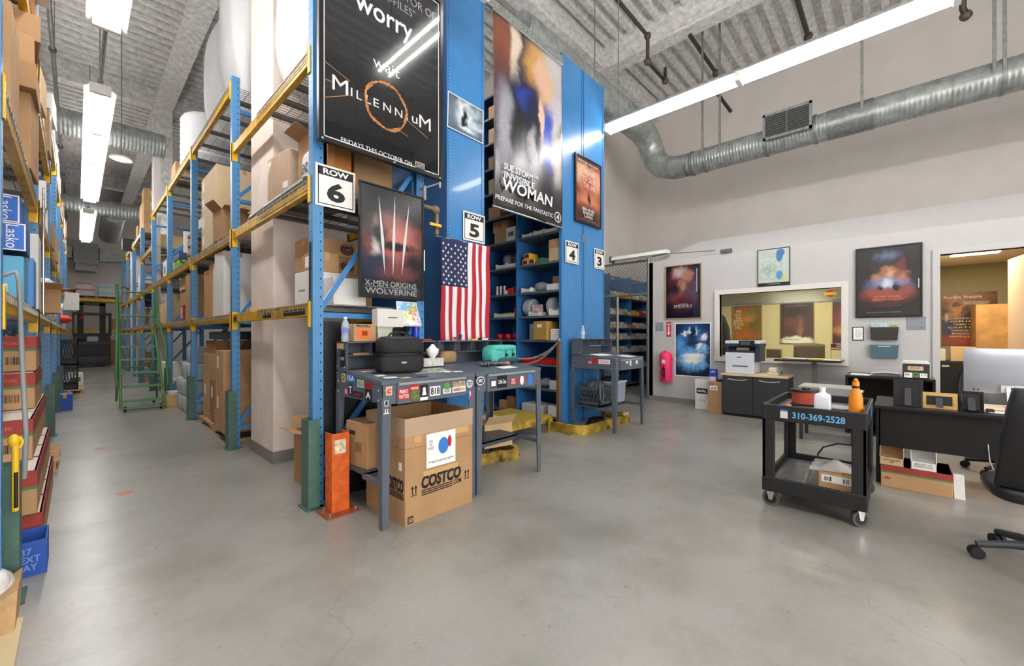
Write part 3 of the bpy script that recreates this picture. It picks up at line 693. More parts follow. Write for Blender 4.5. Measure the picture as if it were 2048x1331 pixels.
br = thing('poster_bracket', 'small zinc bracket under the lower right corner of the big black poster', 'bracket', (2.45, 3.36, 2.9))
MB().bar((2.33, 3.38, 2.84), (2.5, 3.36, 2.93), .03, .012).box(2.31, 2.34, 3.35, 3.37, 2.72, 2.86).box(2.485, 2.51, 3.34, 3.36, 2.88, 2.96).build('arm', GALV, br)

# second poster on the rack end
cx, cz, pw, ph = 1.975, 2.23, .65, 1.0
A = blob('dark_face_poster_print', (19, 20, 22), [(.02, .0, .22, .2, (122, 72, 66), .7), (-.02, -.12, .2, .12, (104, 58, 54), .6), (.02, -.02, .2, .03, (24, 20, 20), .5), (-.17, -.02, .035, .16, (190, 190, 190), .7), (-.17, -.2, .16, .12, (24, 30, 42), .6), (.2, -.2, .12, .16, (22, 22, 26), .6), (.05, -.25, .16, .07, (70, 40, 40), .8), (-.15, .08, .1, .12, (24, 24, 26), .7), (0, -.42, .3, .05, (30, 32, 36), .6)], .03, .2, .3, 9, 1.55)
t = poster('dark framed movie poster with three bright blades hanging under the big black poster', cx, 3.36, cz, pw, ph, S_, A, FRBLK, .016, .03, False)
bl = MB()
for (x0, z0, x1, z1) in ((1.83, 2.64, 1.89, 1.94), (1.99, 2.67, 1.97, 1.94), (2.14, 2.63, 2.06, 1.95)):
    xm, zm = x0+(x1-x0)*.6, z0+(z1-z0)*.55
    bl.add([(x0-cx, -.0215, z0-cz), (xm+.016-cx, -.0215, zm-cz), (x1-cx, -.0215, z1-cz), (xm-.014-cx, -.0215, zm-cz)], [(0, 3, 2, 1)])
bl.build('blade_print', M('silver_print', (206, 206, 208), .3, .3), t, local=True)
txt(t, 'X-MEN ORIGINS', GINK, 1.96-cx, 1.862-cz, .52, .05, bold=.006); txt(t, 'WOLVERINE', GINK, 1.965-cx, 1.795-cz, .52, .05, bold=.006)
MB().box(-.26, .26, -.0216, -.02, -.4015, -.3985).build('rule_line', GINK, t, local=True)

# row signs
def sign(label, x, y, z, w, h, num):
    t = thing('row_sign', label, 'sign', (x, y, z), 0)
    MB().box(-w/2, w/2, -.006, 0, -h/2, h/2).build('board', M('sign_white', (228, 226, 222), .4), t, local=True, bevel=.002)
    f = MB(); m = w*.055; k = w*.022
    for x0, x1, z0, z1 in ((-w/2+m, -w/2+m+k, -h/2+m, h/2-m), (w/2-m-k, w/2-m, -h/2+m, h/2-m), (-w/2+m, w/2-m, -h/2+m, -h/2+m+k)): f.box(x0, x1, -.0075, -.006, z0, z1)
    f.box(-w/2+m, w/2-m, -.0075, -.006, h/2-m-h*.2, h/2-m); f.build('border', BLACK, t, local=True)
    text('ROW', WINK, t, 0, -.0085, h/2-m-h*.1, w*.64, h*.14, bold=.03)
    text(num, BLACK, t, 0, -.0075, -h*.115, w*.46, h*.47, name='number', bold=.04); return t
sign('white sign with black header reading ROW 6 on the near rack post', 1.496, 3.445, 2.637, .335, .345, '6')
sign('white sign with black header reading ROW 5 above the flag', 3.325, 3.765, 2.715, .35, .35, '5')
sign('white sign with black header reading ROW 4 on the left of the paired panels', 5.39, 3.765, 2.715, .36, .345, '4')
sign('white sign with black header reading ROW 3 on the right of the paired panels', 6.205, 3.765, 2.72, .33, .345, '3')
st = tag(MB().box(2.285, 2.325, 3.352, 3.356, 2.03, 2.23).build('label_strip', PAPER), 'small white vertical label strip on the rear rack post', 'label')
text('ACTIVE LIST AREA', REDP, st, 2.305, 3.3515, 2.13, .17, .014, local=False, spin=PI/2)

# silver and black art print on the ROW 5 panel
A = blob('silver_streak_print', (40, 48, 58), [(0, .0, .3, .2, (96, 108, 122), 1), (-.02, .05, .1, .13, (190, 198, 206), .9), (.1, .1, .12, .05, (130, 142, 152), .9), (.16, -.05, .12, .04, (150, 160, 170), .9), (-.02, -.02, .045, .12, (18, 20, 24), .6), (.02, -.13, .1, .03, (170, 178, 186), .9)], .05, .15, .2, 8)
t = poster('small silver and black art print taped to the blue ROW 5 panel', 3.2, 3.768, 4.0, .56, .42, S_, A, None, name='art_print', cat='poster', margin=.012)
t.rotation_euler = (0, math.radians(1.5), 0)
# red toned framed poster on the ROW 4 / ROW 3 panels
A = blob('red_sepia_print', (110, 52, 40), [(-.15, .25, .2, .2, (214, 158, 130), .7), (.2, .22, .2, .22, (206, 146, 118), .7), (0, .1, .2, .2, (150, 76, 60), .8), (0, -.18, .3, .12, (196, 120, 84), .9), (.02, -.12, .04, .1, (40, 26, 24), .6), (0, -.42, .42, .2, (48, 22, 22), .6), (0, .5, .42, .08, (60, 24, 24), .6)], .04, .2, .2, 6)
t = poster('black framed red toned movie poster across the ROW 4 and ROW 3 panels', 5.845, 3.768, 3.785, .78, 1.1, S_, A, FRBLK, .025, .03)
txt(t, 'OWEN WILSON', WINK, -.17, .465, .3, .035); txt(t, 'GENE HACKMAN', WINK, .16, .465, .3, .035)
txt(t, 'PREPARE\nTO CROSS\nTHE LINE', M('cream_ink', (232, 214, 196), .5), .03, .2, .4, .3, bold=.01)
txt(t, 'BEHIND\nENEMY\nLINES', WINK, 0, -.36, .36, .16, bold=.012); txt(t, 'NOW PLAYING IN THEATRES', GINK, 0, -.475, .46, .02)

# long vinyl banner between the shelving rows
BX0, BX1, BZ0, BZ1 = 3.62, 5.07, 3.04, 5.53; cx, cz = (BX0+BX1)/2, (BZ0+BZ1)/2
t = thing('vinyl_banner', 'tall glossy vinyl movie banner in blue and gold hanging between the shelving rows', 'banner', (cx, 3.73, cz))
A = blob('banner_print', (64, 60, 70), [(-.55, .8, .24, .5, (134, 76, 54), .5), (-.6, .35, .2, .4, (92, 60, 66), .5), (-.32, .95, .1, .5, (222, 204, 186), .5), (.45, .95, .36, .35, (196, 190, 190), .5), (.12, .9, .24, .32, (206, 156, 86), .5), (.34, .66, .22, .34, (222, 182, 130), .4), (.58, .45, .16, .4, (190, 186, 196), .5), (.24, .82, .17, .24, (226, 182, 156), .35), (-.15, .2, .46, .46, (24, 30, 58), .45), (-.1, .35, .18, .2, (30, 56, 150), .5), (.1, -.0, .24, .5, (22, 26, 46), .5), (.38, .0, .13, .45, (32, 74, 184), .4), (.24, .22, .06, .3, (222, 188, 168), .4), (-.52, -.1, .14, .5, (150, 150, 160), .6), (.62, -.25, .14, .4, (182, 178, 178), .6), (-.1, -.45, .3, .3, (120, 118, 126), .7), (-.25, -.2, .14, .4, (18, 18, 24), .5), (.05, -.3, .06, .3, (180, 178, 182), .6), (0, -1.05, 1.0, .42, (40, 37, 38), .4)], .09, .28, .2, 2.6, 1.0)
def wave(u, v):
    x = BX0+(BX1-BX0)*u; z = BZ0+(BZ1-BZ0)*v
    x += .03*(1-v)*math.sin(3*v); y = .008*math.sin(u*17+2*v)*(.3+(1-v))+.011*math.sin(u*7)*(1-v)
    return (x-cx, y, z-cz-.02*math.sin(u*9)*(1-v))
MB().sheet(wave, 40, 30, .003).build('printed_sheet', A, t, local=True)
for z in (BZ0, BZ1): MB().tube([(BX0-.02-cx, 0, z-cz), (BX1+.02-cx, 0, z-cz)], .014, 8).build('end_rod', STEEL, t, local=True)
SIL = M('silver_ink', (214, 216, 222), .4)
def bt(s, x, z, w, h, **k): return text(s, SIL, t, x-cx, -.024, z-cz, w, h, **k)
bt('SUE STORM', 4.08, 3.6, .58, .085, bold=.012, shear=.1); bt('is', 4.44, 3.63, .09, .05); bt('INVISIBLE', 4.1, 3.49, .62, .09, bold=.012, shear=.1)
bt('WOMAN', 4.29, 3.365, 1.05, .16, bold=.02, shear=.1); bt('PREPARE FOR THE FANTASTIC', 4.23, 3.165, 1.2, .06, bold=.008, shear=.1)
rg = MB()
for k in range(25): a = 2*PI*k/24; rg.v += [(4.94-cx+r*math.cos(a), -.024, 3.17-cz+r*math.sin(a)) for r in (.065, .08)]
rg.f = [(2*k, 2*k+2, 2*k+3, 2*k+1) for k in range(24)]; rg.sm = [False]*24
rg.build('round_emblem', SIL, t, local=True); text('4', SIL, t, 4.94-cx, -.024, 3.17-cz, .07, .09, name='emblem_number', bold=.02)

# flag
FX0, FX1, FZ0, FZ1 = 2.775, 3.52, 1.33, 2.5; cx, cz = (FX0+FX1)/2, (FZ0+FZ1)/2
t = thing('flag', 'red white and blue stars and stripes flag hung vertically below the ROW 5 sign', 'flag', (cx, 3.70, cz))
def fl(x, z): return .012*math.sin((x-FX0)*26+z*2)+.006*math.sin(z*9)
def patch(x0, x1, z0, z1, nx, nz, th=.002):
    return MB().sheet(lambda u, v: (x0+(x1-x0)*u-cx, fl(x0+(x1-x0)*u, z0+(z1-z0)*v), z0+(z1-z0)*v-cz), nx, nz, th)
FR = M('flag_red', (172, 30, 52), .8); FW = M('flag_white', (224, 222, 222), .8); FB = M('flag_navy', (38, 44, 84), .8)
sw = (FX1-FX0)/13; CZ0 = 1.96; cw = FX0+7*sw
for k in range(13):
    x1 = FX1-k*sw; x0 = x1-sw; top = FZ1 if k < 6 else CZ0
    patch(x0, x1, FZ0, top, 3, 24).build('stripe', FR if k % 2 == 0 else FW, t, local=True)
patch(FX0, cw, CZ0, FZ1, 14, 16).build('canton', FB, t, local=True)
s = MB()
for i in range(9):
    for j in range(11):
        if (i+j) % 2: continue
        x = FX0+.03+(cw-FX0-.06)*i/8; z = CZ0+.03+(FZ1-CZ0-.1)*j/10; y = fl(x, z)-.003
        pts = [(x-cx+(.019 if q % 2 == 0 else .0078)*math.cos(PI/2+q*PI/5), y, z-cz+(.019 if q % 2 == 0 else .0078)*math.sin(PI/2+q*PI/5)) for q in range(10)]
        s.add(pts+[(x-cx, y, z-cz)], [(10, (q+1) % 10, q) for q in range(10)])
s.build('stars', FW, t, local=True)
MB().tube([(FX0-.06-cx, .012, FZ1-cz), (FX1+.02-cx, .012, FZ1-cz)], .007, 6).build('hanging_rod', STEEL, t, local=True)
# gas pipe with a yellow valve beside the flag
t = thing('pipe', 'short iron pipe with elbow and yellow valve handle above the left corner of the flag', 'pipe', (2.72, 3.7, 2.7))
MB().tube([(2.56, 3.74, 2.8), (2.72, 3.74, 2.8), (2.75, 3.74, 2.77), (2.75, 3.74, 2.52)], .026, 10).build('run', M('weathered_pipe', (134, 118, 96), .6, .3, noise=(20, .2)), t)
MB().ball((2.73, 3.74, 2.79), .052, 10, 8).build('elbow', M('weathered_pipe'), t)
MB().box(2.63, 2.78, 3.69, 3.71, 2.6, 2.63).build('valve_handle', YELP, t); MB().ball((2.75, 3.74, 2.6), .038, 8, 6).build('valve_body', BRASS, t)

# ---------------- office wall
A = blob('red_romance_print', (26, 24, 42), [(-.02, .3, .24, .2, (150, 70, 84), .7), (-.06, .4, .12, .1, (226, 200, 196), .8), (.1, .32, .1, .12, (196, 142, 118), .6), (-.02, .1, .1, .12, (206, 152, 128), .6), (-.16, .08, .1, .12, (60, 40, 48), .7), (-.05, -.12, .22, .1, (150, 84, 78), .9), (.16, -.02, .1, .2, (112, 84, 104), .8), (0, -.25, .2, .14, (96, 44, 58), .9)], .05, .2, .25, 9, .95)
t = poster('gold framed dark blue and red movie poster reading EPISODE II on the office wall', 8.578, 3.22, 2.3, .74, 1.12, W_, A, FRGLD, .02, .03)
MB().box(.27, .283, -.0205, -.0195, -.02, .46).build('light_streak', M('pale_blue_print', (170, 214, 244), .4), t, local=True)
txt(t, 'STAR WARS', WINK, 0, -.255, .18, .018); txt(t, 'EPISODE II', WINK, 0, -.295, .36, .05); txt(t, 'ATTACK OF THE CLONES', GINK, 0, -.335, .3, .016)
A = blob('blue_montage_print', (14, 26, 52), [(0, .1, .24, .38, (40, 84, 140), .6), (0, .33, .1, .12, (14, 18, 30), .5), (-.06, .38, .03, .06, (150, 180, 206), .7), (.08, .36, .03, .08, (130, 164, 196), .8), (.22, .26, .06, .05, (200, 214, 230), .9), (-.15, .33, .06, .04, (190, 190, 206), .9), (0, .15, .12, .12, (24, 40, 66), .6), (.13, .06, .05, .07, (190, 204, 214), .6), (.24, .04, .06, .08, (120, 166, 196), .7), (-.02, -.2, .24, .2, (104, 158, 206), .6), (.02, -.12, .18, .05, (200, 204, 206), .8), (0, -.22, .16, .06, (222, 206, 176), .7), (-.25, .1, .08, .14, (70, 124, 172), .9), (.2, -.3, .1, .06, (90, 150, 200), .8)], .05, .3, .2, 12)
t = poster('blue and white unframed movie poster with white border below the gold framed poster', 8.578, 3.035, 1.11, .72, 1.1, W_, A, None, name='paper_poster', margin=.022)
A = blob('pale_cartoon_print', (206, 220, 210), [(.09, .2, .05, .11, (52, 124, 190), .2), (.12, .25, .05, .06, (52, 124, 190), .2), (.09, -.15, .05, .08, (84, 156, 206), .3), (.17, -.2, .04, .05, (226, 214, 120), .4), (-.08, -.05, .12, .09, (188, 208, 200), .4)], .008, .3, .1, 10, 1.0)
t = poster('small black framed pale print with a blue shape above the office window', 8.578, 1.62, 2.625, .5, .67, W_, A, FRBLK, .012, .025)
MB().box(-.238, .238, -.0185, -.0165, -.322, -.275).build('caption_strip', BLACK, t, local=True); text('THE SIMPSONS', WINK, t, 0, -.0195, -.3, .2, .016)
for k in range(3): txt(t, 'MATT GROENING' if k == 1 else 'THE SIMPSONS AND ALL', M('tan_ink', (168, 150, 118), .6), -.06, .26-.035*k, .26, .018)
sk = MB()
for cx_, cz_, rr in ((-.1, .05, .07), (-.03, .0, .06), (-.14, -.12, .08), (-.02, -.14, .07), (.07, .06, .06), (-.09, -.05, .05)):
    sk.tube([(cx_+rr*math.cos(2*PI*q/14), -.0172, cz_+rr*1.1*math.sin(2*PI*q/14)) for q in range(15)], .0018, 4)
sk.build('sketch_lines', M('blue_grey_ink', (120, 152, 170), .6), t, local=True)
A = blob('dark_saga_print', (15, 15, 18), [(.02, .28, .24, .16, (30, 32, 40), .5), (.0, .4, .12, .06, (96, 116, 144), .9), (.16, .22, .05, .1, (124, 52, 48), .7), (.02, .14, .09, .1, (188, 122, 84), .5), (-.12, .04, .07, .09, (196, 132, 92), .6), (.16, .03, .07, .09, (190, 124, 88), .6), (.02, .12, .05, .06, (226, 178, 140), .6), (0, -.06, .2, .1, (112, 146, 206), .8), (.0, -.02, .06, .06, (228, 236, 246), .9), (-.14, -.16, .14, .08, (150, 72, 58), .8), (.16, -.14, .12, .08, (150, 76, 66), .8), (0, -.22, .22, .08, (176, 74, 48), .9), (-.09, -.09, .035, .06, (20, 18, 26), .5), (.09, -.09, .035, .06, (20, 18, 26), .5), (0, -.34, .2, .05, (70, 30, 26), .9)], .04, .2, .25, 10, 1.0)
t = poster('large black framed movie poster of glowing faces left of the office door', 8.578, .11, 2.23, .76, 1.1, W_, A, FRBLK, .025, .035)
txt(t, 'STAR WARS', M('rust_ink', (206, 150, 124), .5), 0, -.23, .3, .03); txt(t, 'REVENGE OF THE SITH', M('rust_ink'), 0, -.275, .34, .022); txt(t, 'COMING SOON TO THEATRES', GINK, -.05, -.47, .4, .016)
MB().box(.335, .345, -.024, -.022, -.12, .02).build('light_streak', M('white_streak_print', (236, 230, 238), .4), t, local=True)
# small things on the office wall
def plate(label, y, z, w, h, mat, name='room_plaque', cat='sign', th=.01):
    t = thing(name, label, cat, (8.579, y, z), W_); MB().box(-w/2, w/2, -th, 0, -h/2, h/2).build('board', mat, t, local=True, bevel=.002); t['_f'] = -th; return t
PLQ = M('plaque_grey', (136, 140, 150), .4)
t = plate('blank grey room plaque left of the fire arrow sign', 3.72, 1.59, .17, .18, PLQ)
t = plate('grey room plaque under the large poster by the office door', -.205, 1.585, .2, .19, PLQ); MB().box(-.098, .098, -.0112, -.01, -.03, -.026).build('groove', GINK, t, local=True); text('002', BLACK, t, .055, -.0108, -.065, .05, .018)
t = plate('red fire extinguisher sign with a white downward arrow', 3.52, 1.525, .1, .31, RED, 'fire_sign', 'sign', .004)
MB().add([(-.012, -.005, .07), (.012, -.005, .07), (.012, -.005, -.06), (.034, -.005, -.06), (0, -.005, -.125), (-.034, -.005, -.06), (-.012, -.005, -.06)], [tuple(reversed(range(7)))]).build('arrow', WINK, t, local=True)
text('FIRE', WINK, t, 0, -.005, .11, .07, .028, bold=.02)
t = thing('fire_extinguisher', 'bright pink cover over a wall mounted fire extinguisher', 'extinguisher', (8.5, 3.535, .44))
PNK = M('pink_vinyl_cover', (238, 52, 108), .4)
MB().lathe((8.47, 3.535, .44), [(.11, 0), (.122, .03), (.122, .3), (.128, .42), (.132, .5), (.115, .58), (.06, .62)], 18).build('cover', PNK, t)
MB().tube([(8.44, 3.6, 1.03), (8.4, 3.54, 1.07), (8.44, 3.46, 1.04)], .02, 8).build('top_fold', PNK, t)
MB().box(8.335, 8.35, 3.5, 3.57, .82, .9).build('tag_window', M('pale_tag', (226, 206, 196), .5), t)
MB().box(8.338, 8.35, 3.505, 3.565, .54, .72).box(8.338, 8.35, 3.52, 3.55, .72, .76).build('cylinder_print', BLACK, t)
text('FIRE', REDP, t, 8.337, 3.535, .63, .04, .1, local=False, rz=W_)
text('FIRE', BLACK, t, 8.345, 3.535, .5, .09, .035, local=False, rz=W_, bold=.02)
t = plate('small framed notice with dark checked border right of the office window', .46, 1.43, .14, .22, BLACK, 'notice', 'sign', .008); MB().box(-.058, .058, -.0092, -.008, -.095, .095).build('sheet', PAPER, t, local=True)
text('NOTICE\nTO ALL\nPLEASE RING\nBELL FOR\nSERVICE', M('faint_ink', (150, 140, 150), .6), t, 0, -.0098, 0, .09, .13)
def tray(label, z, mat):
    t = thing('wall_file', label, 'file holder', (8.575, .15, z), W_)
    mb = MB(); mb.prism([(-.15, -.1), (.15, -.1), (.165, .1), (-.165, .1)], 'y', -.062, -.055)
    mb.prism([(-.15, -.1), (.15, -.1), (.165, .1), (-.165, .1)], 'y', -.006, 0); mb.box(-.15, .15, -.06, 0, -.1, -.092)
    mb.prism([(-.15, -.1), (-.142, -.1), (-.157, .1), (-.165, .1)], 'y', -.06, 0); mb.prism([(.142, -.1), (.15, -.1), (.165, .1), (.157, .1)], 'y', -.06, 0)
    mb.build('tray', mat, t, local=True); return t
t = tray('black wall file holder with leaflets, upper of two', 1.43, M('smoke_black_plastic', (52, 50, 48), .35))
tag(MB().box(8.545, 8.55, .1, .3, 1.38, 1.585).build('leaflet', M('pale_blue_leaflet', (176, 206, 212), .7, noise=(30, .2))), 'pale blue leaflet sticking out of the black wall file', 'leaflet')
tag(MB().box(8.55, 8.555, 0, .11, 1.38, 1.56).build('leaflet', M('green_leaflet', (158, 168, 84), .7, noise=(30, .2))), 'green leaflet sticking out of the black wall file', 'leaflet')
t = tray('empty smoky blue wall file holder, lower of two', 1.155, M('smoke_blue_plastic', (78, 104, 116), .3)); MB().box(-.07, .07, -.0645, -.062, .075, .085).build('label_slot', WINK, t, local=True)
# blind and sticker in the office window
t = thing('window_blind', 'grey slatted blind pulled up at the top of the office window', 'blind', (8.68, 1.6, 2.15))
bs = MB()
for k in range(16):
    z = 2.17-k*.0125; bs.add([(8.665, WY0+.01, z), (8.665, WY1-.01, z), (8.69, WY1-.01, z+.009), (8.69, WY0+.01, z+.009), (8.665, WY0+.01, z-.0015), (8.665, WY1-.01, z-.0015), (8.69, WY1-.01, z+.0075), (8.69, WY0+.01, z+.0075)], [(0,1,2,3), (7,6,5,4), (0,4,5,1), (1,5,6,2), (2,6,7,3), (3,7,4,0)])
bs.build('slats', M('blind_grey', (88, 96, 98), .5), t); MB().box(8.66, 8.695, WY0+.01, WY1-.01, 1.965, 1.98).build('bottom_rail', GALV, t)
st = thing('sticker', 'red and yellow sticker at the top right of the office window', 'sticker', (8.635, .82, 2.1), W_)
MB().lathe((0, 0, 0), [(.055, 0), (.055, .003)], 16).xf(Matrix.Rotation(PI/2, 4, 'X')).build('red_disc', REDP, st, local=True)
MB().box(-.085, .085, -.006, -.003, -.022, .022).build('yellow_band', YELP, st, local=True)

# ---------------- inside the offices
A = blob('yellow_pulp_print', (136, 104, 62), [(-.1, .1, .22, .3, (176, 120, 50), .8), (.12, .22, .08, .1, (120, 138, 92), .5), (.14, .0, .08, .18, (112, 104, 60), .6), (.02, .12, .14, .1, (206, 140, 70), .7), (-.1, -.3, .3, .12, (190, 116, 56), .8)], .05, .3, .15, 8, 1.0)
t = poster('yellow brown science fiction poster on the back wall of the office', 12.045, 2.875, 1.72, .7, 1.04, W_, A, FRGLD, .015, .02, False)
CRI = M('cream_print', (240, 226, 190), .6)
txt(t, 'THE\nDAY\nTHE\nEARTH\nSTOOD\nSTILL', CRI, -.2, .1, .24, .5, bold=.02)
A = blob('dark_creature_print', (74, 58, 56), [(.06, .1, .06, .4, (150, 110, 100), .8), (-.05, .0, .16, .16, (96, 66, 60), .8), (0, .3, .3, .2, (52, 46, 50), .7), (0, -.46, .34, .12, (226, 208, 192), .25)], .05, .3, .2, 8)
t = poster('dark brown movie poster with pale bottom margin on the office back wall', 12.045, 1.79, 1.72, .7, 1.04, W_, A, FRGLD, .015, .02, False)
txt(t, 'FIRST THEY TOLD YOU', GINK, 0, .4, .4, .03); txt(t, 'COMING SOON', BLACK, -.1, -.42, .3, .03)
A = blob('dark_red_poster_print', (62, 40, 44), [(0, 0, .2, .3, (122, 66, 58), .8), (0, -.2, .2, .1, (170, 120, 80), .8)], .05, .3, .2, 8)
poster('narrow view of a dark red poster at the right end of the office window', 12.045, .86, 1.72, .5, 1.04, W_, A, FRGLD, .015, .02, False)
A = blob('studio_poster_print', (78, 62, 52), [(-.05, .42, .4, .14, (150, 104, 70), .7), (-.17, .22, .1, .2, (196, 140, 84), .6), (-.17, .32, .06, .06, (90, 60, 50), .5), (.1, -.1, .2, .2, (60, 46, 40), .8), (.0, -.42, .4, .12, (176, 88, 60), .9), (-.28, -.1, .07, .2, (60, 66, 110), .7), (-.28, .05, .05, .06, (210, 190, 170), .7), (.15, .2, .1, .08, (190, 140, 80), .7)], .06, .3, .35, 10, .95)
t = poster('brown display board headed Studio Supply seen through the office door', 12.045, -1.02, 1.72, .74, 1.06, W_, A, None, name='display_board', cat='board')
txt(t, 'Studio Supply', WINK, -.08, .44, .52, .065); txt(t, 'SERVICES AND EXPENDABLES\nFOR FILM AND TELEVISION', WINK, .1, .32, .34, .06)
for k in range(7): txt(t, ('LIGHTING', 'GRIP', 'CAMERA TAPE', 'CARTS', 'EXPENDABLES', 'RIGGING', 'RENTALS')[k], CRI, -.12+.03*(k % 3), .02-.06*k, .28+.04*(k % 2), .032)
t = thing('cabinet', 'tall honey oak cabinet inside the room past the office door', 'cabinet', (11.2, -1.3, 0)); MB().box(11.0, 11.7, -1.9, -1.02, 0, 1.95).build('body', M('oak', (178, 136, 82), .5, noise=(5, .12)), t); MB().box(10.98, 11.0, -1.88, -1.04, .05, 1.9).build('door', M('oak'), t)
t = thing('refrigerator', 'small black refrigerator through the office doorway', 'appliance', (10.6, -.75, 0)); MB().box(10.5, 11.05, -1.02, -.5, .02, .95).build('body', BLKM, t, bevel=.01); MB().box(10.47, 10.5, -1.0, -.52, .06, .93).build('door', BLK, t); MB().box(10.465, 10.47, -.66, -.57, .85, .88).build('badge', PAPER2, t)
tag(MB().box(10.5, 10.85, -.98, -.68, .955, 1.2).build('carton', CARDL), 'pale carton on top of the black refrigerator', 'box')
tag(MB().box(10.55, 10.8, -.62, -.53, .955, 1.16).build('magazine_file', PAPER2), 'grey paper holder beside the carton on the refrigerator', 'holder')
t = thing('office_chair', 'grey mesh office chair back behind the office window', 'chair', (11, 1.35, 0))
MB().sheet(lambda u, v: (-.26+.52*u, .06*(2*u-1)**2, .72+.5*v+(.03*(1-(2*u-1)**2) if v > .5 else 0)), 8, 6, .03).xf(Matrix.Translation((10.2, 1.32, 0)) @ Matrix.Rotation(W_, 4, 'Z')).build('backrest', M('mesh_taupe', (124, 112, 92), .8), t)
MB().box(10.25, 10.7, 1.07, 1.57, .44, .52).build('seat', BLK, t, bevel=.02); MB().cyl((10.45, 1.32, 0), .03, .06, .44, 10).build('column', CHROME, t)
sb = MB()
for k in range(5): a = 2*PI*k/5; sb.bar((10.45, 1.32, .08), (10.45+.3*math.cos(a), 1.32+.3*math.sin(a), .05), .04, .04)
sb.build('base', BLK, t)
t = thing('desk', 'desk under the office window on its far side', 'desk', (9.2, 1.6, 0)); MB().box(8.8, 9.6, .75, 2.45, .93, .97).build('desktop', BEECH, t); MB().box(8.82, 8.86, .8, 2.4, 0, .93).box(9.5, 9.56, .8, .86, 0, .93).box(9.5, 9.56, 2.34, 2.4, 0, .93).build('leg_frame', CHAR, t)
t = thing('picture_frame', 'brown backed picture frame on the desk behind the window', 'frame', (9.0, 1.68, .97)); MB().box(8.98, 9.0, 1.56, 1.82, .972, 1.15).build('frame', FRGLD, t); MB().box(8.97, 8.98, 1.575, 1.805, .985, 1.135).build('back_panel', M('brown_board', (96, 72, 54), .7), t)
tag(MB().box(8.85, 9.1, 1.95, 2.15, .972, 1.0).build('paper_stack', PAPER2), 'low stack of papers on the desk behind the window', 'paper')
t = thing('jacket', 'dark jacket hanging at the left edge of the office window', 'jacket', (9.1, 2.75, 1.9))
MB().lathe((9.3, 2.74, 1.0), [(.2, 0), (.22, .3), (.2, .55), (.12, .78), (.04, .86)], 12).xf(Matrix.Identity(4)).build('body', M('dark_cloth', (38, 34, 36), .9), t); MB().tube([(9.3, 2.74, 1.86), (9.3, 2.74, 2.05)], .008, 6).build('hook', CHROME, t)
t = thing('flag', 'tiny flag on a stick behind the lower right of the office window', 'flag', (9.6, .78, 1.0)); MB().tube([(9.6, .9, .97), (9.6, .9, 1.25)], .004, 6).build('stick', WOODD, t)
MB().box(9.598, 9.602, .72, .9, 1.13, 1.25).build('cloth', FW, t); MB().box(9.596, 9.604, .82, .9, 1.19, 1.25).build('canton', FB, t)
sx = MB()
for k in range(3): sx.box(9.595, 9.605, .72, .9, 1.135+.04*k, 1.15+.04*k)
sx.build('stripes', FR, t)
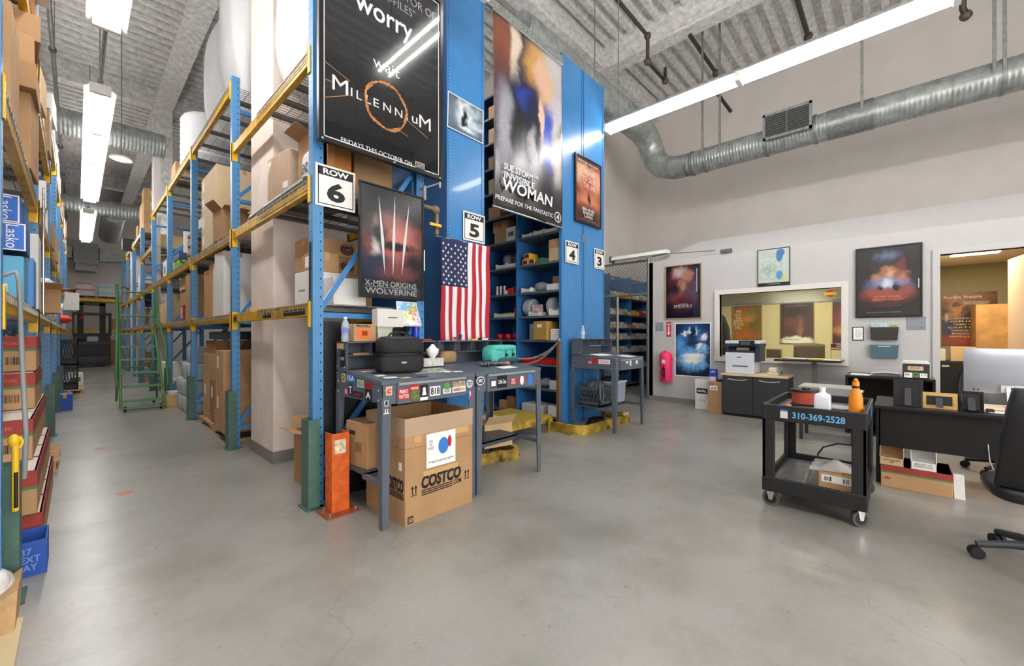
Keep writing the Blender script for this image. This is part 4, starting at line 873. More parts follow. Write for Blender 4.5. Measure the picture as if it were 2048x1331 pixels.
# ================================================================ work desks
def work_desk(label, x, y, w=.88, d=.76):
    """shop desk; origin at its front left foot, front faces -y"""
    t = thing('work_desk', label, 'desk', (x, y, 0))
    zf, zb = 1.07, 1.12
    top = MB().prism([(0, zf-.03), (d-.2, zb-.03), (d-.2, zb), (0, zf)], 'x', -.005, w+.005); top.build('desktop', DESKG, t, local=True, bevel=.003)
    ap = MB()
    for xx in (0, w-.004): ap.prism([(.0, .91), (d, .9), (d, 1.08), (d-.2, zb-.03), (0, zf-.03)], 'x', xx, xx+.004)
    ap.box(0, w, d-.004, d, .9, 1.1); ap.box(0, w, 0, .004, .9, 1.04); ap.build('apron', DESKG, t, local=True)
    for (lx, ly, sx, sy) in ((0, 0, 1, 1), (w, 0, -1, 1), (0, d, 1, -1), (w, d, -1, -1)):
        lg = MB(); a, b = .07, .045
        for (p, q) in ((sx, 0), (0, sy)):
            if p: lg.add([(lx, ly+sy*.004, 0), (lx+p*b, ly+sy*.004, 0), (lx+p*a, ly+sy*.004, .95), (lx, ly+sy*.004, .95), (lx, ly-sy*.003, 0), (lx+p*b, ly-sy*.003, 0), (lx+p*a, ly-sy*.003, .95), (lx, ly-sy*.003, .95)], [(0,1,2,3), (7,6,5,4), (0,4,5,1), (1,5,6,2), (2,6,7,3), (3,7,4,0)])
            else: lg.add([(lx+sx*.004, ly, 0), (lx+sx*.004, ly+q*b, 0), (lx+sx*.004, ly+q*a, .95), (lx+sx*.004, ly, .95), (lx-sx*.003, ly, 0), (lx-sx*.003, ly+q*b, 0), (lx-sx*.003, ly+q*a, .95), (lx-sx*.003, ly, .95)], [(0,3,2,1), (7,4,5,6), (0,1,5,4), (1,2,6,5), (2,3,7,6), (3,0,4,7)])
        lg.build('leg', DESKG, t, local=True)
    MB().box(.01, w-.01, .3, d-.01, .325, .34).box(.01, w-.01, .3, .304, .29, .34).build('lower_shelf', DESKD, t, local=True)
    for xx in (.006, w-.036): MB().box(xx, xx+.03, .02, .32, .3, .335).build('side_rail', DESKG, t, local=True)
    dr = MB().box(.11, w-.12, -.022, .0, .895, 1.04).build('drawer', DESKG, t, local=True, bevel=.004)
    MB().box(.115, w-.125, -.034, -.018, 1.035, 1.052).build('pull', M('worn_edge_steel', (150, 156, 164), .4, .2), dr, local=True)
    ri = MB(); y0, y1, z0, z1 = d-.2, d, zb-.01, 1.345
    for xx in (0, w-.006): ri.box(xx, xx+.006, y0, y1, z0, z1)
    ri.box(0, w, y1-.005, y1, z0, z1); ri.box(0, w, y0, y1, z1-.006, z1+.004); ri.box(0, w, y0+.01, y1, 1.232, 1.238)
    for k in (1, 2, 3): ri.box(w*k/4-.002, w*k/4+.002, y0+.01, y1, 1.238, z1-.006)
    ri.build('riser', DESKG, t, local=True)
    rv = None
    pts = []
    for (bx, by, bz) in ((.02, -.005, 1.0), (.045, -.005, 1.0), (w-.03, -.005, 1.0), (.02, -.005, .93)): pts.append((bx, by, bz))
    for (by, bz) in ((.05, 1.0), (.05, .93), (d-.05, 1.02), (d-.05, .94), (d-.16, 1.14), (d-.03, 1.14)): pts.append((-.004, by, bz))
    for p in pts:
        if rv is None: rv = MB().ball((0, 0, 0), .007, 6, 4).build('rivet', STEEL, t, local=True)
        else: rv = rv.copy(); C.objects.link(rv)
        rv.location = p
    return t
def sticker(t, name, x0, x1, z0, z1, mat, side='f', off=.0245, s=None, sm=None, sw=.8, sh=.6, bold=.01, rot=0):
    """sticker on a desk; coordinates are the world ones of its face"""
    yy = t.location.y
    if side == 'f':
        o = MB().box(x0, x1, yy-off, yy-off+.0015, z0, z1).build(name, mat, t)
        if s: text(s, sm, o, (x0+x1)/2, yy-off-.0006, (z0+z1)/2, (x1-x0)*sw, (z1-z0)*sh, local=False, bold=bold)
    else:
        xx = t.location.x
        o = MB().box(xx-.004, xx-.0025, x0, x1, z0, z1).build(name, mat, t)
        if s: text(s, sm, o, xx-.0046, (x0+x1)/2, (z0+z1)/2, (x1-x0)*sw, (z1-z0)*sh, local=False, rz=W_, bold=bold)
    return o
d1 = work_desk('grey steel shop desk covered in stickers, nearest the camera under the hanging posters', 1.5, 2.685)
d2 = work_desk('grey steel shop desk in the middle with a turquoise bag on top', 2.405, 2.685)
d3 = work_desk('grey steel shop desk standing alone in front of the ROW 3 and ROW 4 panels', 5.26, 2.925)
RDP = M('sticker_red', (178, 40, 40), .5); DKP = M('sticker_black', (24, 24, 26), .5); WHP = M('sticker_white', (226, 226, 224), .5); BLP = M('sticker_blue', (52, 120, 196), .5); NVP = M('sticker_navy', (36, 44, 76), .5); GRP = M('sticker_green', (84, 140, 72), .5); TNP = M('sticker_tan', (206, 170, 130), .6, noise=(40, .3))
sticker(d1, 'sticker', 1.615, 1.705, .925, 1.01, RDP, s='PAINT\nVATOS', sm=WINK, sw=.9, sh=.75)
o = sticker(d1, 'sticker', 1.715, 1.79, .905, 1.03, RDP); MB().box(1.717, 1.788, 2.658, 2.6605, .908, .985).build('picture', M('sticker_picture', (98, 110, 62), .5, noise=(40, .4)), o); text('RAMONES', CRI, o, 1.752, 2.6595, 1.003, .065, .018, local=False, bold=.02)
o = sticker(d1, 'sticker', 1.8, 1.875, .9, 1.02, DKP); MB().ball((1.84, 2.66, .985), (.014, .001, .018), 10, 6).prism([(1.82, .94), (1.86, .94), (1.853, .972), (1.827, .972)], 'y', 2.6593, 2.6604).box(1.802, 1.873, 2.6593, 2.6604, .902, .926).build('picture', WHP, o)
o = sticker(d1, 'sticker', 1.893, 1.992, .925, 1.0, WHP); text('818', BLACK, o, 1.9425, 2.6598, .9625, .085, .055, local=False, bold=.025)
o = sticker(d1, 'sticker', 2.02, 2.1, .93, .972, WHP, s='VALLEY', sm=NVP, bold=.03); o2 = MB().ball((2.06, 2.661, .99), (.035, .002, .03), 12, 8).build('sticker', GRP, d1)
o = sticker(d1, 'sticker', 2.115, 2.255, .93, .975, WHP, s='AMERICA', sm=RDP, sw=.9, bold=.03); MB().box(2.12, 2.25, 2.6605, 2.662, .975, 1.02).build('sticker', M('landscape_sticker', (164, 150, 120), .5, noise=(30, .4)), d1)
MB().lathe((0, 0, 0), [(.036, 0), (.036, .002)], 20).xf(Matrix.Translation((2.318, 2.683, .985)) @ Matrix.Rotation(PI/2, 4, 'X')).build('sticker', M('sticker_grey', (190, 192, 196), .5), d1); text('737', DKP, d1, 2.318, 2.6805, .985, .045, .03, local=False, name='sticker_lettering', bold=.03)
o = sticker(d1, 'sticker', 2.305, 2.345, .85, .935, BLP, off=.0045); MB().prism([(2.322, .852), (2.343, .852), (2.343, .933), (2.33, .933), (2.318, .9)], 'y', 2.6795, 2.681).build('red_half', RDP, o); MB().ball((2.323, 2.6795, .9), (.006, .001, .025), 8, 6).build('silhouette', WHP, o)
o = sticker(d1, 'sticker', 1.525, 1.575, .965, 1.03, TNP, off=.0045); text('C', RDP, o, 1.55, 2.6798, .997, .03, .035, local=False, bold=.06)
o = MB().prism([(1.512, .93), (1.546, .93), (1.542, .89), (1.516, .89)], 'y', 2.679, 2.681).prism([(1.505, .835), (1.553, .835), (1.548, .843), (1.51, .843)], 'y', 2.679, 2.681).box(1.517, 1.523, 2.679, 2.681, .84, .87).box(1.535, 1.541, 2.679, 2.681, .84, .87).build('sticker', WHP, d1); MB().prism([(1.518, .926), (1.54, .926), (1.537, .895), (1.521, .895)], 'y', 2.678, 2.679).build('dark_fill', DKP, o)
for (y0, y1, z0, z1, m, s, sm) in ((3.265, 3.33, 1.02, 1.09, M('sticker_yellow', (206, 186, 110), .5), '2', DKP), (3.1, 3.24, 1.03, 1.095, BLP, 'I LA', WINK), (3.22, 3.28, .915, .98, RDP, 'INK', WINK), (3.145, 3.21, .92, 1.015, NVP, 'T', WINK), (2.965, 3.13, .92, .965, DKP, '66 RED +', RDP), (2.955, 3.06, 1.0, 1.06, M('sticker_pale_green', (170, 190, 176), .5), 'G', GRP), (2.835, 2.935, 1.0, 1.05, RDP, 'LOUD', DKP), (2.835, 2.935, .91, .995, DKP, 'A', WINK)):
    sticker(d1, 'sticker', y0, y1, z0, z1, m, 's', s=s, sm=sm, sw=.75, sh=.6, bold=.02)
MB().box(1.4955, 1.4975, 3.3, 3.42, 1.29, 1.335).build('masking_tape', TAPE, d1)
sticker(d1, 'sticker', 3.28, 3.36, 1.14, 1.28, DKP, 's', s='SLOW', sm=WINK, sh=.2)
for k, (x, y, w, d, m, r) in enumerate(((1.6, 3.12, .1, .05, TNP, .2), (1.66, 3.02, .12, .06, DKP, -.2), (1.6, 2.9, .08, .05, WHP, .1), (1.63, 2.8, .1, .05, WHP, -.1), (1.72, 2.74, .09, .04, M('sticker_yellow'), .2), (1.88, 2.74, .1, .03, DKP, .1), (2.2, 2.84, .07, .05, WHP, .3), (2.3, 2.82, .08, .05, WHP, -.2), (1.78, 3.1, .09, .05, M('sticker_yellow'), .1))):
    z = 1.07+.05*(y-2.685)/.56+.0015
    MB().box(-w/2, w/2, -d/2, d/2, 0, .001).xf(Matrix.Translation((x, y, z)) @ Matrix.Rotation(r, 4, 'Z') @ Matrix.Rotation(.089, 4, 'X')).build('sticker', m, d1)
o = MB().box(-.17, .17, -.1, .1, 0, .001).xf(Matrix.Translation((2.08, 2.95, 1.0965)) @ Matrix.Rotation(-.1, 4, 'Z') @ Matrix.Rotation(.089, 4, 'X')).build('sticker', WHP, d1); MB().box(-.16, .16, -.09, .09, .001, .0018).xf(Matrix.Translation((2.08, 2.95, 1.0965)) @ Matrix.Rotation(-.1, 4, 'Z') @ Matrix.Rotation(.089, 4, 'X')).build('picture', M('print_picture', (150, 170, 150), .5, noise=(22, .5)), o)
MB().lathe((0, 0, 0), [(.05, 0), (.05, .002)], 20).xf(Matrix.Translation((2.445, 2.683, 1.0)) @ Matrix.Rotation(PI/2, 4, 'X') @ Matrix.Diagonal((1, .75, 1, 1))).build('sticker', WHP, d2)
MB().lathe((0, 0, 0), [(.042, 0), (.042, .001)], 20).xf(Matrix.Translation((2.445, 2.681, 1.0)) @ Matrix.Rotation(PI/2, 4, 'X') @ Matrix.Diagonal((1, .72, 1, 1))).build('sticker', NVP, d2); text('SRY', WINK, d2, 2.445, 2.679, 1.0, .055, .03, local=False, name='sticker_lettering', bold=.03)
for (x0, x1, z0, z1, m, s, sm) in ((2.55, 2.62, .93, 1.0, DKP, 'I', WINK), (2.63, 2.76, .92, 1.03, DKP, 'Coffin Case', WINK), (2.81, 2.88, .93, 1.0, RDP, 'PAINT\nVATOS', WINK), (2.91, 3.03, .95, .985, RDP, None, None), (3.06, 3.12, .91, 1.02, BLP, None, None)):
    sticker(d2, 'sticker', x0, x1, z0, z1, m, s=s, sm=sm, sh=.35 if s and len(s) > 8 and '\n' not in s else .7)
MB().ball((2.97, 2.661, .965), (.03, .002, .045), 12, 8).build('sticker', WHP, d2)
for (y0, y1, z0, z1, m, s, sm) in ((3.31, 3.38, .97, 1.03, RDP, 'SIGN', WINK), (3.22, 3.29, .99, 1.1, RDP, None, None), (3.01, 3.2, .985, 1.05, WHP, 'RENTAL RETURNS\nCHECK IN HERE', RDP)):
    sticker(d3, 'sticker', y0, y1, z0, z1, m, 's', s=s, sm=sm)
for (x0, x1, z0, z1, m) in ((5.52, 5.6, .99, 1.02, WHP), (5.64, 5.69, .95, 1.03, WHP), (5.83, 5.9, .97, 1.02, WHP)): sticker(d3, 'sticker', x0, x1, z0, z1, m)
def paper(label, x, y, w, d, r, zf, mat=PAPER, name='paper_sheet', tl=.089):
    o = MB().box(-w/2, w/2, -d/2, d/2, 0, .0015).xf(Matrix.Translation((x, y, zf)) @ Matrix.Rotation(r, 4, 'Z') @ Matrix.Rotation(tl, 4, 'X')).build(name, mat); return tag(o, label, 'paper')
paper('white form with red heading lying on the middle desk beside the turquoise bag', 2.93, 2.83, .22, .12, .05, 1.085)
paper('white sheet on the front of the far desk', 5.8, 3.05, .3, .2, .1, 1.0835); paper('second white sheet behind the first on the far desk', 5.5, 3.3, .34, .2, -.1, 1.106)
paper('white paper in the pigeonhole of the far desk', 5.7, 3.55, .26, .14, .0, 1.2395, tl=0)

# ---------------- things on and under the desks
def bottle(label, x, y, z, r, h, body, cap, lab=None, name='water_bottle'):
    t = thing(name, label, 'bottle', (x, y, z))
    MB().lathe((x, y, z), [(r*.9, 0), (r, h*.04), (r, h*.2), (r*.93, h*.25), (r, h*.3), (r, h*.55), (r*.95, h*.62), (r*.8, h*.75), (r*.38, h*.9), (r*.36, h*.93)], 16).build('body', body, t)
    MB().cyl((x, y, z), r*.42, h*.93, h, 12).build('cap', cap, t)
    if lab: MB().lathe((x, y, z), [(r*1.012, h*.33), (r*1.012, h*.56)], 16, cap=False).build('label_band', lab, t)
    return t
PET = M('clear_bottle', (206, 222, 232), .08, alpha=.45); LILAC = M('lilac_label', (126, 128, 200), .5, noise=(30, .3))
bottle('clear water bottle with a lilac label on the left end of the near desk', 1.535, 3.35, 1.349, .034, .205, PET, WINK, LILAC)
bottle('clear water bottle on the far desk in front of the blue panels', 5.42, 3.58, 1.349, .034, .205, PET, WINK, M('pale_label', (190, 200, 214), .5))
def carton(label, x, y, z, w, d, h, rz=0, mat=None, name='carton', tape=True, lab=None, open_=False, flaps=0, band=None, cat='box', group=None, words=None, tm=None, wm_=BLACK, hole=False, drip=None):
    """x,y is the centre of the base; w along x, d along y; lab: (face, u, v, w, h); words: (string, face, u, v, w, h)"""
    t = thing(name, label, cat, (x, y, z), rz, group); mat = mat or CARD; x0, x1, y0, y1 = -w/2, w/2, -d/2, d/2; th = .006
    if not open_:
        MB().box(x0, x1, y0, y1, 0, h).build('body', mat, t, local=True, bevel=.004, seg=1)
    else:
        b = MB().box(x0, x1, y0, y1, 0, th)
        for a in ((x0, x0+th, y0, y1), (x1-th, x1, y0, y1), (x0+th, x1-th, y0, y0+th), (x0+th, x1-th, y1-th, y1)): b.box(*a, th, h)
        b.build('body', mat, t, local=True)
        if flaps:
            for (p, q, n) in (((x0, y0), (x1, y0), (0, -1)), ((x0, y1), (x1, y1), (0, 1)), ((x0, y0), (x0, y1), (-1, 0)), ((x1, y0), (x1, y1), (1, 0)))[:flaps]:
                L_ = min(w, d)*.45; a = R.uniform(.3, .9); dx, dy, dz = n[0]*L_*math.cos(a), n[1]*L_*math.cos(a), L_*math.sin(a)*R.choice((1, .4))
                f = MB(); P = [(p[0], p[1], h), (q[0], q[1], h), (q[0]+dx, q[1]+dy, h+dz), (p[0]+dx, p[1]+dy, h+dz)]
                f.add(P+[(a_, b_, c_+.004) for a_, b_, c_ in P], [(0,3,2,1), (4,5,6,7), (0,1,5,4), (1,2,6,5), (2,3,7,6), (3,0,4,7)]); f.build('flap', mat, t, local=True)
    tm = tm or TAPE
    if tape and not open_:
        if d >= w: MB().box(-.024, .024, y0-.0008, y1+.0008, h-.07, h+.001).build('tape', tm, t, local=True)
        else: MB().box(x0-.0008, x1+.0008, -.024, .024, h-.07, h+.001).build('tape', tm, t, local=True)
    def face(f, u, v, e=.0015):
        return {'f': ((x0+u*w, y0-e, v*h), 0), 'l': ((x0-e, y1-u*d, v*h), W_), 'r': ((x1+e, y0+u*d, v*h), PI/2), 'b': ((x1-u*w, y1+e, v*h), PI)}[f]
    for q in ([lab] if lab and not isinstance(lab, list) else (lab or [])):
        (p, rr) = face(q[0], q[1], q[2], .0005); lw, lh = q[3], q[4]; lm = q[5] if len(q) > 5 else PAPER
        MB().box(-lw/2, lw/2, -.001, 0, -lh/2, lh/2).xf(Matrix.Translation(p) @ Matrix.Rotation(rr, 4, 'Z')).build('label', lm, t, local=True)
    for q in ([words] if words and not isinstance(words, list) else (words or [])):
        (p, rr) = face(q[1], q[2], q[3], .0022); text(q[0], q[6] if len(q) > 6 else wm_, t, p[0], p[1], p[2], q[4], q[5], rz=rr, bold=q[7] if len(q) > 7 else .01)
    if band:
        for (z0, z1, bm) in band: MB().box(x0-.0015, x1+.0015, y0-.0015, y1+.0015, z0*h, z1*h).build('printed_band', bm, t, local=True)
    if hole: (p, rr) = face(hole[0], hole[1], hole[2], .0004); MB().box(-.045, .045, -.0006, 0, -.016, .016).xf(Matrix.Translation(p) @ Matrix.Rotation(rr, 4, 'Z')).build('hand_hole', DARK, t, local=True)
    return t
def barcode(par, x, y, z, w, h, rz=0, n=11, mat=BLACK):
    b = MB(); q = 0
    for k in range(n): ww = w/n*R.choice((.3, .5, .7)); b.box(-w/2+w*k/n, -w/2+w*k/n+ww, -.0006, 0, -h/2, h/2)
    return b.xf(Matrix.Translation((x, y, z)) @ Matrix.Rotation(rz, 4, 'Z')).build('barcode', mat, par, local=True)
t = carton('small brown carton with an orange barcode label on the near desk riser', 1.665, 3.33, 1.35, .2, .14, .145, 0, lab=('f', .42, .45, .105, .075, ORP), words=[('PROCELL', 'f', .42, .9, .13, .022, BLACK, .03)])
barcode(t, -.005, -.0728, .068, .05, .04)
t = thing('tub', 'frosted square plastic tub with a brush in it on the near desk riser', 'tub', (1.86, 3.33, 1.35)); FROST = M('frosted_plastic', (222, 224, 206), .3, alpha=.75)
MB().prism([(1.795, 1.35), (1.915, 1.35), (1.93, 1.475), (1.78, 1.475)], 'y', 3.27, 3.39).build('body', FROST, t, bevel=.006); MB().box(1.776, 1.934, 3.262, 3.398, 1.468, 1.482).build('rim', FROST, t)
t = thing('brush', 'grey handled brush standing upright in the plastic tub', 'brush', (1.815, 3.3, 1.484)); MB().tube([(1.81, 3.3, 1.484), (1.815, 3.3, 1.55), (1.82, 3.31, 1.62)], [.012, .02, .012], 8).build('handle', M('brush_grey', (176, 182, 188), .4), t)
MB().ball((1.81, 3.3, 1.492), (.02, .015, .01), 8, 6).build('bristles', PAPER2, t)
t = thing('bottle', 'tall royal blue plastic bottle on the near desk riser', 'bottle', (2.205, 3.33, 1.35)); RB = M('royal_blue_plastic', (28, 52, 168), .3)
MB().lathe((2.205, 3.33, 1.35), [(.033, 0), (.036, .01), (.036, .2), (.02, .235), (.014, .24)], 16).build('body', RB, t); MB().cyl((2.205, 3.33, 1.35), .014, .24, .262, 10).build('cap', RB, t)
t = thing('suggestion_box', 'white slotted box hanging on the rack beam above the near desk', 'box', (1.9, 3.3, 1.55)); MB().box(1.765, 2.02, 3.24, 3.34, 1.475, 1.63).build('body', M('box_white_enamel', (206, 204, 200), .45), t, bevel=.004); MB().box(1.865, 1.955, 3.2385, 3.2405, 1.553, 1.561).build('slot', BLACK, t)
MB().box(1.8, 1.96, 3.33, 3.345, 1.6, 1.645).build('hanger', GALV, t)
t = thing('comic_print', 'curled colourful cartoon print hanging on the rack behind the near desk', 'print', (2.115, 3.33, 1.6)); A = blob('comic_colours', (150, 170, 190), [(-.04, .06, .06, .05, (70, 130, 206), .6), (.05, .04, .05, .07, (120, 130, 62), .7), (-.03, -.03, .08, .04, (214, 176, 80), .7), (.02, -.08, .05, .04, (206, 206, 196), .6), (.06, -.03, .03, .04, (190, 72, 50), .6)], .08, .4, .3, 30)
MB().sheet(lambda u, v: (-.11+.22*u, -.05*(1-v)**2*(.4+u)-.012*math.sin(v*5), -.115+.23*v), 8, 10, .0015).build('sheet', PAPER, t, local=True); MB().sheet(lambda u, v: (-.1+.2*u, -.05*(.97-.94*v)**2*(.4+u)-.012*math.sin((.03+.94*v)*5)-.0012, -.108+.216*v), 8, 10, .0005).build('picture', A, t, local=True)
t = thing('lunch_bag', 'black two tier insulated lunch bag on the near desk', 'bag', (1.84, 3.02, 1.1), -.22); NYL = M('black_nylon', (30, 30, 32), .75, bump=(120, .15)); 
b0 = MB().ball((0, 0, .075), (.185, .12, .078), 24, 12, .35); b0.build('lower_compartment', NYL, t, local=True)
MB().ball((0, .005, .215), (.18, .115, .075), 24, 12, .45).build('upper_compartment', NYL, t, local=True)
MB().ball((-.02, -.01, .275), (.14, .1, .02), 20, 8, .6).build('lid_flap', M('black_nylon_sheen', (40, 40, 43), .6), t, local=True)
zp = MB()
for z in (.143, .152): zp.tube([(.187*math.copysign(abs(math.cos(a))**.35, math.cos(a)), .122*math.copysign(abs(math.sin(a))**.35, math.sin(a)), z) for a in [2*PI*k/40+.001 for k in range(41)]], .005, 5)
zp.build('zip', BLKG, t, local=True); MB().tube([(-.09, 0, .29), (-.07, 0, .318), (0, 0, .328), (.07, 0, .318), (.09, 0, .29)], .009, 8).build('handle', NYL, t, local=True)
MB().box(-.02, .02, -.1225, -.12, .075, .088).build('badge', M('badge_grey', (176, 176, 176), .5), t, local=True)
t = thing('tissue_box', 'tissue box with a tissue pulled up on the near desk', 'box', (2.25, 3.15, 1.12)); MB().box(2.14, 2.36, 3.1, 3.2, 1.118, 1.19).build('body', M('tissue_carton', (196, 194, 186), .6, noise=(30, .15)), t)
MB().lathe((2.27, 3.15, 1.19), [(.02, 0), (.05, .04), (.06, .08), (.035, .1), (.01, .13)], 7).build('tissue', PAPER, t)
tag(MB().ball((1.705, 3.08, 1.13), (.02, .02, .018), 10, 6).build('wooden_knob', M('light_wood', (196, 160, 120), .6)), 'small wooden knob beside the black lunch bag', 'knob')
tag(MB().box(1.58, 1.74, 3.3, 3.4, 1.239, 1.252).build('flattened_cardboard', CARD), 'strip of cardboard in the left pigeonhole of the near desk', 'cardboard')
# turquoise bag, gloves, brown paper bag
t = thing('tool_bag', 'turquoise soft tool bag on the middle desk', 'bag', (3.1, 3.1, 1.112), .12)
MB().ball((0, 0, .09), (.215, .1, .09), 22, 12, .45).build('body', TEAL, t, local=True); MB().ball((0, -.02, .155), (.2, .09, .035), 20, 8, .5).build('lid_flap', TEAL, t, local=True)
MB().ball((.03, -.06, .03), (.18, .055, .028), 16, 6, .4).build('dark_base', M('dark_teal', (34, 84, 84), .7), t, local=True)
st = MB()
for x in (-.02, .1): st.box(x-.012, x+.012, -.108, -.1, .02, .16)
st.tube([(-.2, -.05, .1), (-.225, -.06, .06), (-.215, -.08, .02)], .009, 6); st.build('strap', M('teal_webbing', (54, 140, 132), .7), t, local=True)
bk = MB()
for x in (-.02, .1): bk.box(x-.018, x+.018, -.116, -.106, .07, .1)
bk.build('buckle', BLK, t, local=True)
GLV = M('grey_glove', (96, 98, 104), .85, noise=(20, .15))
for k, (x, y, r) in enumerate(((2.83, 3.0, .5), (2.98, 2.94, -.3))):
    t = thing('work_glove', ('grey work glove lying in front of the turquoise bag, left one', 'grey work glove with orange cuff lying in front of the turquoise bag, right one')[k], 'glove', (x, y, 1.1), r)
    g = MB().ball((0, 0, .02), (.05, .04, .018), 12, 8)
    for j in range(4): g.tube([(-.035, -.03+.02*j, .02), (-.085-.012*(j in (1, 2)), -.04+.026*j, .022), (-.115-.014*(j in (1, 2)), -.046+.03*j, .012)], [.012, .011, .008], 6)
    g.tube([(0, .03, .02), (-.03, .065, .018), (-.05, .075, .012)], [.013, .012, .008], 6); g.build('hand', GLV, t, local=True)
    MB().ball((.055, 0, .018), (.03, .042, .016), 10, 6).build('cuff', M('orange_cuff', (206, 110, 90), .8) if k else GLV, t, local=True)
t = thing('paper_bag', 'crumpled brown paper bag on the left back of the middle desk', 'bag', (2.56, 3.36, 1.125)); MB().ball((2.55, 3.3, 1.185), (.1, .06, .062), 12, 8, .5).build('body', M('kraft_paper', (150, 118, 84), .7, bump=(30, .6)), t)
# things on the middle riser
t = thing('figurine', 'tiny blue and red standing figurine on the middle desk riser', 'figurine', (2.75, 3.33, 1.35)); MB().lathe((2.75, 3.33, 1.35), [(.012, 0), (.014, .03), (.02, .05), (.008, .065)], 8).build('body', NVP, t); MB().ball((2.75, 3.33, 1.424), .012, 8, 6).build('head', BLP, t); MB().cyl((2.75, 3.33, 1.35), .022, -.001, .006, 10).build('base', RDP, t)
t = thing('figurine', 'tiny dark animal figurine left of the blue one on the middle desk riser', 'figurine', (2.68, 3.33, 1.35)); MB().ball((2.68, 3.33, 1.372), (.025, .015, .015), 8, 6).build('body', WOODD, t); MB().ball((2.705, 3.33, 1.382), .011, 8, 6).build('head', WOODD, t)
t = thing('box_cutter', 'yellow and black knife lying on the middle desk riser', 'tool', (2.95, 3.31, 1.35)); MB().box(2.89, 2.97, 3.3, 3.325, 1.35, 1.365).build('handle', YELP, t); MB().box(2.97, 3.03, 3.305, 3.32, 1.353, 1.362).build('blade', BLK, t)
t = thing('label_gun', 'black and white hand tool lying on the middle desk riser', 'tool', (3.1, 3.34, 1.35)); MB().box(3.03, 3.21, 3.31, 3.37, 1.35, 1.375).build('body', BLK, t, bevel=.006); MB().box(3.04, 3.13, 3.306, 3.31, 1.353, 1.37).build('white_panel', WINK, t)
tag(MB().box(2.27, 2.37, 3.3, 3.36, 1.35, 1.366).build('toy_car', RDP, bevel=.006), 'small red and blue toy on the near desk riser by the blue bottle', 'toy')
# open carton for bottles under the near desk
t = thing('carton', 'large open brown carton under the near desk with a taped recycling notice', 'box', (1.96, 2.9, 0)); x0, x1, y0, y1, h = 1.642, 2.292, 2.618, 3.2, .785
b = MB().box(x0, x1, y0, y1, 0, .008)
for a in ((x0, x0+.008, y0, y1), (x1-.008, x1, y0, y1), (x0+.008, x1-.008, y0, y0+.008), (x0+.008, x1-.008, y1-.008, y1)): b.box(*a, .008, h)
b.build('body', CARD, t); MB().box(x0+.012, x1-.012, y0+.012, y1-.012, .01, .012).build('inside_floor', CARDI, t)
MB().box(x0-.001, x1+.001, y0-.001, y1+.001, .562, .567).build('flap_crease', CARDD, t)
ln = MB()
for a in ((x0-.004, x1+.004, y0-.004, y0-.002), (x0-.004, x0-.002, y0-.004, y1), (x1+.002, x1+.004, y0-.004, y1)): ln.box(*a, .655, h+.004)
ln.build('polythene_liner', M('liner_film', (222, 206, 186), .15, alpha=.2), t)
for (a, b2) in ((1.72, 1.78), (1.86, 2.0), (2.05, 2.25)): MB().box(a, b2, y0-.0025, y0-.001, .6, .65).build('tape', TAPE, t)
MB().box(1.8, 2.14, y0-.0025, y0-.001, .33, .37).build('tape', TAPE, t)
sh = MB().box(1.825, 2.105, y0-.0075, y0-.005, .385, .645).build('notice_sheet', PAPER, t)
text('SAVE\nTHE\nPLANET', BLACK, sh, 1.865, y0-.0085, .56, .055, .075, local=False, bold=.005); text('*****RECYCLE BOTTLES HERE*****', BLACK, sh, 1.965, y0-.0085, .425, .25, .018, local=False, bold=.01)
MB().ball((1.985, y0-.008, .535), (.05, .0006, .065), 16, 8).build('blue_patch', BLP, sh); MB().ball((2.045, y0-.0086, .56), (.02, .0006, .045), 12, 8).build('red_patch', RDP, sh)
text('COSTCO', BLACK, t, 1.975, y0-.002, .287, .385, .1, local=False, bold=.05, shear=.12); text('.COM', BLACK, t, 2.128, y0-.002, .215, .085, .036, local=False, bold=.04)
ru = MB()
for k in range(3): ru.box(1.785, 2.08, y0-.002, y0-.0005, .222-.016*k, .23-.016*k)
ru.build('printed_rule', BLACK, t)
text('COSTCO', BLACK, t, x0-.002, 2.76, .287, .25, .1, local=False, rz=W_, bold=.05, shear=.12); ru = MB()
for k in range(3): ru.box(x0-.002, x0-.0005, 2.64, 2.86, .222-.016*k, .23-.016*k)
ru.build('printed_rule', BLACK, t)
ar = MB()
for cxx in (1.705, 1.735, 2.215, 2.245):
    ar.box(cxx-.004, cxx+.004, y0-.002, y0-.0005, .22, .27); ar.add([(cxx-.013, y0-.0015, .262), (cxx+.013, y0-.0015, .262), (cxx, y0-.0015, .285)], [(0, 1, 2)])
for a, b2 in ((1.695, 1.745), (2.205, 2.255)): ar.box(a, b2, y0-.002, y0-.0005, .208, .214)
ar.build('up_arrows', BLACK, t); MB().box(1.665, 1.712, y0-.002, y0-.0005, .012, .065).build('size_mark', BLACK, t); text('50', CARDL, t, 1.6885, y0-.0028, .038, .035, .035, name='size_number', local=False, bold=.02)
MB().box(x0-.0025, x0-.0005, 2.66, 2.7, .4, .46).build('label', PAPER, t); MB().box(x0-.0025, x0-.0005, 2.86, 2.89, .44, .56).build('green_label', M('green_label', (130, 220, 80), .5), t)
t = carton('plain brown carton with a hand hole on the lower shelf of the near desk', 1.67, 3.2, .341, .24, .3, .36, .12, CARDL if False else CARD, hole=('l', .3, .75))
MB().box(-.1215, -.1205, -.07, .02, .12, .2).build('printed_square', CARDD, t, local=True)
carton('battered brown carton under the middle desk on the yellow kerb', 3.3, 3.42, .145, .36, .3, .26, -.25, CARDL, open_=True, flaps=3, words=[('3M  SAFETY', 'f', .5, .5, .16, .04, BLACK, .03)])

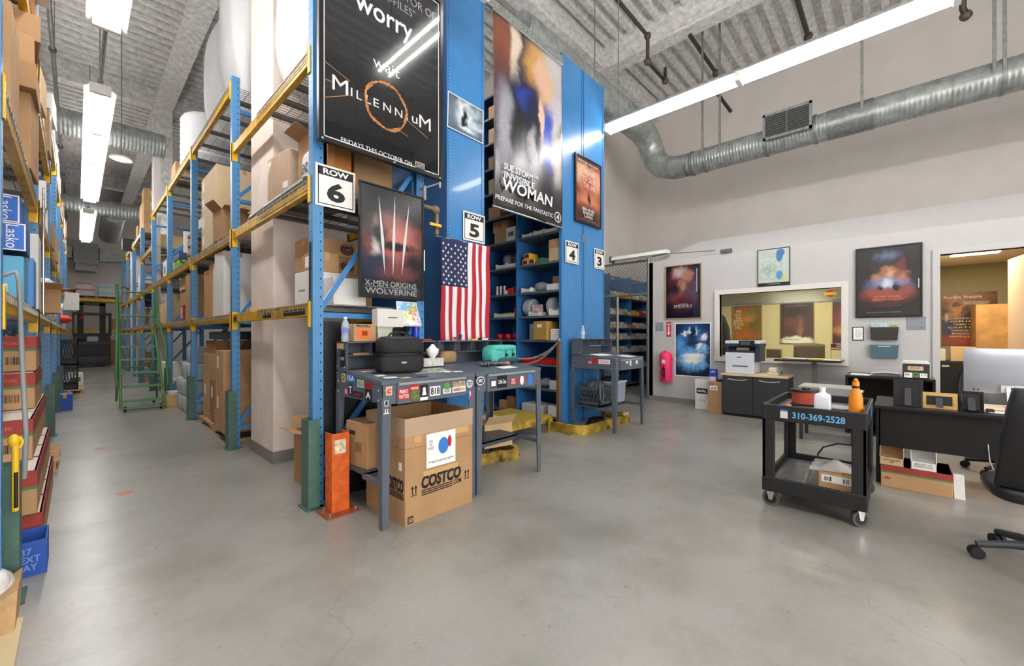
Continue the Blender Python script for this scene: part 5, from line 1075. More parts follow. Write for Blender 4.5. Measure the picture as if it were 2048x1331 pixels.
# yellow kerbs and platform
KERB = M('worn_yellow_kerb', (150, 124, 46), .6, noise=(7, .6))
def kerb(label, pts, h=.13, th=.05):
    t = thing('floor_guard', label, 'guard rail', pts[0]+(0,)); m = MB()
    vs = []; P = [Vector((p[0], p[1], 0)) for p in pts]
    for i, p in enumerate(P):
        d = ((P[min(i+1, len(P)-1)]-p).normalized()+(p-P[max(i-1, 0)]).normalized()).normalized(); n = Vector((-d.y, d.x, 0))*th/2
        vs += [p+n, p-n, p-n+Vector((0, 0, h)), p+n+Vector((0, 0, h))]
    f = [(4*i+k, 4*i+(k+1) % 4, 4*i+4+(k+1) % 4, 4*i+4+k) for i in range(len(P)-1) for k in range(4)]
    m.add(vs, f+[(3, 2, 1, 0), tuple(4*len(P)-4+k for k in range(4))]); m.build('rail', KERB, t)
    n = MB()
    for i in (1, len(P)-2): n.box(P[i].x-.06, P[i].x+.06, P[i].y-.06, P[i].y+.06, 0, .01)
    n.build('foot_plate', KERB, t); return t
def arc(cx_, cy_, r, a0, a1, n=8): return [(cx_+r*math.cos(math.radians(a0+(a1-a0)*k/n)), cy_+r*math.sin(math.radians(a0+(a1-a0)*k/n))) for k in range(n+1)]
kerb('worn yellow steel kerb running along the floor under the far desk', [(4.82, 3.74)]+arc(5.04, 3.4, .22, 180, 270)+[(5.6, 3.18)]+arc(6.1, 3.3, .12, 270, 360)+[(6.22, 3.74)])
kerb('worn yellow steel kerb with rounded end under the middle desk', [(2.6, 3.58), (2.9, 3.3)]+arc(3.36, 3.28, .14, 200, 360)+[(3.5, 3.74)], .12)
t = thing('platform', 'low yellow diamond plate platform on the floor of the shelving aisle', 'platform', (4.15, 4, 0))
k = NT('yellow_tread_plate'); o = k.obj(); w1 = k.n('ShaderNodeTexBrick'); w1.inputs['Scale'].default_value = 22; w1.inputs['Mortar Size'].default_value = .03
w1.inputs['Color1'].default_value = L((196, 170, 64)); w1.inputs['Color2'].default_value = L((176, 150, 56)); w1.inputs['Mortar'].default_value = L((126, 110, 56)); k.l(o, w1.inputs['Vector']); k.l(w1.outputs['Color'], k.b.inputs['Base Color']); k.b.inputs['Roughness'].default_value = .45
MB().box(3.62, 4.74, 3.66, 4.5, .21, .24).build('tread_plate', k.m, t)
ed = MB()
for a in ((3.62, 4.74, 3.65, 3.66), (3.62, 4.74, 4.5, 4.51), (3.61, 3.62, 3.66, 4.5), (4.74, 4.75, 3.66, 4.5)): ed.box(*a, .15, .242)
ed.build('edge_frame', KERB, t)
for x in (3.66, 4.68):
    for y in (3.69, 4.45): MB().box(x-.025, x+.025, y-.025, y+.025, 0, .2).build('leg', KERB, t)
t = thing('chain_post', 'brown wooden post with a chain at the mouth of the shelving aisle', 'post', (4.96, 3.7, 0)); MB().box(4.935, 4.985, 3.68, 3.73, 0, 1.32).build('post', WOODD, t); MB().box(4.9, 5.02, 3.64, 3.76, 0, .015).build('base_plate', WOODD, t); MB().ball((4.96, 3.7, 1.33), .03, 8, 6).build('hook', GALV, t)
t = thing('chain', 'steel chain hanging across the shelving aisle behind the middle desk', 'chain', (4.2, 3.7, 1.2))
ch = MB()
for s in range(2):
    n = 46
    for k in range(n):
        u = k/(n-1); x = 3.5+1.45*u; z = 1.3-.22*(1+.25*s)*4*u*(1-u)-.02*s+.0*u; y = 3.7+.03*s
        q = [(x+.024*math.cos(a), y+(.012*math.sin(a) if k % 2 else 0), z+(0 if k % 2 else .012*math.sin(a))) for a in [2*PI*j/8 for j in range(9)]]; ch.tube(q, .0045, 4, False)
ch.build('links', STEEL, t)
# crate and tote under the far desk
def crate(label, x, y, z, w, d, h, mat, rz=0, name='milk_crate', group=None):
    t = thing(name, label, 'crate', (x, y, z), rz, group); m = MB().box(-w/2, w/2, -d/2, d/2, 0, .012)
    for (a0, a1, b0, b1, ax) in ((-w/2, w/2, -d/2, -d/2+.008, 0), (-w/2, w/2, d/2-.008, d/2, 0), (-w/2, -w/2+.008, -d/2, d/2, 1), (w/2-.008, w/2, -d/2, d/2, 1)):
        m.box(a0, a1, b0, b1, 0, h*.22); m.box(a0, a1, b0, b1, h*.8, h)
        ln = w if ax == 0 else d; n = 6
        for k in range(n):
            u0, u1 = -ln/2+ln*k/n, -ln/2+ln*(k+1)/n
            for (p, q) in (((u0, h*.2), (u1, h*.82)), ((u1, h*.2), (u0, h*.82))):
                c = (b0+b1)/2 if ax == 0 else (a0+a1)/2
                m.bar((p[0], c, p[1]) if ax == 0 else (c, p[0], p[1]), (q[0], c, q[1]) if ax == 0 else (c, q[0], q[1]), .008, .01)
        if ax == 0:
            for u in (-w/2, w/2-.02): m.box(u, u+.02, b0, b1, 0, h)
    m.build('lattice_body', mat, t, local=True); return t
CRATE = M('crate_grey_plastic', (72, 78, 84), .5)
crate('grey lattice milk crate under the far desk', 5.5, 3.4, .342, .36, .34, .28, CRATE)
t = thing('duffel_bag', 'dark grey strapped bag stuffed in the milk crate', 'bag', (5.5, 3.4, .6)); MB().ball((5.5, 3.4, .6), (.15, .15, .12), 14, 10).ball((5.42, 3.3, .62), (.08, .1, .07), 10, 8).build('body', M('slate_canvas', (82, 88, 102), .85, noise=(14, .15)), t); MB().tube([(5.36, 3.24, .68), (5.3, 3.2, .55), (5.32, 3.2, .42), (5.38, 3.2, .4), (5.4, 3.2, .52), (5.43, 3.25, .66)], .014, 6).build('strap', M('grey_webbing', (104, 108, 112), .8), t)
t = thing('storage_tote', 'translucent plastic tote with dark odds and ends under the far desk', 'tote', (5.9, 3.35, .34)); MB().prism([(5.76, .342), (6.05, .342), (6.1, .66), (5.72, .66)], 'y', 3.2, 3.55).build('body', M('tote_plastic', (176, 184, 204), .3, alpha=.75), t, bevel=.01); MB().box(5.71, 6.11, 3.19, 3.56, .655, .675).build('rim', M('tote_rim', (214, 216, 218), .4), t)
tag(MB().ball((5.9, 3.38, .7), (.17, .14, .05), 14, 8).build('cable_bundle', M('dark_cloth'), None), 'heap of black cloth and cable on top of the plastic tote', 'bundle')
tag(MB().ball((5.93, 3.12, .16), (.07, .05, .035), 10, 8).build('cloth_roll', M('orange_white_cloth', (206, 160, 136), .8, noise=(30, .4))), 'small orange and white roll lying on the yellow kerb', 'cloth')
t = thing('cable_coil', 'coil of black hose on the floor under the far desk', 'hose', (5.55, 3.42, .02)); cm = MB()
for q in range(4): cm.tube([(5.55+(.2-.015*q)*math.cos(2*PI*k/24), 3.42+(.13-.01*q)*math.sin(2*PI*k/24), .02+.028*q) for k in range(25)], .014, 6)
cm.build('coil', RUB, t)

# ================================================================ utility cart
t = thing('utility_cart', 'black plastic two shelf utility cart with a blue phone number on its edge', 'cart', (4.38, .485, 0)); X0, X1, Y0, Y1 = 3.87, 4.86, .155, .815
CB = M('cart_black_plastic', (30, 30, 32), .5, noise=(20, .12))
def ctray(z0, z1, zf):
    m = MB(); w = .028
    for a in ((X0, X0+w, Y0, Y1), (X1-w, X1, Y0, Y1), (X0+w, X1-w, Y0, Y0+w), (X0+w, X1-w, Y1-w, Y1)): m.box(*a, z0, z1)
    m.box(X0+w, X1-w, Y0+w, Y1-w, zf-.02, zf); return m
ctray(.715, .842, .775).build('upper_tray', CB, t, bevel=.008); ctray(.13, .25, .19).build('lower_tray', CB, t, bevel=.008)
MB().box(X0+.028, X1-.028, Y0+.028, Y1-.028, .7755, .777).build('tray_liner', M('tray_worn_grey', (106, 106, 110), .5, noise=(9, .2)), t)
MB().box(X0+.028, X1-.028, Y0+.028, Y1-.028, .1905, .192).build('tray_liner', M('tray_worn_grey'), t)
for x, sx in ((X0, 1), (X1, -1)):
    for y, sy in ((Y0, 1), (Y1, -1)):
        m = MB(); xa, xb = sorted((x+sx*.003, x+sx*.1)); ya, yb = sorted((y+sy*.003, y+sy*.09))
        m.box(xa, xb, *sorted((y+sy*.003, y+sy*.03)), .2, .75); m.box(*sorted((x+sx*.003, x+sx*.03)), ya, yb, .2, .75); m.build('corner_post', CB, t, bevel=.006)
        c = MB(); cx_, cy_ = x+sx*.07, y+sy*.05
        ang = .75 if (x == X0 and y == Y0) else .12; rot = Matrix.Translation((cx_, cy_, 0)) @ Matrix.Rotation(ang, 4, 'Z')
        w_ = MB().tube([(-.018, 0, .06), (.018, 0, .06)], .06, 24).xf(rot).build('caster_wheel', M('tyre_grey', (78, 78, 76), .6), t, bevel=.004); MB().tube([(-.021, 0, .06), (.021, 0, .06)], .042, 18).xf(rot).build('hub', BLK, w_)
        f = MB().box(-.03, .03, -.03, .03, .122, .13)
        for q in (-.026, .023): f.add([(q, -.028, .124), (q, .028, .124), (q, .012, .05), (q, -.012, .05), (q+.003, -.028, .124), (q+.003, .028, .124), (q+.003, .012, .05), (q+.003, -.012, .05)], [(0,1,2,3), (7,6,5,4), (0,4,5,1), (1,5,6,2), (2,6,7,3), (3,7,4,0)])
        f.xf(rot); f.build('caster_fork', CHROME, t)
text('310-369-2528', M('sky_blue_ink', (104, 176, 226), .5), t, X0-.0015, .442, .772, .325, .05, local=False, rz=W_, bold=.018)
st = MB().box(X0-.0015, X0-.0003, .635, .685, .74, .81).build('sticker', PAPER2, t); MB().box(X0-.0025, X0-.0014, .635, .685, .796, .81).build('blue_strip', BLUEP, st)
MB().box(4.3, 4.5, Y0-.002, Y0-.0005, .745, .83).build('blue_label', BLUEP, t)
t = thing('cable_spool', 'spool of red wire with black flanges on the cart', 'spool', (4.5, .6, .778)); MB().cyl((4.5, .6, .778), .12, 0, .01, 24).cyl((4.5, .6, .778), .12, .125, .137, 24).build('flange', BLK, t)
cm = MB()
for k in range(10): cm.tube([(4.5+.1*math.cos(2*PI*j/24), .6+.1*math.sin(2*PI*j/24), .796+.0115*k) for j in range(25)], .0068, 6)
cm.build('red_wire', M('copper_red_wire', (184, 86, 66), .45), t); MB().cyl((4.5, .6, .778), .03, .125, .15, 12).build('hub', BLK, t)
t = thing('bottle', 'square shouldered white plastic bottle on the cart', 'bottle', (4.12, .44, .778)); HD = M('milky_plastic', (226, 230, 234), .35)
MB().ball((4.12, .44, .855), (.04, .055, .077), 20, 10, .3).lathe((4.12, .44, .778), [(.045, .13), (.03, .16), (.018, .168), (.018, .178)], 14).build('body', HD, t); MB().cyl((4.12, .44, .778), .021, .176, .205, 14).build('cap', WINK, t)
t = thing('water_bottle', 'orange insulated bottle with an orange spout cap on the cart', 'bottle', (4.14, .235, .778)); OB = M('orange_powder_coat', (238, 140, 34), .4)
MB().lathe((4.14, .235, .778), [(.04, 0), (.044, .01), (.044, .13), (.036, .175), (.022, .215)], 18).build('body', OB, t); MB().cyl((4.14, .235, .778), .024, .215, .232, 14).build('neck_ring', BLK, t)
MB().lathe((4.14, .235, .778), [(.023, .232), (.022, .26), (.014, .275)], 12).ball((4.13, .235, 1.055), (.028, .014, .014), 8, 6).build('spout_cap', OB, t)
t = thing('thermos', 'dark steel tumbler behind the orange bottle on the cart', 'tumbler', (4.4, .24, .778)); MB().lathe((4.4, .24, .778), [(.032, 0), (.04, .16)], 16).build('body', BLKG, t); MB().cyl((4.4, .24, .778), .042, .16, .175, 16).build('lid', STEEL, t)
t = thing('utility_knife_pack', 'small orange and white blade box on the cart', 'box', (4.15, .68, .778), .4); MB().box(-.05, .05, -.03, .03, 0, .022).build('body', WINK, t, local=True); MB().box(-.05, .05, -.0305, -.03, .0, .012).build('orange_stripe', ORP, t, local=True)
tag(MB().ball((4.3, .7, .79), (.03, .025, .012), 8, 6).build('tape_roll', ORP), 'small orange roll beside the red wire spool', 'tape'); tag(MB().box(4.22, 4.26, .62, .66, .778, .81).build('battery_holder', DKP), 'small black gadget beside the red wire spool', 'gadget')
t = thing('tool_bundle', 'clear plastic packet of tools lying on the cart beside the white bottle', 'packet', (4.4, .36, .778)); MB().ball((4.4, .36, .795), (.1, .1, .018), 14, 6).build('bag', POLY, t); MB().bar((4.34, .3, .79), (4.48, .42, .79), .02, .012).build('tool', DKP, t); MB().bar((4.32, .4, .795), (4.46, .31, .795), .015, .012).build('red_tool', RDP, t)
t = thing('eyeglasses', 'wire framed spectacles lying at the front of the cart', 'glasses', (4.08, .33, .779)); m = MB()
for q in (-.03, .03): m.tube([(4.06, .33+q+.02*math.cos(2*PI*k/12), .8+.018*math.sin(2*PI*k/12)) for k in range(13)], .0025, 5)
m.tube([(4.06, .28, .8), (4.17, .28, .792)], .002, 5).tube([(4.06, .38, .8), (4.17, .38, .792)], .002, 5); m.build('frame', DKP, t)
t = carton('brown carton with a barcode label on the lower cart shelf', 4.12, .33, .193, .3, .24, .15, 0, CARD, lab=('l', .5, .7, .2, .055))
barcode(t, -.1522, .06, .105, .05, .035, W_); barcode(t, -.1522, -.05, .105, .04, .035, W_)
t = thing('plastic_sheet', 'crumpled clear plastic bag lying over the carton on the lower cart shelf', 'bag', (4.15, .35, .35)); 
m = MB(); m.grid(lambda u, v: (3.98+.34*u, .17+.34*v, .352+.08*max(0, 1-3.2*math.hypot(u-.4, v-.55))+.008*math.sin(17*u+5*v)), 12, 12); m.grid(lambda u, v: (3.96+.3*u+.02*math.sin(9*v), .51+.04*v+.01*math.sin(14*u), .352-.15*v+.006*math.sin(20*u)), 8, 8); m.build('film', POLY, t)
tag(MB().tube([(4.55, .52, .2), (4.55, .52, .34), (4.54, .48, .41), (4.53, .38, .46), (4.52, .26, .47), (4.5, .2, .42)], .007, 6).build('strap', NVP), 'thin dark blue strap arching over the lower cart shelf', 'strap')

# ================================================================ black desk, frames, computer, chairs
t = thing('office_desk', 'long black desk behind the cart on the right', 'desk', (5.6, -.9, 0)); MB().box(5.16, 5.98, -2.4, .16, .715, .745).build('desktop', BLKM, t, bevel=.003)
MB().box(5.25, 5.28, -2.38, .13, .355, .715).build('modesty_panel', BLKM, t); MB().box(5.25, 5.95, .12, .15, 0, .715).build('side_panel', BLKM, t); MB().box(5.25, 5.95, -2.38, -2.35, 0, .715).build('side_panel', BLKM, t)
MB().box(5.5, 5.95, -1.4, -.45, .7455, .748).build('desk_mat', BEECH, t)
def standing_frame(label, y, w, h, mat, x=5.26, lean=.12, back=BLK, rz=W_):
    t = thing('photo_frame', label, 'frame', (x, y, .746), rz, tilt=-lean)
    f = MB(); k = w*.14
    for a in ((-w/2, -w/2+k, 0, h), (w/2-k, w/2, 0, h), (-w/2+k, w/2-k, 0, k), (-w/2+k, w/2-k, h-k, h)): f.box(a[0], a[1], 0, .015, a[2], a[3])
    f.build('frame', mat, t, local=True, bevel=.002); MB().box(-w/2+k, w/2-k, .003, .012, k, h-k).build('back_board', back, t, local=True)
    MB().prism([(0.0, h*.68), (-.006, h*.68), (-.075, -.0+.012), (-.069, .0+.012)], 'x', -.022, .022).build('easel_leg', CHAR, t, local=True); return t
standing_frame('largest black picture frame on the desk, seen from behind, left of the wooden one', -.07, .2, .25, BLK)
t = standing_frame('honey coloured wooden picture frame on the desk, seen from behind', -.27, .225, .145, M('honey_wood', (196, 160, 96), .5, noise=(8, .1)))
standing_frame('slim black picture frame on the desk right of the wooden frame', -.46, .15, .175, BLKG)
tag(MB().box(5.3, 5.31, -.395, -.365, .746, .82).build('card', PAPER), 'small white card between the wooden and slim black frames', 'card'); paper('white note on the black desk near the chair', 5.35, -.62, .14, .14, .2, .7485, tl=0)
t = thing('desktop_computer', 'silver all in one computer on the black desk, seen from behind', 'computer', (5.75, -.85, .75))
MB().grid(lambda u, v: (5.75-.028*(1-(2*u-1)**4)*(1-(2*v-1)**4), -.455-.68*u, .87+.41*v), 14, 10).add([(5.755, -.455, .87), (5.755, -1.135, .87), (5.755, -1.135, 1.28), (5.755, -.455, 1.28)], [(0, 1, 2, 3)]).build('back_shell', SILVER, t)
MB().box(5.751, 5.76, -1.135, -.455, .87, 1.28).build('screen', BLKG, t)
MB().prism([(5.74, .95), (5.72, .95), (5.64, .76), (5.64, .75), (5.84, .75), (5.84, .757), (5.66, .757)], 'y', -.88, -.71).build('stand', SILVER, t)
MB().box(5.716, 5.724, -.76, -.68, .885, .95).build('port_recess', M('recess_silver', (206, 208, 214), .4), t)
MB().tube([(5.715, -.74, .93), (5.66, -.76, .88), (5.62, -.78, .8), (5.6, -.9, .755)], .006, 6).build('cable', BLK, t)
for y in (-.52, -.545): MB().cyl((0, 0, 0), .007, 0, .003, 10).xf(Matrix.Translation((5.742, y, .9)) @ Matrix.Rotation(-PI/2, 4, 'Y')).build('port', CHROME, t)
t = thing('keyboard', 'grey wire tray with keys on the desk in front of the computer', 'keyboard', (5.45, -.82, .75)); MB().box(5.38, 5.52, -.98, -.68, .75, .765).build('body', DECKG, t); m = MB()
for i in range(10):
    for j in range(4): m.box(5.39+.032*j, 5.415+.032*j, -.97+.029*i, -.947+.029*i, .765, .77)
m.build('keys', BLK, t)
tag(MB().box(5.36, 5.4, -.75, -.7, .75, .77).build('eraser', BLUEP, bevel=.005), 'small bright blue block on the black desk', 'eraser')
tag(MB().box(5.3, 5.36, -.6, -.55, .7505, .775).build('mouse', BLK, bevel=.01), 'small black computer mouse on the desk beside the frames', 'mouse')
tag(MB().tube([(5.27, -.55, .55), (5.22, -.56, .35), (5.2, -.6, .22), (5.25, -.7, .15)], .005, 6).build('cable', GALV), 'thin grey cable hanging below the black desk', 'cable')
def task_chair(label, x, y, rz, br=0):
    t = thing('office_chair', label, 'chair', (x, y, 0), rz); LEA = M('black_leather', (32, 32, 34), .38)
    def arm5(k): a = 2*PI*k/5+br-rz; return (math.cos(a), math.sin(a))
    for k in range(5):
        c, s = arm5(k); MB().tube([(0, 0, .13), (c*.16, s*.16, .115), (c*.31, s*.31, .085)], [.03, .026, .02], 8).build('base_arm', M('chair_base_grey', (52, 56, 62), .45), t, local=True)
        w = MB()
        for q in (-.018, .018): w.tube([(c*.31-s*(q-.011), s*.31+c*(q-.011), .035), (c*.31-s*(q+.011), s*.31+c*(q+.011), .035)], .034, 14)
        w.build('caster', RUB, t, local=True)
    MB().cyl((0, 0, 0), .03, .1, .42, 12).build('gas_column', BLKG, t, local=True)
    MB().ball((0, 0, .46), (.26, .25, .055), 20, 10, .5).build('seat', LEA, t, local=True)
    MB().sheet(lambda u, v: (-.25+.5*u-(.06*(2*u-1)*v**3), -.25-.1*math.sin(v*2.6)+.10*(2*u-1)**2*.7-.05*v, .5+.6*v), 14, 14, .06).build('backrest', LEA, t, local=True, bevel=.012)
    MB().bar((0, -.1, .42), (0, -.3, .5), .06, .02).bar((0, -.3, .5), (0, -.36, .8), .06, .02).build('back_bracket', BLK, t, local=True)
    return t
task_chair('black leather office chair cut off by the right edge of the photo', 3.98, -.66, -1.5, math.radians(34))
task_chair('black office chair behind the black desk, only its base showing', 6.4, -.82, 2.2)
carton('flat brown carton with red and green print on the floor under the desk', 5.36, -.116, 0, .42, .46, .2, 0, CARD, band=[(.72, 1.0, REDB), (.66, .72, GRNB)], words=[('*', 'l', .1, .38, .05, .04, REDP, .05)], tape=False)
def binbox(label, y, mat, s):
    t = thing('parts_bin', label, 'bin', (5.26, y, .2015)); w = .165; m = MB().box(5.16, 5.36, y-w/2, y+w/2, .2015, .206)
    m.prism([(5.16, .206), (5.36, .206), (5.36, .36), (5.26, .36), (5.16, .27)], 'y', y-w/2, y-w/2+.004).prism([(5.16, .206), (5.36, .206), (5.36, .36), (5.26, .36), (5.16, .27)], 'y', y+w/2-.004, y+w/2)
    m.box(5.356, 5.36, y-w/2, y+w/2, .206, .36); m.box(5.16, 5.164, y-w/2, y+w/2, .206, .27); m.build('body', mat, t)
    text(s, BLACK, t, 5.1585, y, .24, .12, .035, local=False, rz=W_); return t
binbox('brown cardboard parts bin on the left of the flat carton under the desk', .04, CARDL, 'LARGE NYLON ROPE\n19MM'); binbox('white cardboard parts bin on the right of the flat carton under the desk', -.17, WBOX, 'BOX SET 3 FT\nCLEAR STOCK')
t = thing('envelope', 'grey padded envelope leaning at the right end of the flat carton', 'envelope', (5.25, -.4, 0)); MB().prism([(5.16, .002), (5.2, .002), (5.3, .19), (5.26, .19)], 'y', -.42, -.355).build('body', PAPER2, t)

# ================================================================ printer corner
t = thing('office_cabinet', 'charcoal two door cabinet with a beech top under the printer', 'cabinet', (8.1, 1.78, 0)); MB().box(7.85, 8.4, 1.3, 2.26, .04, .7).build('body', CHAR, t); MB().box(7.83, 8.42, 1.285, 2.285, .7, .735).build('top', BEECH, t, bevel=.003); MB().box(7.88, 8.38, 1.32, 2.24, 0, .04).build('plinth', BLK, t)
for y0, y1 in ((1.785, 2.255), (1.305, 1.775)):
    d_ = MB().box(7.832, 7.85, y0, y1, .05, .69).build('door', CHAR, t, bevel=.002); ym = (y0+y1)/2
    MB().tube([(7.835, ym+.15*(k/8), .645-.018*(1-(k/8)**2)) for k in range(-8, 9)], .009, 6).build('handle', M('handle_grey', (176, 178, 182), .35, .4), d_)
t = thing('printer', 'white and navy multifunction printer on the beech topped cabinet', 'printer', (8.1, 2.0, .735)); PW = M('printer_white', (206, 210, 220), .45); PN = M('printer_navy', (44, 52, 70), .45)
MB().box(7.93, 8.38, 1.79, 2.24, .737, 1.1).build('body', PW, t, bevel=.01); MB().box(7.925, 7.932, 1.8, 2.23, .74, .9).build('paper_drawer', PW, t); MB().box(7.92, 7.928, 1.88, 2.12, .86, .875).build('drawer_slot', DARK, t)
MB().box(7.94, 8.38, 1.79, 2.24, 1.1, 1.13).build('output_tray', PN, t); MB().box(8.12, 8.38, 1.78, 2.24, 1.13, 1.22).build('rear_block', PN, t); MB().box(7.98, 8.38, 1.71, 1.78, .95, 1.3).build('side_block', PN, t)
MB().box(7.95, 8.4, 1.7, 2.25, 1.21, 1.255).build('scanner_base', PN, t); MB().box(7.95, 8.4, 1.7, 2.25, 1.256, 1.31).build('scanner_lid', PW, t, bevel=.012)
MB().prism([(7.93, 1.215), (7.96, 1.215), (7.96, 1.31), (7.945, 1.31)], 'y', 1.78, 2.02).build('control_panel', BLKG, t); MB().box(7.929, 7.936, 1.84, 2.0, 1.235, 1.295).build('touch_screen', M('screen_slate', (74, 80, 104), .2), t)
MB().box(7.924, 7.93, 1.985, 2.045, 1.015, 1.03).build('badge', BLACK, t); MB().box(8.1, 8.12, 1.9, 2.1, 1.14, 1.19).build('paper', M('cream_sheet', (224, 206, 160), .7), t)
t = thing('card_reader', 'small cream desktop device on the cabinet right of the printer', 'device', (8.1, 1.53, .735)); MB().box(8.03, 8.2, 1.45, 1.62, .737, .775).build('base', M('cream_plastic', (214, 204, 180), .5), t, bevel=.006); MB().box(8.06, 8.2, 1.48, 1.6, .776, .85).build('top', M('cream_plastic'), t, bevel=.012)
t = thing('stapler', 'tiny black and silver cylinder right of the cream device', 'device', (8.05, 1.4, .736)); MB().cyl((8.05, 1.4, .737), .018, 0, .035, 10).build('base', GALV, t); MB().ball((8.05, 1.4, .785), .015, 8, 6).build('cap', BLK, t)
carton('tall brown carton on the floor left of the charcoal cabinet', 8.08, 2.41, 0, .3, .24, .56, 0, CARD, lab=('l', .4, .8, .13, .08), words=[('FRAGILE', 'l', .3, .93, .1, .025, REDP, .03), ('20', 'l', .4, .8, .1, .04)])
carton('white copier paper carton standing behind the tall brown one', 8.25, 2.7, 0, .24, .26, .56, 0, WBOX, lab=('l', .5, .62, .2, .1, BLACK), words=[('NEWELL', 'l', .5, .62, .16, .04, WINK, .03), ('3 1/2', 'l', .5, .3, .1, .04)])
carton('blue and white lightbulb box on top of the tall brown carton', 8.05, 2.47, .562, .1, .12, .22, 0, M('light_box_blue', (46, 62, 160), .5), lab=('l', .5, .2, .11, .08, M('pale_box_print', (196, 206, 226), .5)), words=[('LED', 'l', .5, .8, .07, .03, WINK)], tape=False)
tag(MB().box(8.0, 8.2, 2.3, 2.39, .562, .6).build('cable_bundle', BLK, bevel=.01), 'black adapter and cable on the tall brown carton', 'cable')
t = thing('standing_desk', 'narrow dark topped standing desk under the office window', 'desk', (8.2, 1.05, 0)); MB().box(7.95, 8.5, .62, 1.5, .985, 1.01).build('top', M('dark_bronze_top', (70, 62, 54), .4), t, bevel=.003); MB().box(7.945, 7.955, .62, 1.5, .98, 1.012).build('edge', BLK, t)
MB().box(8.19, 8.25, .95, 1.02, .03, .985).build('column', M('grey_green_steel', (108, 116, 108), .4, .3), t); MB().box(7.95, 8.5, .95, 1.02, 0, .03).box(8.18, 8.26, .65, 1.26, 0, .03).build('foot', BLK, t)
t = thing('clipboard', 'clipboard with pens on the standing desk', 'clipboard', (8.2, 1.2, 1.011)); MB().box(8.1, 8.35, 1.05, 1.4, 1.011, 1.018).build('board', DKP, t); MB().box(8.12, 8.33, 1.1, 1.38, 1.018, 1.021).build('sheet', PAPER2, t)
tag(MB().tube([(8.05, .85, 1.02), (8.05, 1.05, 1.02)], .006, 6).build('pen', YELP), 'yellow pen on the standing desk', 'pen'); paper('white sheet on the right of the standing desk', 8.2, .78, .24, .26, .1, 1.0115, tl=0)
t = thing('storage_cabinet', 'open black credenza against the office wall left of the door', 'cabinet', (7.9, .1, 0)); m = MB()
for a in ((7.6, 8.3, -.36, -.33, 0, .8), (7.6, 8.3, .52, .55, 0, .8), (7.6, 8.3, -.36, .55, .8, .83), (7.6, 8.3, -.33, .52, .38, .4), (8.28, 8.3, -.33, .52, 0, .8), (7.6, 8.3, -.33, .52, 0, .03)): m.box(*a)
m.build('body', BLKM, t)
tag(MB().box(7.7, 7.95, .3, .5, .831, .84).build('paper_stack', PAPER), 'flat white papers on the left of the black credenza', 'paper')
t = thing('paper_stack', 'rumpled pile of white papers on the black credenza', 'paper', (7.8, .13, .831))
for k in range(4): MB().grid(lambda u, v: (7.68+.24*u+.01*k, .0+.3*v-.01*k, .833+.011*k+.02*math.sin(PI*v)*(1 if k == 3 else .4)), 4, 8).build('sheet', PAPER, t)
t = thing('paper_sorter', 'black file sorter with stickers and papers on the credenza', 'sorter', (7.75, -.17, .831)); m = MB().prism([(7.62, .831), (7.9, .831), (7.9, 1.02), (7.68, 1.02)], 'y', -.3, -.05); m.build('body', BLK, t, bevel=.004)
for k, (y0, y1, z0, z1, mt, s) in enumerate(((-.25, -.1, .935, .99, TNP, 'MADE YOU'), (-.145, -.065, .84, .905, WHP, 'R'), (-.205, -.155, .85, .905, GRP, 'I'), (-.285, -.215, .845, .9, WHP, 'O'))):
    fx = lambda z: 7.62+.06*(z-.831)/.189
    o = MB().add([(fx(z0)-.002, y1, z0), (fx(z0)-.002, y0, z0), (fx(z1)-.002, y0, z1), (fx(z1)-.002, y1, z1)], [(0, 1, 2, 3)]).build('sticker', mt, t); text(s, BLACK, o, fx((z0+z1)/2)-.0035, (y0+y1)/2, (z0+z1)/2, (y1-y0)*.7, (z1-z0)*.5, local=False, rz=W_, tilt=.3 if False else 0)
for k in range(3): MB().box(7.66+.03*k, 7.9, -.31+.01*k, -.04-.01*k, 1.022+.014*k, 1.032+.014*k).build('sheet', PAPER, t)
for k, y in enumerate((-.315, -.04)): MB().box(7.68, 7.9, y, y+.006, .84, 1.02).build('sheet', PAPER, t)
t = thing('side_table', 'low pale grey table behind the cart', 'table', (6.9, .6, 0)); GT = M('pale_grey_top', (160, 160, 160), .5); MB().box(6.7, 7.2, .38, .98, .7, .72).build('top', GT, t, bevel=.003); MB().box(6.7, 6.715, .38, .98, .6, .7).build('front_rail', GT, t)
for x in (6.73, 7.17):
    for y in (.41, .95): MB().box(x-.02, x+.02, y-.02, y+.02, 0, .69).build('leg', CHAR, t)
# ================================================================ goods on the right rack (front x = 1.29)
D1, D2, D3 = 1.672, 2.692, 3.752; DT = 4.532
def pallet(label, x, y, w=1.0, d=1.1, z=.0, mat=None):
    t = thing('pallet', label, 'pallet', (x, y, z)); mat = mat or WOOD
    for k in range(7): yy = y-d/2+d*(k+.5)/7; MB().box(x-w/2, x+w/2, yy-.045, yy+.045, z+.1, z+.118).build('deck_board', mat, t)
    for xx in (x-w/2+.04, x, x+w/2-.04):
        m = MB()
        m.prism([(y-d/2, z+.018), (y-d*.38, z+.018), (y-d*.34, z+.06), (y-d*.14, z+.06), (y-d*.1, z+.018), (y+d*.1, z+.018), (y+d*.14, z+.06), (y+d*.34, z+.06), (y+d*.38, z+.018), (y+d/2, z+.018), (y+d/2, z+.1), (y-d/2, z+.1)], 'x', xx-.02, xx+.02); m.build('stringer', mat, t)
    for yy in (y-d/2+.05, y, y+d/2-.05): MB().box(x-w/2, x+w/2, yy-.045, yy+.045, z, z+.018).build('bottom_board', mat, t)
    return t
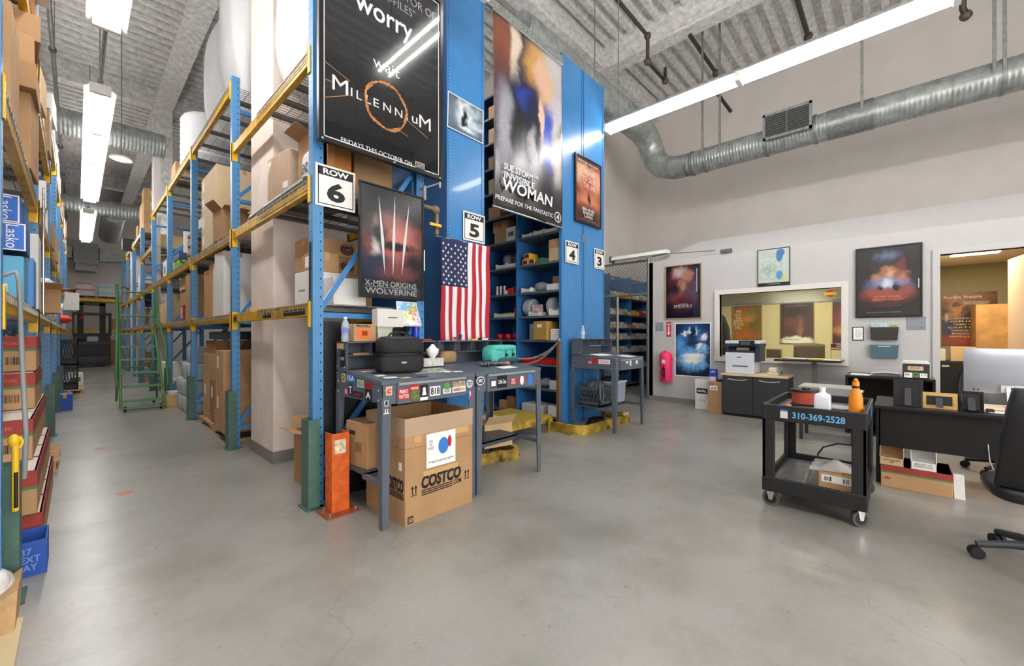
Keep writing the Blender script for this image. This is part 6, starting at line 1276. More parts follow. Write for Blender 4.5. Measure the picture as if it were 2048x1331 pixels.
# near bay
for k, (yy, rr) in enumerate(((0, .0), (1, .02), (2, -.01), (3, .0))):
    t = carton(('brown carton with a dark round logo, topmost of the stack behind the rack post', 'brown carton with a dark round logo, second from the top of its stack', 'brown carton with a dark round logo, third from the top of its stack', 'brown carton with a dark round logo at the bottom of its stack')[k], 1.76+(.12 if k == 3 else 0), 4.22, D1+.168*(3-yy), .5, .4, .166, rr)
    MB().lathe((0, 0, 0), [(.062, 0), (.062, .001)], 20).xf(Matrix.Translation((.1, -.2005, .083)) @ Matrix.Rotation(PI/2, 4, 'X') @ Matrix.Diagonal((1.2, 1, 1, 1))).build('round_logo', M('brown_logo_ink', (70, 38, 32), .7), t, local=True)
    m = MB()
    for r in (.056, .034): m.tube([(.1+r*1.2*math.cos(2*PI*q/20), -.2018, .083+r*math.sin(2*PI*q/20)) for q in range(21)], .0018, 4)
    m.build('logo_ring', CARDL, t, local=True); text('gavina', CARDL, t, .1, -.2025, .125, .085, .02, bold=.02); text('COFFEE', CARDL, t, .1, -.2025, .08, .05, .018, bold=.02)
carton('white carton standing behind the diagonal brace of the near rack end', 1.68, 3.72, D1, .3, .3, .24, 0, WBOX, tape=False)
carton('white paper wrapped box on the wire deck beside the near rack post', 1.56, 3.98, D1, .28, .34, .31, .05, WBOX, tape=False, words=[('DELIVERIES', 'l', .45, .45, .14, .02, BLACK)])
carton('small brown carton with a white label on top of the white paper wrapped box', 1.58, 3.95, D1+.312, .22, .26, .18, 0, CARD, lab=('l', .3, .55, .09, .1), words=[('UP', 'l', .72, .6, .05, .03)])
tag(MB().box(1.35, 1.72, 5.35, 5.52, D1, D1+.045).build('wood_plank', WOOD), 'short plank end on the low deck of the near bay', 'wood')
tag(MB().tube([(1.315, 3.5, 1.68), (1.315, 3.49, 2.16)], .016, 8).build('pole', BLK), 'black rubber tipped pole standing against the near rack post', 'pole')
t = carton('plastic wrapped brown carton on the middle level of the near bay', 1.62, 4.5, D2, .5, .48, .5, .12, CARD, lab=('l', .8, .35, .1, .06)); MB().ball((0, 0, .26), (.27, .26, .275), 24, 12, .22).build('wrap', M('thin_wrap', (236, 236, 234), .15, alpha=.2), t, local=True)
carton('tall open brown carton with raised flaps on the middle level of the near bay', 1.6, 4.02, D2, .3, .3, .55, 0, CARD, open_=True, flaps=3)
t = thing('paper_sack', 'white sack with black lettering leaning on the middle level by the post', 'bag', (1.42, 3.75, D2)); MB().ball((1.42, 3.78, D2+.16), (.05, .12, .17), 12, 10, .6).build('body', M('sack_white', (214, 218, 222), .5, bump=(20, .5)), t); text('LENZ', BLACK, t, 1.366, 3.78, D2+.17, .14, .08, local=False, rz=W_, bold=.02)
tag(MB().box(1.5, 1.56, 3.62, 3.72, D2, D2+.5).build('wood_post', M('orange_pine', (190, 132, 78), .7)), 'upright orange brown timber on the middle level beside the post', 'wood')
tag(MB().tube([(1.36, 3.7, D2+.04), (1.36, 5.3, D2+.03)], .04, 10).build('plastic_roll', M('grey_film', (120, 124, 130), .3, noise=(12, .3))), 'long dark roll of plastic lying along the middle beam of the near bay', 'roll')
carton('large orange brown carton behind the lower edge of the big black poster', 1.61, 3.73, D2, .22, .2, .6, 0, M('orange_cardboard', (182, 118, 58), .85)); carton('large brown carton right of the orange brown one behind the big poster', 1.99, 3.95, D2, .4, .45, .55, 0, CARD, tm=TAPEW)
for k in range(5): tag(MB().box(1.75, 2.25, 3.55, 4.4, 2.43+.028*k, 2.45+.028*k).build('wood_board', WOOD if k % 2 else WOODD), ('lowest', 'second', 'third', 'fourth', 'topmost')[k]+' brown slat seen under the middle level beside the ROW 6 sign', 'wood', 'slats beside the ROW 6 sign') if k < 0 else None
t = carton('open brown carton on the floor behind the near rack post', 1.62, 4.05, 0, .36, .4, .5, .0, CARD, open_=True, flaps=4)
tag(MB().prism([(3.62, .36), (3.8, .36), (3.98, .78), (3.94, .8)], 'x', 1.5, 1.508).build('white_sheet', PAPER), 'white sheet leaning out of the open carton behind the near post', 'paper')
def wrap(label, x, y, z, rx, ry, h, mat=FOAM, sq=.35, name='foam_bundle'):
    t = thing(name, label, 'bundle', (x, y, z)); mb = MB(); n, m = 28, 14
    vs = []
    for j in range(m+1):
        v = j/m; s = min(1, (math.sin(PI*min(max(v, .0), 1))+.0001)**.28)
        for k in range(n):
            a = 2*PI*k/n; c_, s_ = math.cos(a), math.sin(a); w = 1+.035*math.sin(5*a+7*v)+.025*math.sin(11*a-4*v)
            vs.append((x+rx*s*w*math.copysign(abs(c_)**.5, c_), y+ry*s*w*math.copysign(abs(s_)**.5, s_), z+h*v))
    mb.add(vs, [(j*n+k, j*n+(k+1) % n, (j+1)*n+(k+1) % n, (j+1)*n+k) for j in range(m) for k in range(n)], True)
    mb.build('contents', mat, t)
    ob = MB(); o = [((p[0]-x)*1.05+x, (p[1]-y)*1.05+y, (p[2]-z)*1.01+z) for p in vs]; ob.add(o, [(j*n+k, j*n+(k+1) % n, (j+1)*n+(k+1) % n, (j+1)*n+k) for j in range(m) for k in range(n)], True); ob.build('polythene_cover', M('wrap_film', (240, 242, 244), .12, alpha=.07, noise=None, bump=(9, .5)), t); return t
wrap('huge white plastic wrapped foam bundle on the top level of the second bay, left one', 1.8, 8.0, DT+.02, .4, .42, 2.0); wrap('huge white plastic wrapped foam bundle on the top level of the second bay, right one', 1.8, 6.75, DT+.02, .42, .6, 2.7)
wrap('clear plastic wrapped white bundle on the top level of the near bay beside the column', 1.72, 4.3, D3+.02, .34, .5, 1.75)
# second bay
for k, (y, z, h) in enumerate(((7.35, 0, .62), (7.35, .62, .55))): carton(('tall cream carton at the bottom of the stack in the second bay', 'tall cream carton on top of the stack in the second bay')[k], 1.72, y+.25, D2+z, .7, 1.0, h, 0, M('cream_carton', (214, 190, 154), .8, noise=(3, .04)), lab=[('l', .15, .75, .1, .14), ('l', .15, .3, .1, .12)])
carton('open brown carton with hanging flap in front of the cream cartons', 1.46, 6.75, D2, .3, .34, .4, .1, CARD, open_=True, flaps=4); carton('narrow brown carton behind the second post on the middle level', 2.0, 6.35, D2, .5, .4, .8, 0, CARD, lab=('l', .4, .7, .12, .16)); carton('brown carton beyond the column on the middle level', 2.05, 5.92, D2, .4, .2, .62, 0, CARDD)
carton('tall white carton on the low level of the second bay, left one', 1.6, 7.3, D1, .4, .35, .8, 0, WBOX); carton('tallest white carton with torn top on the low level of the second bay', 1.55, 6.85, D1, .4, .4, .88, .06, WBOX); carton('white carton behind the second post on the low level', 1.9, 6.35, D1, .4, .4, .82, 0, WBOX)
carton('tall golden brown carton on the low level of the second bay', 1.6, 7.85, D1, .4, .5, .74, 0, M('golden_card', (186, 142, 88), .8), words=[('GREENTEA', 'l', .5, .93, .3, .03)]); carton('brown carton lying on the tall golden brown carton', 1.7, 7.9, D1+.742, .45, .5, .14, 0, CARD, words=[('UA', 'l', .7, .5, .1, .05)])
pallet('wooden pallet on the floor of the second bay', 1.85, 7.3, 1.0, 1.9); pz = .12
for (lab_, x, y, z, w, d, h, m) in (('large brown carton at the lower left on the second bay pallet', 1.75, 7.9, 0, .7, .5, .62, CARD), ('large brown carton at the lower middle on the second bay pallet', 1.72, 7.38, 0, .66, .48, .62, CARDD), ('brown carton in the middle layer on the second bay pallet', 1.75, 7.7, .62, .7, .8, .38, CARD), ('brown carton in the upper layer on the second bay pallet', 1.75, 7.72, 1.0, .66, .66, .2, CARDD), ('lower narrow brown carton beside the green guard of the second post', 1.56, 6.62, 0, .5, .42, .54, CARD), ('upper narrow brown carton with a white label beside the second post', 1.56, 6.62, .54, .5, .42, .54, CARD), ('big brown carton behind the second post, lower one', 1.95, 6.18, 0, .5, .34, .7, CARD), ('big brown carton behind the second post, upper one', 1.95, 6.18, .7, .5, .34, .5, CARDD)):
    carton(lab_, x, y, pz+z, w, d, h, 0, m, lab=('l', .3, .7, .08, .16) if 'white' in lab_ or 'lower' in lab_ else None)
carton('small brown carton standing alone at the front of the second bay pallet', 1.42, 7.05, pz, .14, .16, .22, 0, CARD); tag(MB().box(1.5, 2.2, 7.0, 8.3, 1.34, 1.46).build('wrapped_goods', M('dark_wrapped', (50, 58, 62), .35, noise=(10, .4)), bevel=.02), 'dark wrapped bundle under the low beam of the second bay', 'bundle')
# third bay
MINT = M('mint_wrap', (150, 182, 180), .22, noise=(18, .35), bump=(26, .5))
def pack(label, x, y, z):
    t = thing('water_pack', label, 'pack', (x, y, z)); m = MB()
    for i in range(3):
        for j in range(4): m.lathe((x-.1+.1*i, y-.15+.1*j, z), [(.047, .01), (.049, .16), (.03, .22), (.014, .25), (.014, .28)], 8)
    m.build('bottles', MINT, t); MB().ball((x, y, z+.15), (.165, .215, .15), 18, 10, .3).build('wrap', POLY, t); return t
for k, (x, y, z) in enumerate(((1.5, 9.2, .0), (1.5, 9.65, .0), (1.5, 9.3, .3), (1.5, 9.75, .3), (1.52, 9.25, .6), (1.52, 9.7, .6), (1.54, 9.3, .9), (1.5, 10.1, .0), (1.5, 10.15, .3))):
    pack(('shrink wrapped pack of pale bottles, bottom layer nearest the guard in the third bay', 'shrink wrapped pack of pale bottles, bottom layer second along in the third bay', 'shrink wrapped pack of pale bottles, second layer nearest the guard', 'shrink wrapped pack of pale bottles, second layer second along', 'shrink wrapped pack of pale bottles, third layer nearest the guard', 'shrink wrapped pack of pale bottles, third layer second along', 'shrink wrapped pack of pale bottles on top of its stack', 'shrink wrapped pack of pale bottles, bottom layer farthest along', 'shrink wrapped pack of pale bottles, second layer farthest along')[k], x, y, z)
carton('yellow brown carton with papers on the floor beside the third post', 1.35, 10.75, 0, .3, .5, .22, 0, M('straw_card', (204, 172, 108), .8)); tag(MB().box(1.25, 1.5, 10.5, 10.9, .222, .27).build('paper_stack', PAPER2), 'papers on the yellow brown floor carton', 'paper')
carton('tall brown carton on the low level of the third bay nearest the aisle', 1.55, 9.15, D1, .4, .44, .8, 0, CARD); carton('wide brown carton with shadowed top on the low level of the third bay', 1.75, 10.2, D1, .6, .9, .62, 0, CARD); carton('open brown carton perched on the wide brown carton of the third bay', 1.65, 10.25, D1+.622, .45, .6, .22, 0, CARDL, open_=True, flaps=2); carton('red and white box on the low level of the third bay', 1.45, 9.75, D1, .2, .2, .3, 0, REDB, tape=False, lab=('l', .5, .5, .1, .2))
tag(MB().box(1.55, 1.98, 10.9, 11.0, D2, D2+.9).build('foam_board', WBOX), 'tall white panel standing on the middle level of the third bay', 'panel')
t = thing('wall_panel', 'large pale grey board standing across the third and fourth bays', 'panel', (2.2, 11, D2)); MB().box(2.2, 2.24, 9.4, 13.4, D2, DT-.1).build('board', M('pale_grey_board', (206, 206, 206), .6), t)
t = crate('green lidded storage crate on the middle level of the third bay, lower one', 1.55, 10.3, D2, .4, .6, .17, M('lime_plastic', (140, 196, 52), .45)); t = thing('storage_crate', 'blue lid on the green crate on the middle level of the third bay', 'crate', (1.55, 10.3, D2+.172)); MB().box(1.34, 1.76, 9.98, 10.62, D2+.172, D2+.3).build('body', M('deep_blue_plastic', (40, 70, 130), .45), t, bevel=.01)
for k in range(10): tag(MB().box(1.4+.01*(k % 3), 1.85, 9.05+.04*(k % 2), 9.55+.03*(k % 3), D2+.002+.055*k, D2+.054+.055*k).build('flat_carton', CARDD if k % 2 else CARD), ('flattened carton, %s from the bottom of the pile in the third bay' % ('first', 'second', 'third', 'fourth', 'fifth', 'sixth', 'seventh', 'eighth', 'ninth', 'tenth')[k]), 'cardboard', 'flattened cartons in the third bay')
t = thing('foam_roll', 'big white ribbed foam roll standing on the top level of the third bay', 'roll', (1.8, 9.6, DT+.012)); MB().lathe((1.8, 9.6, DT+.012), [q for k in range(9) for q in ((.48, .1*k), (.5, .1*k+.05))]+[(.46, .92)], 24).build('roll', FOAM, t); MB().lathe((1.8, 9.6, DT+.932), [(.12, 0), (.12, .003)], 14).build('core_end', CARDI, t)
carton('brown carton on the top level at the start of the fourth bay', 1.6, 10.75, DT, .5, .5, .35, 0, CARD)
# fourth bay and beyond
carton('white carton with green print on the middle level of the fourth bay', 1.55, 11.7, D2, .45, .5, .34, 0, WBOX, lab=('l', .5, .4, .2, .15, M('green_print', (70, 130, 76), .6))); tag(MB().ball((1.5, 11.2, D2+.06), (.08, .12, .06), 8, 6).build('cloth_bundle', RDP), 'red cloth beside the white and green carton', 'cloth')
POS = ('nearest', 'second', 'third', 'fourth', 'fifth', 'sixth', 'seventh')
BAY = {3: 'fourth', 4: 'fifth', 5: 'sixth', 6: 'seventh', 7: 'eighth'}
for b in range(3, 8):
    y0 = RY[b]+.15
    for lv, (z, nm) in enumerate(((.0, 'floor'), (D1, 'low level'), (D2, 'middle level'), (4.532 if b not in (4,) else 3.712, 'top level'))):
        if b == 7 and lv == 3: continue
        y = y0; n = 0
        while y < RY[b+1]-.55 and n < 3:
            d = R.uniform(.4, .75); h = R.uniform(.28, .7) if lv else R.uniform(.4, .9); w = R.uniform(.4, .7)
            hit = [b_ for a_, b_ in ((13.9, 14.15), (15.35, 15.87), (19.7, 20.15)) if y-.03 < b_ and y+d+.03 > a_]
            if hit: y = hit[0]+.06; continue
            if lv and h > .85: h = .85
            if b in (3, 5) and lv == 3: break
            if not (b == 3 and lv == 2):
                op = R.random() < .25 and lv == 2
                carton('%s carton from the front on the %s of the %s bay, right rack' % (POS[n], nm if lv else 'floor', BAY[b]), 1.35+w/2+R.uniform(0, .1), y+d/2, z+.002, w, d, h, R.uniform(-.05, .05), R.choice((CARD, CARD, CARDD, CARDL, WBOX)), open_=op, flaps=3 if op else 0, group='cartons far along the right rack')
            y += d+R.uniform(.1, .3); n += 1
for b, k0 in ((5, 4), (6, 4)):
    pass
for k in range(4):
    for j in range(2):
        o = carton('pale archive carton, %s column, %s from the bottom, high on the far right rack' % (('near', 'far')[j], POS[k].replace('nearest', 'first')), 1.65, 16.95+.62*j, 4.532+.34*k+.0, .5, .58, .335, 0, M('archive_card', (212, 176, 126), .8, rand=.05), lab=('f', .5, .6, .2, .12), group='pale archive cartons') if not (k == 3 and j == 1) else None
t = thing('loudspeaker', 'black wall loudspeaker on the white boxed column far along the right rack', 'speaker', (1.2, 19.6, 4.4)); MB().box(1.08, 1.42, 19.4, 19.65, 4.35, 4.75).build('cabinet', BLK, t); MB().box(1.1, 1.4, 19.39, 19.4, 4.37, 4.73).build('grille', DKP, t)
struct('column', MB().box(1.33, 1.63, 19.75, 20.1, 0, 4.7), WHITE); struct('column', MB().box(1.36, 1.5, 13.95, 14.1, 0, 6.0), WHITE)
# ================================================================ goods on the left rack (front x = -.25)
def red_carton(label, x1, y0, z, d=.43, w=.3, h=.275, rz=0):
    t = carton(label, x1-w/2, y0+d/2, z, w, d, h-.003, rz, CARD, band=[(.64, 1.0, REDB), (.58, .64, GRNB)], tape=False, group='red lidded paper cartons')
    MB().box(-w/2+.012, w/2-.012, -d/2+.012, d/2-.012, h-.0025, h-.001).build('top_sheet', M('pale_lid', (214, 204, 196), .8), t, local=True)
    text('RECYCLED', M('faint_red_ink', (214, 130, 116), .7), t, 0, -d/2-.0032, h*.8, w*.4, .02); barcode(t, w*.12, -d/2-.001, h*.3, .08, .06); text('*', REDP, t, w/2+.0035, -d*.28, h*.33, .05, .045, rz=PI/2, bold=.06); return t
xl = -.22
for (z, ys_, xo, nm) in ((1.12, (5.0,), .0, 'fifth layer'), (.84, (4.85, 5.3), .0, 'fourth layer'), (.56, (4.3, 4.74, 5.18, 5.62), .015, 'third layer'), (.28, (3.95, 4.4, 4.85, 5.3), .05, 'second layer'), (.0, (3.98, 4.43, 4.88, 5.33), .07, 'floor layer')):
    for k, y in enumerate(ys_): red_carton('red lidded paper carton, %s, %s from the front of the left rack' % (nm, POS[k]), xl+xo, y, z)
t = carton('open blue carton with white lettering on the floor by the left green guard', -.2, 3.8, 0, .16, .26, .2, 0, M('blue_box_print', (42, 84, 170), .6), open_=True, words=[('37\nNEXT\nDAY', 'f', .5, .5, .11, .13, M('pale_blue_ink', (130, 160, 220), .6))])
t = thing('bolt_cutter', 'yellow and black hand tool hanging on the left rack post', 'tool', (-.23, 3.3, .62)); MB().tube([(-.215, 3.3, .84), (-.215, 3.3, .5)], .013, 8).build('handle', YELP, t); MB().ball((-.22, 3.3, .86), (.022, .02, .035), 8, 6).tube([(-.2, 3.3, .88), (-.19, 3.3, .85), (-.2, 3.3, .82)], .006, 6).build('head', YELP, t); MB().tube([(-.212, 3.287, .7), (-.212, 3.287, .52)], .008, 6).build('grip', BLK, t)
t = thing('hose', 'grey hose hanging from the low beam of the left rack', 'hose', (-.2, 3.6, 1.7)); MB().tube([(-.3, 3.62, 1.72), (-.235, 3.62, 1.76), (-.222, 3.62, 1.7), (-.215, 3.62, 1.4), (-.205, 3.6, 1.1), (-.195, 3.58, .85), (-.2, 3.55, .6)], .011, 8).build('run', M('grey_hose', (140, 144, 148), .4), t)
t = thing('plastic_sheet', 'clump of clear plastic and a broken wooden crate corner at the bottom left edge', 'bundle', (-.2, 3.15, 0)); MB().ball((-.28, 3.2, .12), (.08, .1, .13), 12, 8, .8).ball((-.27, 3.16, .2), (.05, .05, .07), 9, 7, .7).build('film', M('film_clump', (226, 226, 226), .25, alpha=.8, bump=(14, 1)), t); MB().prism([(-.4, .0), (-.2, .0), (-.19, .2), (-.4, .08)], 'y', 3.02, 3.3).build('crate_corner', WOOD, t)
tag(MB().box(-1.3, -.18, 2.3, 3.15, 0, .012).build('plywood_sheet', M('pale_ply', (204, 184, 146), .7, noise=(3, .08))), 'pale plywood sheet on the floor at the bottom left corner', 'board')
LB = M('fan_box_blue', (36, 104, 200), .5, noise=(4, .12)); LBB = M('fan_box_dark_blue', (40, 62, 110), .5)
def fan_box(label, z, x1, y):
    t = carton(label, x1-.25, y+.2, z, .5, .4, .2, 0, LB, tape=False, ); text('Lasko', WINK, t, .185, -.2022, .1, .17, .06, spin=-PI/2)
    MB().box(-.25, .25, -.2, .2, -.0012, -.0002).build('dark_underside', LBB, t, local=True); f = MB()  # flat darker blue face laid over the underside
    for a in ((-.25, .25, 0, .008), (-.25, .25, .192, .2), (.242, .25, .008, .192)): f.box(a[0], a[1], -.2016, -.2002, a[2], a[3])
    f.build('white_edge', WINK, t, local=True); return t
fan_box('bright blue fan carton on the low level of the left rack, lower of two', 2.03, -.26, 4.75); fan_box('bright blue fan carton on the low level of the left rack, upper of two', 2.235, -.29, 4.75)
carton('light blue carton under the two fan cartons on the left rack', -.45, 4.96, D1-.04, .36, .36, .36, 0, M('sky_box', (96, 172, 212), .6), lab=('f', .5, .25, .2, .12)); carton('blue spined white carton beside the light blue one on the left rack', -.3, 5.3, D1-.04, .12, .3, .4, 0, M('blue_spine', (96, 150, 210), .6)); 
carton('tall white carton behind the fan cartons on the left rack', -.4, 5.72, D1-.04, .34, .4, .66, 0, WBOX); carton('open brown carton projecting into the aisle from the low level of the left rack', -.3, 6.5, D1-.04, .34, .4, .24, .1, CARD, open_=True, flaps=4)
tag(MB().tube([(-.215, 5.9, 1.6), (-.215, 5.9, 2.8)], .01, 6).build('rod', CHROME), 'thin bright rod hanging on the second left rack post', 'rod')
t = thing('plastic_sheet', 'white crumpled plastic wrap bulging from the low level of the left rack', 'bundle', (-.3, 8.2, D1-.04))
m = MB()
for (y, z, r) in ((7.6, .2, .2), (8.0, .12, .16), (8.3, .28, .14), (7.9, .38, .12), (8.6, .08, .14)): m.ball((-.3, y, D1-.04+z), (.12, r, r), 9, 7, .8)
m.build('film', M('film_white', (222, 226, 234), .3, bump=(10, 1)), t)
tag(MB().ball((-.2, 13.2, D1+.08), (.14, .5, .09), 10, 6).build('red_bundle', M('red_orange_fabric', (226, 70, 44), .7)), 'red orange fabric bundle lying over the low beam far along the left rack', 'cloth')
carton('tall brown carton leaning at the left edge on the middle level of the left rack', -.62, 4.15, 2.67, .7, .5, .75, 0, CARD)
for k, (z, h, y) in enumerate(((2.9, .36, 4.85), (3.26, .2, 4.75), (3.46, .22, 4.8), (3.68, .2, 4.85))):
    t = carton('brown hand hole carton, %s of the stack on the middle level of the left rack' % ('bottom', 'second', 'third', 'top')[k], -.45+.02*(k % 2), y+.25, z-.22 if k == 0 else z, .44, .5, h+(.22 if k == 0 else 0)-.003, .04*(k-1), CARD, hole=('f', .6, .7), tape=False, group=None)
carton('open brown carton with raised flap on the top level of the left rack', -.42, 5.5, 4.01, .36, .4, .3, 0, CARDD, open_=True, flaps=3); tag(MB().box(-.4, -.16, 5.2, 5.5, 4.3, 4.31).build('white_sheet', PAPER), 'white sheet poking out above the top left rack cartons', 'paper')
carton('dark green box at the top left edge of the photo', -.4, 4.5, 4.42, .4, .5, .3, 0, M('dark_green_box', (58, 92, 70), .6)) if True else None
pallet('bare wooden pallet edge beside the left rack, nearer one', -.6, 6.75, .95, .9); carton('crushed pale carton on the nearer left pallet', -.4, 6.6, .12, .3, .3, .2, .1, CARDL); carton('torn brown carton behind the crushed one on the left pallet', -.45, 7.1, .12, .4, .4, .3, .1, CARD); carton('tall brown carton at the back of the nearer left pallet', -.55, 7.6, .12, .5, .4, .45, 0, CARD)
for k, z in enumerate((.12, .72)): t = crate(('black lattice crate on the floor far along the left rack, lower of two', 'black lattice crate far along the left rack, upper of two')[k], -.12, 14.6, z, .3, .7, .58, DKP)
pallet('small pallet under the black lattice crates far along the left rack', -.12, 14.6, .5, .8)
carton('blue and white box on the floor of the left aisle side', -.15, 11.5, 0, .2, .4, .3, 0, M('blue_box_print')); carton('white and green carton on the floor beyond the black crates', -.02, 17.0, .0, .3, .5, .34, 0, WBOX, lab=('f', .5, .5, .2, .12, M('green_print')))
for b in range(1, 8):
    for lv, (z, nm) in enumerate(((0, 'floor'), (1.632, 'low level'), (2.672, 'middle level'), (4.512 if b > 1 else 3.712, 'top level'))):
        y = RY[b]+.2; n = 0
        if (b == 1 and lv in (0, 1)): continue
        while y < RY[b+1]-.5 and n < 3:
            d = R.uniform(.4, .7); h = R.uniform(.25, .55); w = R.uniform(.3, .6)
            if not (lv == 0 and b == 4): carton('%s carton from the front on the %s of the %s bay, left rack' % (POS[n], nm, ('', 'second', 'third', 'fourth', 'fifth', 'sixth', 'seventh', 'eighth')[b]), -.27-w/2+R.uniform(-.02, .05)*(lv > 0), y+d/2, z, w, d, h, R.uniform(-.06, .06), R.choice((CARD, CARD, CARDL, WBOX, M('blue_spine'))), group='cartons along the left rack', open_=(R.random() < .2), flaps=2)
            y += d+R.uniform(.14, .3); n += 1
# ================================================================ far end: forklift, pallets, boxes on the far rack
t = thing('forklift', 'black stand up reach truck parked at the end of the aisle', 'forklift', (.5, 26.5, 0)); FX = .48
LM = M('truck_charcoal', (44, 46, 50), .4); LD = M('truck_black', (26, 26, 28), .45)
MB().prism([(26.0, .18), (26.02, 1.35), (26.12, 1.5), (27.1, 1.5), (27.1, .18)], 'x', FX-.58, FX+.58).build('body', LM, t, bevel=.04)
MB().box(FX-.54, FX+.54, 25.97, 26.02, .5, .8).build('battery_cover', LD, t, bevel=.02); MB().box(FX-.54, FX+.54, 25.96, 26.02, .84, 1.02).build('handhold_recess', LD, t)
MB().box(FX-.16, FX+.18, 25.985, 26.02, 1.14, 1.36).build('control_screen', M('screen_grey', (150, 156, 150), .3), t); MB().ball((FX-.33, 26.0, 1.25), (.14, .04, .11), 14, 8).build('tiller', LD, t); MB().box(FX+.25, FX+.5, 25.99, 26.02, 1.12, 1.34).build('side_panel', LD, t)
MB().box(FX-.62, FX+.62, 25.9, 27.2, .1, .2).build('skirt', LD, t, bevel=.02)
gp = MB()
for x in (FX-.58, FX+.58):
    gp.bar((x, 26.05, 1.4), (x, 26.05, 2.36), .06); gp.bar((x, 27.0, 1.4), (x, 27.0, 2.36), .06)
gp.box(FX-.62, FX+.62, 26.0, 26.08, 2.33, 2.41).box(FX-.62, FX+.62, 26.98, 27.06, 2.33, 2.41)
for k in range(7): gp.box(FX-.55+.18*k, FX-.52+.18*k, 26.08, 26.98, 2.36, 2.4)
gp.build('overhead_guard', LD, t)
for x in (FX-.36, FX+.36): MB().box(x-.1, x+.1, 27.15, 27.35, .1, 2.9).build('mast', LD, t)
MB().box(FX-.46, FX+.46, 27.15, 27.3, 2.78, 2.92).build('mast_crossbar', LD, t)
for x in (FX-.3, FX+.3): MB().box(x-.08, x+.08, 25.78, 26.2, .0, .1).build('outrigger_foot', LD, t)
MB().tube([(FX-.3, 26.0, 2.33), (FX-.34, 25.97, 2.2)], .02, 6).ball((FX-.34, 25.97, 2.14), .07, 8, 6).build('hanging_light', M('red_lamp', (160, 40, 40), .4), t)
for k, (x, m) in enumerate(((.25, M('pink_print_box', (222, 110, 160), .6)), (1.0, M('aqua_print_box', (170, 206, 222), .6)))):
    pallet(('pallet on the far yellow beam, left one', 'pallet on the far yellow beam, right one')[k], x+.05, 28.4, .7, .9, 3.165)
    for j in range(2): carton('%s box of the %s stack on the far rack' % (('lower white', 'upper white')[j], ('pink banded', 'aqua banded')[k]), x+.03-.05*j, 28.2, 3.285+.3*j, .62-.12*j, .6, .295, 0, WBOX, band=[(.8, 1, m)] if k == 0 else [(.3, .7, m)])
carton('brown carton at the left end of the far rack beam', -.35, 28.3, 3.163, .5, .6, .4, 0, CARD); carton('second brown carton on the far rack beam behind the left rack', .0, 28.75, 3.163, .4, .3, .5, 0, CARDD)
carton('brown carton right of the forklift mast on the low far beam', 1.45, 28.2, 1.713, .5, .5, .5, 0, CARD); carton('large brown carton on the floor right of the forklift', 1.35, 28.3, 0, .6, .6, 1.2, 0, CARD)
t = thing('paper_sign', 'white sheet hanging at the end of the left rack', 'sign', (-.1, 20, 2.6)); MB().box(-.32, .06, 18.925, 18.957, 2.2, 2.75).build('sheet', PAPER, t)
# ================================================================ rolling ladder
t = thing('rolling_ladder', 'green steel rolling ladder standing in the aisle against the right rack', 'ladder', (.85, 10.4, 0)); lx0, lx1 = .55, 1.17
def lt(name, pts, r): return MB().tube(pts, r, 8).build(name, GREEN, t)
for x, nm in ((lx0, 'l'), (lx1, 'r')):
    lt('side_stile', [(x, 10.25, .1), (x+(.03 if x < .8 else -.05), 11.25, 1.45)], .022); lt('rear_leg', [(x+(.03 if x < .8 else -.05), 11.3, 1.5), (x, 11.45, .08)], .02)
    xx = x+(-.03 if x < .8 else .06); lt('handrail', [(xx, 10.45, .42), (xx+(-.02 if x < .8 else .0), 10.5, .65), (xx, 10.75, 1.2), (x, 11.25, 1.75), (x-(.0 if x < .8 else .04), 11.3, 2.42)], .02)
    lt('guard_post', [(x+(.03 if x < .8 else -.05), 11.28, 1.45), (x-(.0 if x < .8 else .04), 11.3, 2.42)], .02)
for k in range(6):
    u = k/5; y = 10.3+.93*u; z = .2+1.24*u; a = lx0+.03*u; b = lx1-.05*u
    MB().box(a, b, y-.02, y+.19, z-.03, z).build('step', GREEN, t)
for z in (1.8, 2.28): lt('guard_rail', [(lx0+.01, 11.3, z), (lx1-.04, 11.3, z)], .016)
lt('base_bar', [(lx0-.02, 10.2, .1), (lx0+.1, 10.18, .06), (lx1-.1, 10.18, .06), (lx1+.02, 10.2, .1)], .018); lt('cross_brace', [(lx0+.03, 11.4, .75), (lx1-.03, 11.4, .75)], .014)
for x in (lx0+.06, lx1-.06):
    for y in (10.3, 11.4): MB().tube([(x-.015, y, .05), (x+.015, y, .05)], .05, 14).build('caster', RUB, t)
# ================================================================ goods on the blue shelving
GR = 'small goods on the blue shelves'
LVN = {k: n for k, n in enumerate(('floor level', 'second shelf', 'third shelf', 'fourth shelf', 'fifth shelf', 'sixth shelf', 'seventh shelf', 'eighth shelf', 'ninth shelf', 'tenth shelf', 'eleventh shelf', 'twelfth shelf'))}
def sbin(lv, y, d, h, mat, what, bay, w=.4, cat='bin', name='parts_bin', x=5.15, inner=None):
    z = SH[lv]; t = thing(name, '%s on the %s, %s column of blue shelves' % (what, LVN[lv], bay), cat, (x, y, z)); m = MB()
    m.box(x, x+w, y, y+d, z, z+.004)
    for a in ((x, x+.004, y, y+d, h*.7), (x+w-.004, x+w, y, y+d, h), (x+.004, x+w-.004, y, y+.004, h), (x+.004, x+w-.004, y+d-.004, y+d, h)): m.box(a[0], a[1], a[2], a[3], z, z+a[4])
    m.build('body', mat, t)
    if inner: MB().ball((x+w/2, y+d/2, z+h*.7), (w*.4, d*.42, h*.4), 9, 6, .7).build('contents', inner, t)
    return t
NEARB, FARB = 'right', 'left'
def near(u): return 3.83+.84*u      # along the near bay, 0 = right in the photo
def far_(u): return 4.76+.7*u
Y_ = lambda b, u: near(u) if b == NEARB else far_(u)
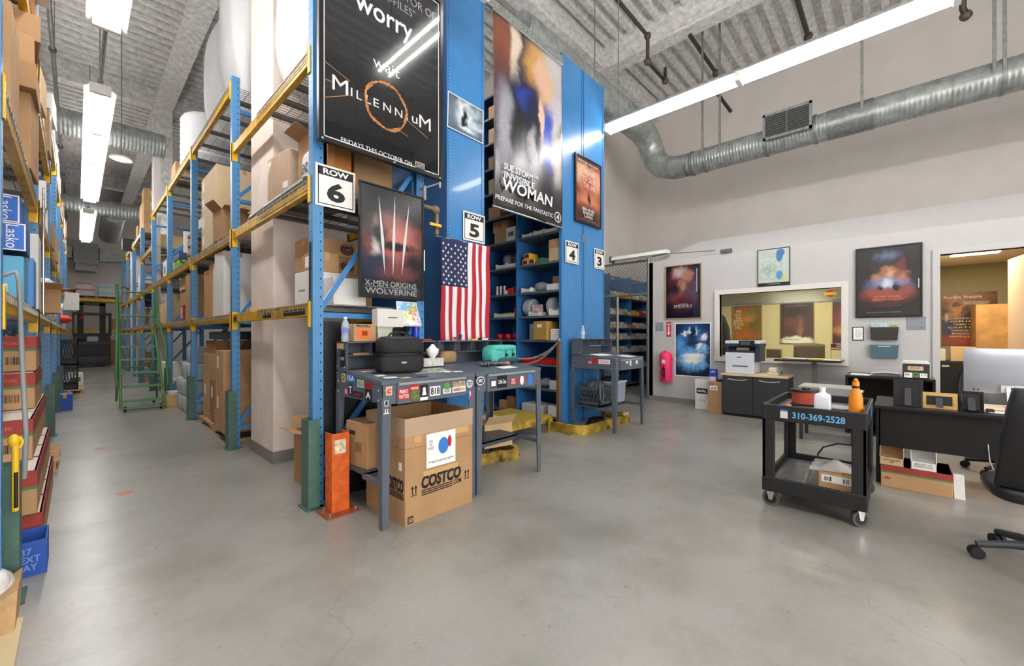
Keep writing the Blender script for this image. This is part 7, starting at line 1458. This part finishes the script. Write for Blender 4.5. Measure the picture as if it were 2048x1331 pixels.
def sbox(lv, b, u, d, h, mat, what, cat='box', name='carton', w=.3, x=5.16, words=None):
    y = Y_(b, u); return carton('%s on the %s, %s column of blue shelves' % (what, LVN[lv], b), x+w/2, y+d/2, SH[lv], w, d, h, 0, mat, name=name, cat=cat, tape=False, words=words)
# eighth shelf (z 3.04)
sbox(7, FARB, .33, .3, .2, CARD, 'lower brown carton with red marks'); carton('brown carton with red marks stacked on another on the eighth shelf', 5.33, far_(.33)+.17, SH[7]+.202, .32, .36, .2, 0, CARD, words=[('X', 'l', .5, .5, .1, .1, REDP)])
sbox(7, FARB, .02, .22, .24, WBOX, 'white carton with black lettering', words=[('SHIMS', 'l', .5, .5, .13, .08, BLACK, .05)])
sbin(7, near(.7), .2, .07, WBOX, 'low white bin at the left', NEARB); sbin(7, near(.4), .2, .09, WBOX, 'white bin heaped with orange bits', NEARB, inner=M('orange_bits', (206, 150, 80), .6)); sbin(7, near(.05), .26, .08, WBOX, 'low white bin at the right', NEARB)
# seventh shelf
for k, u in enumerate((.35, .0)): sbin(6, far_(u), .24, .09, PAPER2, ('white bin at the left', 'white bin at the right')[k], FARB); tag(MB().ball((5.35, far_(u)+.1, SH[6]+.17), (.12, .1, .1), 9, 7, .8).build('plastic_bag', M('grey_clear_bag', (150, 156, 164), .2, alpha=.75)), ('clear bag of parts on the left bin of the seventh shelf', 'clear bag of parts on the right bin of the seventh shelf')[k], 'bag')
YB = M('yellow_tube_box', (232, 178, 40), .5)
for k, (u, zz) in enumerate(((.8, 0), (.63, 0), (.76, .1))): carton('yellow box with dark blue label, %s on the seventh shelf' % ('left of the lower pair', 'right of the lower pair', 'upper one')[k], 5.28, near(u)+.06, SH[6]+zz, .22, .13, .095, 0, YB, lab=('l', .5, .5, .09, .06, M('violet_label', (60, 44, 120), .5)), tape=False, group='yellow boxes on the seventh shelf')
sbox(6, NEARB, .42, .12, .08, M('green_box', (70, 118, 78), .6), 'small green box'); sbox(6, NEARB, .28, .12, .06, M('green_box'), 'flat green box'); t = sbox(6, NEARB, .0, .22, .2, CARDL, 'brown carton with a raised lid'); MB().box(-.15, -.14, -.1, .11, .2, .34).build('flap', CARD, t, local=True)
# sixth shelf
for k in range(5): tag(MB().cyl((5.2+.03*(k % 2), far_(.45)-.0+.045*k, SH[5]), .02, 0, .16, 8).build('spray_tube', M('red_tube', (190, 60, 60), .5) if k % 2 else PAPER2), 'slim tube, %s from the right on the sixth shelf' % ('first', 'second', 'third', 'fourth', 'fifth')[k], 'tube', 'slim tubes on the sixth shelf')
sbox(5, FARB, .27, .1, .07, WBOX, 'low white box'); sbox(5, FARB, .12, .12, .1, REDP, 'red box with dark ends'); sbox(5, FARB, .0, .08, .12, M('crimson_box', (150, 30, 50), .5), 'crimson box')
sbin(5, near(.72), .2, .08, WBOX, 'white bin at the left', NEARB); tag(MB().ball((5.34, near(.6), SH[5]+.09), (.14, .13, .09), 9, 7).build('plastic_bag', M('grey_clear_bag')), 'heap of clear plastic on the sixth shelf', 'bag')
for k in range(3): sbox(5, NEARB, .0+.11*k, .085, .1, PAPER2, ('right white box', 'middle white box', 'left white box')[k])
carton('wide brown carton behind the three white boxes on the sixth shelf', 5.52, near(.15)+.05, SH[5], .2, .34, .26, 0, CARD, tape=False)
# fifth shelf
sbin(4, far_(.05), .5, .08, PAPER2, 'shallow white bin of yellow parts', FARB, inner=M('yellow_parts', (196, 170, 50), .6)); sbox(4, FARB, .0, .05, .15, RED, 'narrow red box')
for k, (u, n) in enumerate(((.95, 4), (.35, 3))):
    for j in range(n):
        m = MB().tube([(5.35, near(u)-.035*j-.01, SH[4]+.155), (5.35, near(u)-.035*j+.012, SH[4]+.155)], .15, 22); tag(m.build('foil_disc', M('clear_disc', (190, 198, 208), .2, alpha=.8)), 'clear plastic disc standing on edge, %s of the %s set on the fifth shelf' % (('first', 'second', 'third', 'fourth')[j], ('left', 'right')[k]), 'disc', 'clear discs on the fifth shelf')
sbin(4, near(.5), .22, .07, PAPER2, 'white bin with a red packet', NEARB); carton('red and white packet standing in the white bin on the fifth shelf', 5.25, near(.5)+.11, SH[4]+.02, .06, .2, .17, 0, M('red_white_pack', (206, 180, 180), .4, noise=(20, .4)), tape=False)
sbin(4, near(.02), .2, .11, WBOX, 'white bin at the right', NEARB, inner=M('grey_clear_bag'))
# fourth shelf
for k in range(5): tag(MB().ball((5.22+.05*(k % 2), far_(.05)+.1*k, SH[3]+.05), (.06, .045, .05), 8, 6, .6).build('red_funnel', REDP), 'red plastic cap, %s from the right on the fourth shelf' % ('first', 'second', 'third', 'fourth', 'fifth')[k], 'cap', 'red caps on the fourth shelf')
tag(MB().box(5.3, 5.36, far_(.2), far_(.2)+.07, SH[3], SH[3]+.2).build('blue_bottle', M('blue_bits', (60, 100, 170), .5)), 'small blue bottle behind the red caps', 'bottle')
for k in range(9): tag(MB().tube([(5.33, near(.72), SH[3]+.0295*k+.001), (5.33, near(.72), SH[3]+.0295*k+.027)], .13, 20).build('reel', M('grey_reel', (196, 200, 206), .5)), 'pale flat reel, %s from the bottom of the stack on the fourth shelf' % ('first', 'second', 'third', 'fourth', 'fifth', 'sixth', 'seventh', 'eighth', 'ninth')[k], 'reel', 'pale reels on the fourth shelf')
t = sbox(3, NEARB, .26, .27, .3, M('olive_carton', (172, 136, 66), .8), 'mustard brown carton with a white label', w=.36, x=5.1); MB().box(-.1815, -.1805, -.04, .06, .2, .25).build('label', PAPER, t, local=True)
for k in range(6): tag(MB().box(5.16, 5.44, near(.0)+.005*(k % 3), near(.22), SH[3]+.03*k+.001, SH[3]+.03*k+.026).build('white_case', PAPER), 'flat white case, %s from the bottom of the fourth shelf stack' % ('first', 'second', 'third', 'fourth', 'fifth', 'sixth')[k], 'case', 'flat white cases on the fourth shelf')
# third shelf
for k in range(6): sbin(2, near(.0)+.135*k, .125, .1, REDP, '%s red bin from the right' % ('first', 'second', 'third', 'fourth', 'fifth', 'sixth')[k], NEARB, w=.25, inner=M('dark_parts', (90, 60, 60), .6))
carton('yellow carton behind the red bins on the third shelf', 5.55, near(.12), SH[2], .18, .22, .24, 0, M('straw_card', (204, 172, 108), .8), tape=False)
for k in range(3): sbin(2, far_(.1)+.2*k, .18, .1, REDP, '%s red bin from the right' % ('first', 'second', 'third')[k], FARB, w=.25)
# second shelf and floor level
for k in range(4): tag(MB().box(5.16, 5.45, near(.0), near(.25), SH[1]+.034*k+.001, SH[1]+.034*k+.03).build('white_case', PAPER2), 'flat white case, %s from the bottom on the second shelf' % ('first', 'second', 'third', 'fourth')[k], 'case', 'flat white cases on the second shelf')
tag(MB().ball((5.3, near(.45), SH[1]+.08), (.12, .12, .08), 9, 7).build('plastic_bag', M('grey_clear_bag')), 'clear bag on the second shelf', 'bag'); tag(MB().box(5.16, 5.4, near(.6), near(.95), SH[1], SH[1]+.05).build('green_tray', M('lime_tray', (170, 190, 80), .5)), 'flat lime green tray on the second shelf', 'tray')
for k in range(3): tag(MB().box(5.16, 5.5, near(.45), near(.95), SH[0]+.05*k+.001, SH[0]+.05*k+.046).build('grey_case', PAPER2), 'flat grey case, %s from the bottom on the floor level shelf' % ('first', 'second', 'third')[k], 'case', 'flat grey cases on the floor level')
sbox(0, NEARB, .05, .2, .16, WBOX, 'white carton'); sbox(0, FARB, .3, .2, .14, CARD, 'small brown carton'); sbox(0, FARB, .0, .22, .22, CARDD, 'dark brown carton')
# upper shelves seen past the banner edges
for lv in (8, 9, 10, 11, 12):
    carton('brown carton showing past the right edge of the banner on the %s' % ('ninth', 'tenth', 'eleventh', 'twelfth', 'thirteenth')[lv-8]+' shelf', 5.3, near(.0)+.12, SH[lv], .28, .24, .24+.03*(lv % 2), 0, CARDL if lv % 2 else CARD, tape=False)
    carton('brown carton showing past the left edge of the banner on the %s' % ('ninth', 'tenth', 'eleventh', 'twelfth', 'thirteenth')[lv-8]+' shelf', 5.3, far_(.55)+.15, SH[lv], .28, .3, .22+.05*(lv % 2), 0, CARDL if lv % 2 else CARD, tape=False)
# orange marks and wear on the floor
MARK = M('orange_floor_mark', (214, 120, 84), .6)
for k, (x, y, r) in enumerate(((.3, 5.0, .4), (1.55, 3.98, .1), (.2, 7.2, .2), (.05, 10.2, 0), (1.25, 10.0, .3))):
    o = MB().box(-.05, .05, -.035, .035, .0005, .0015).xf(Matrix.Translation((x, y, 0)) @ Matrix.Rotation(r, 4, 'Z')).build('floor_marker', MARK)
    tag(o, ('orange tape mark on the aisle floor beside the left red lidded cartons', 'orange tape mark on the floor beside the pink column base', 'faded orange tape mark beside the left pallet', 'faded orange tape mark near the left green guard', 'faded orange tape mark near the foot of the green ladder')[k], 'mark')
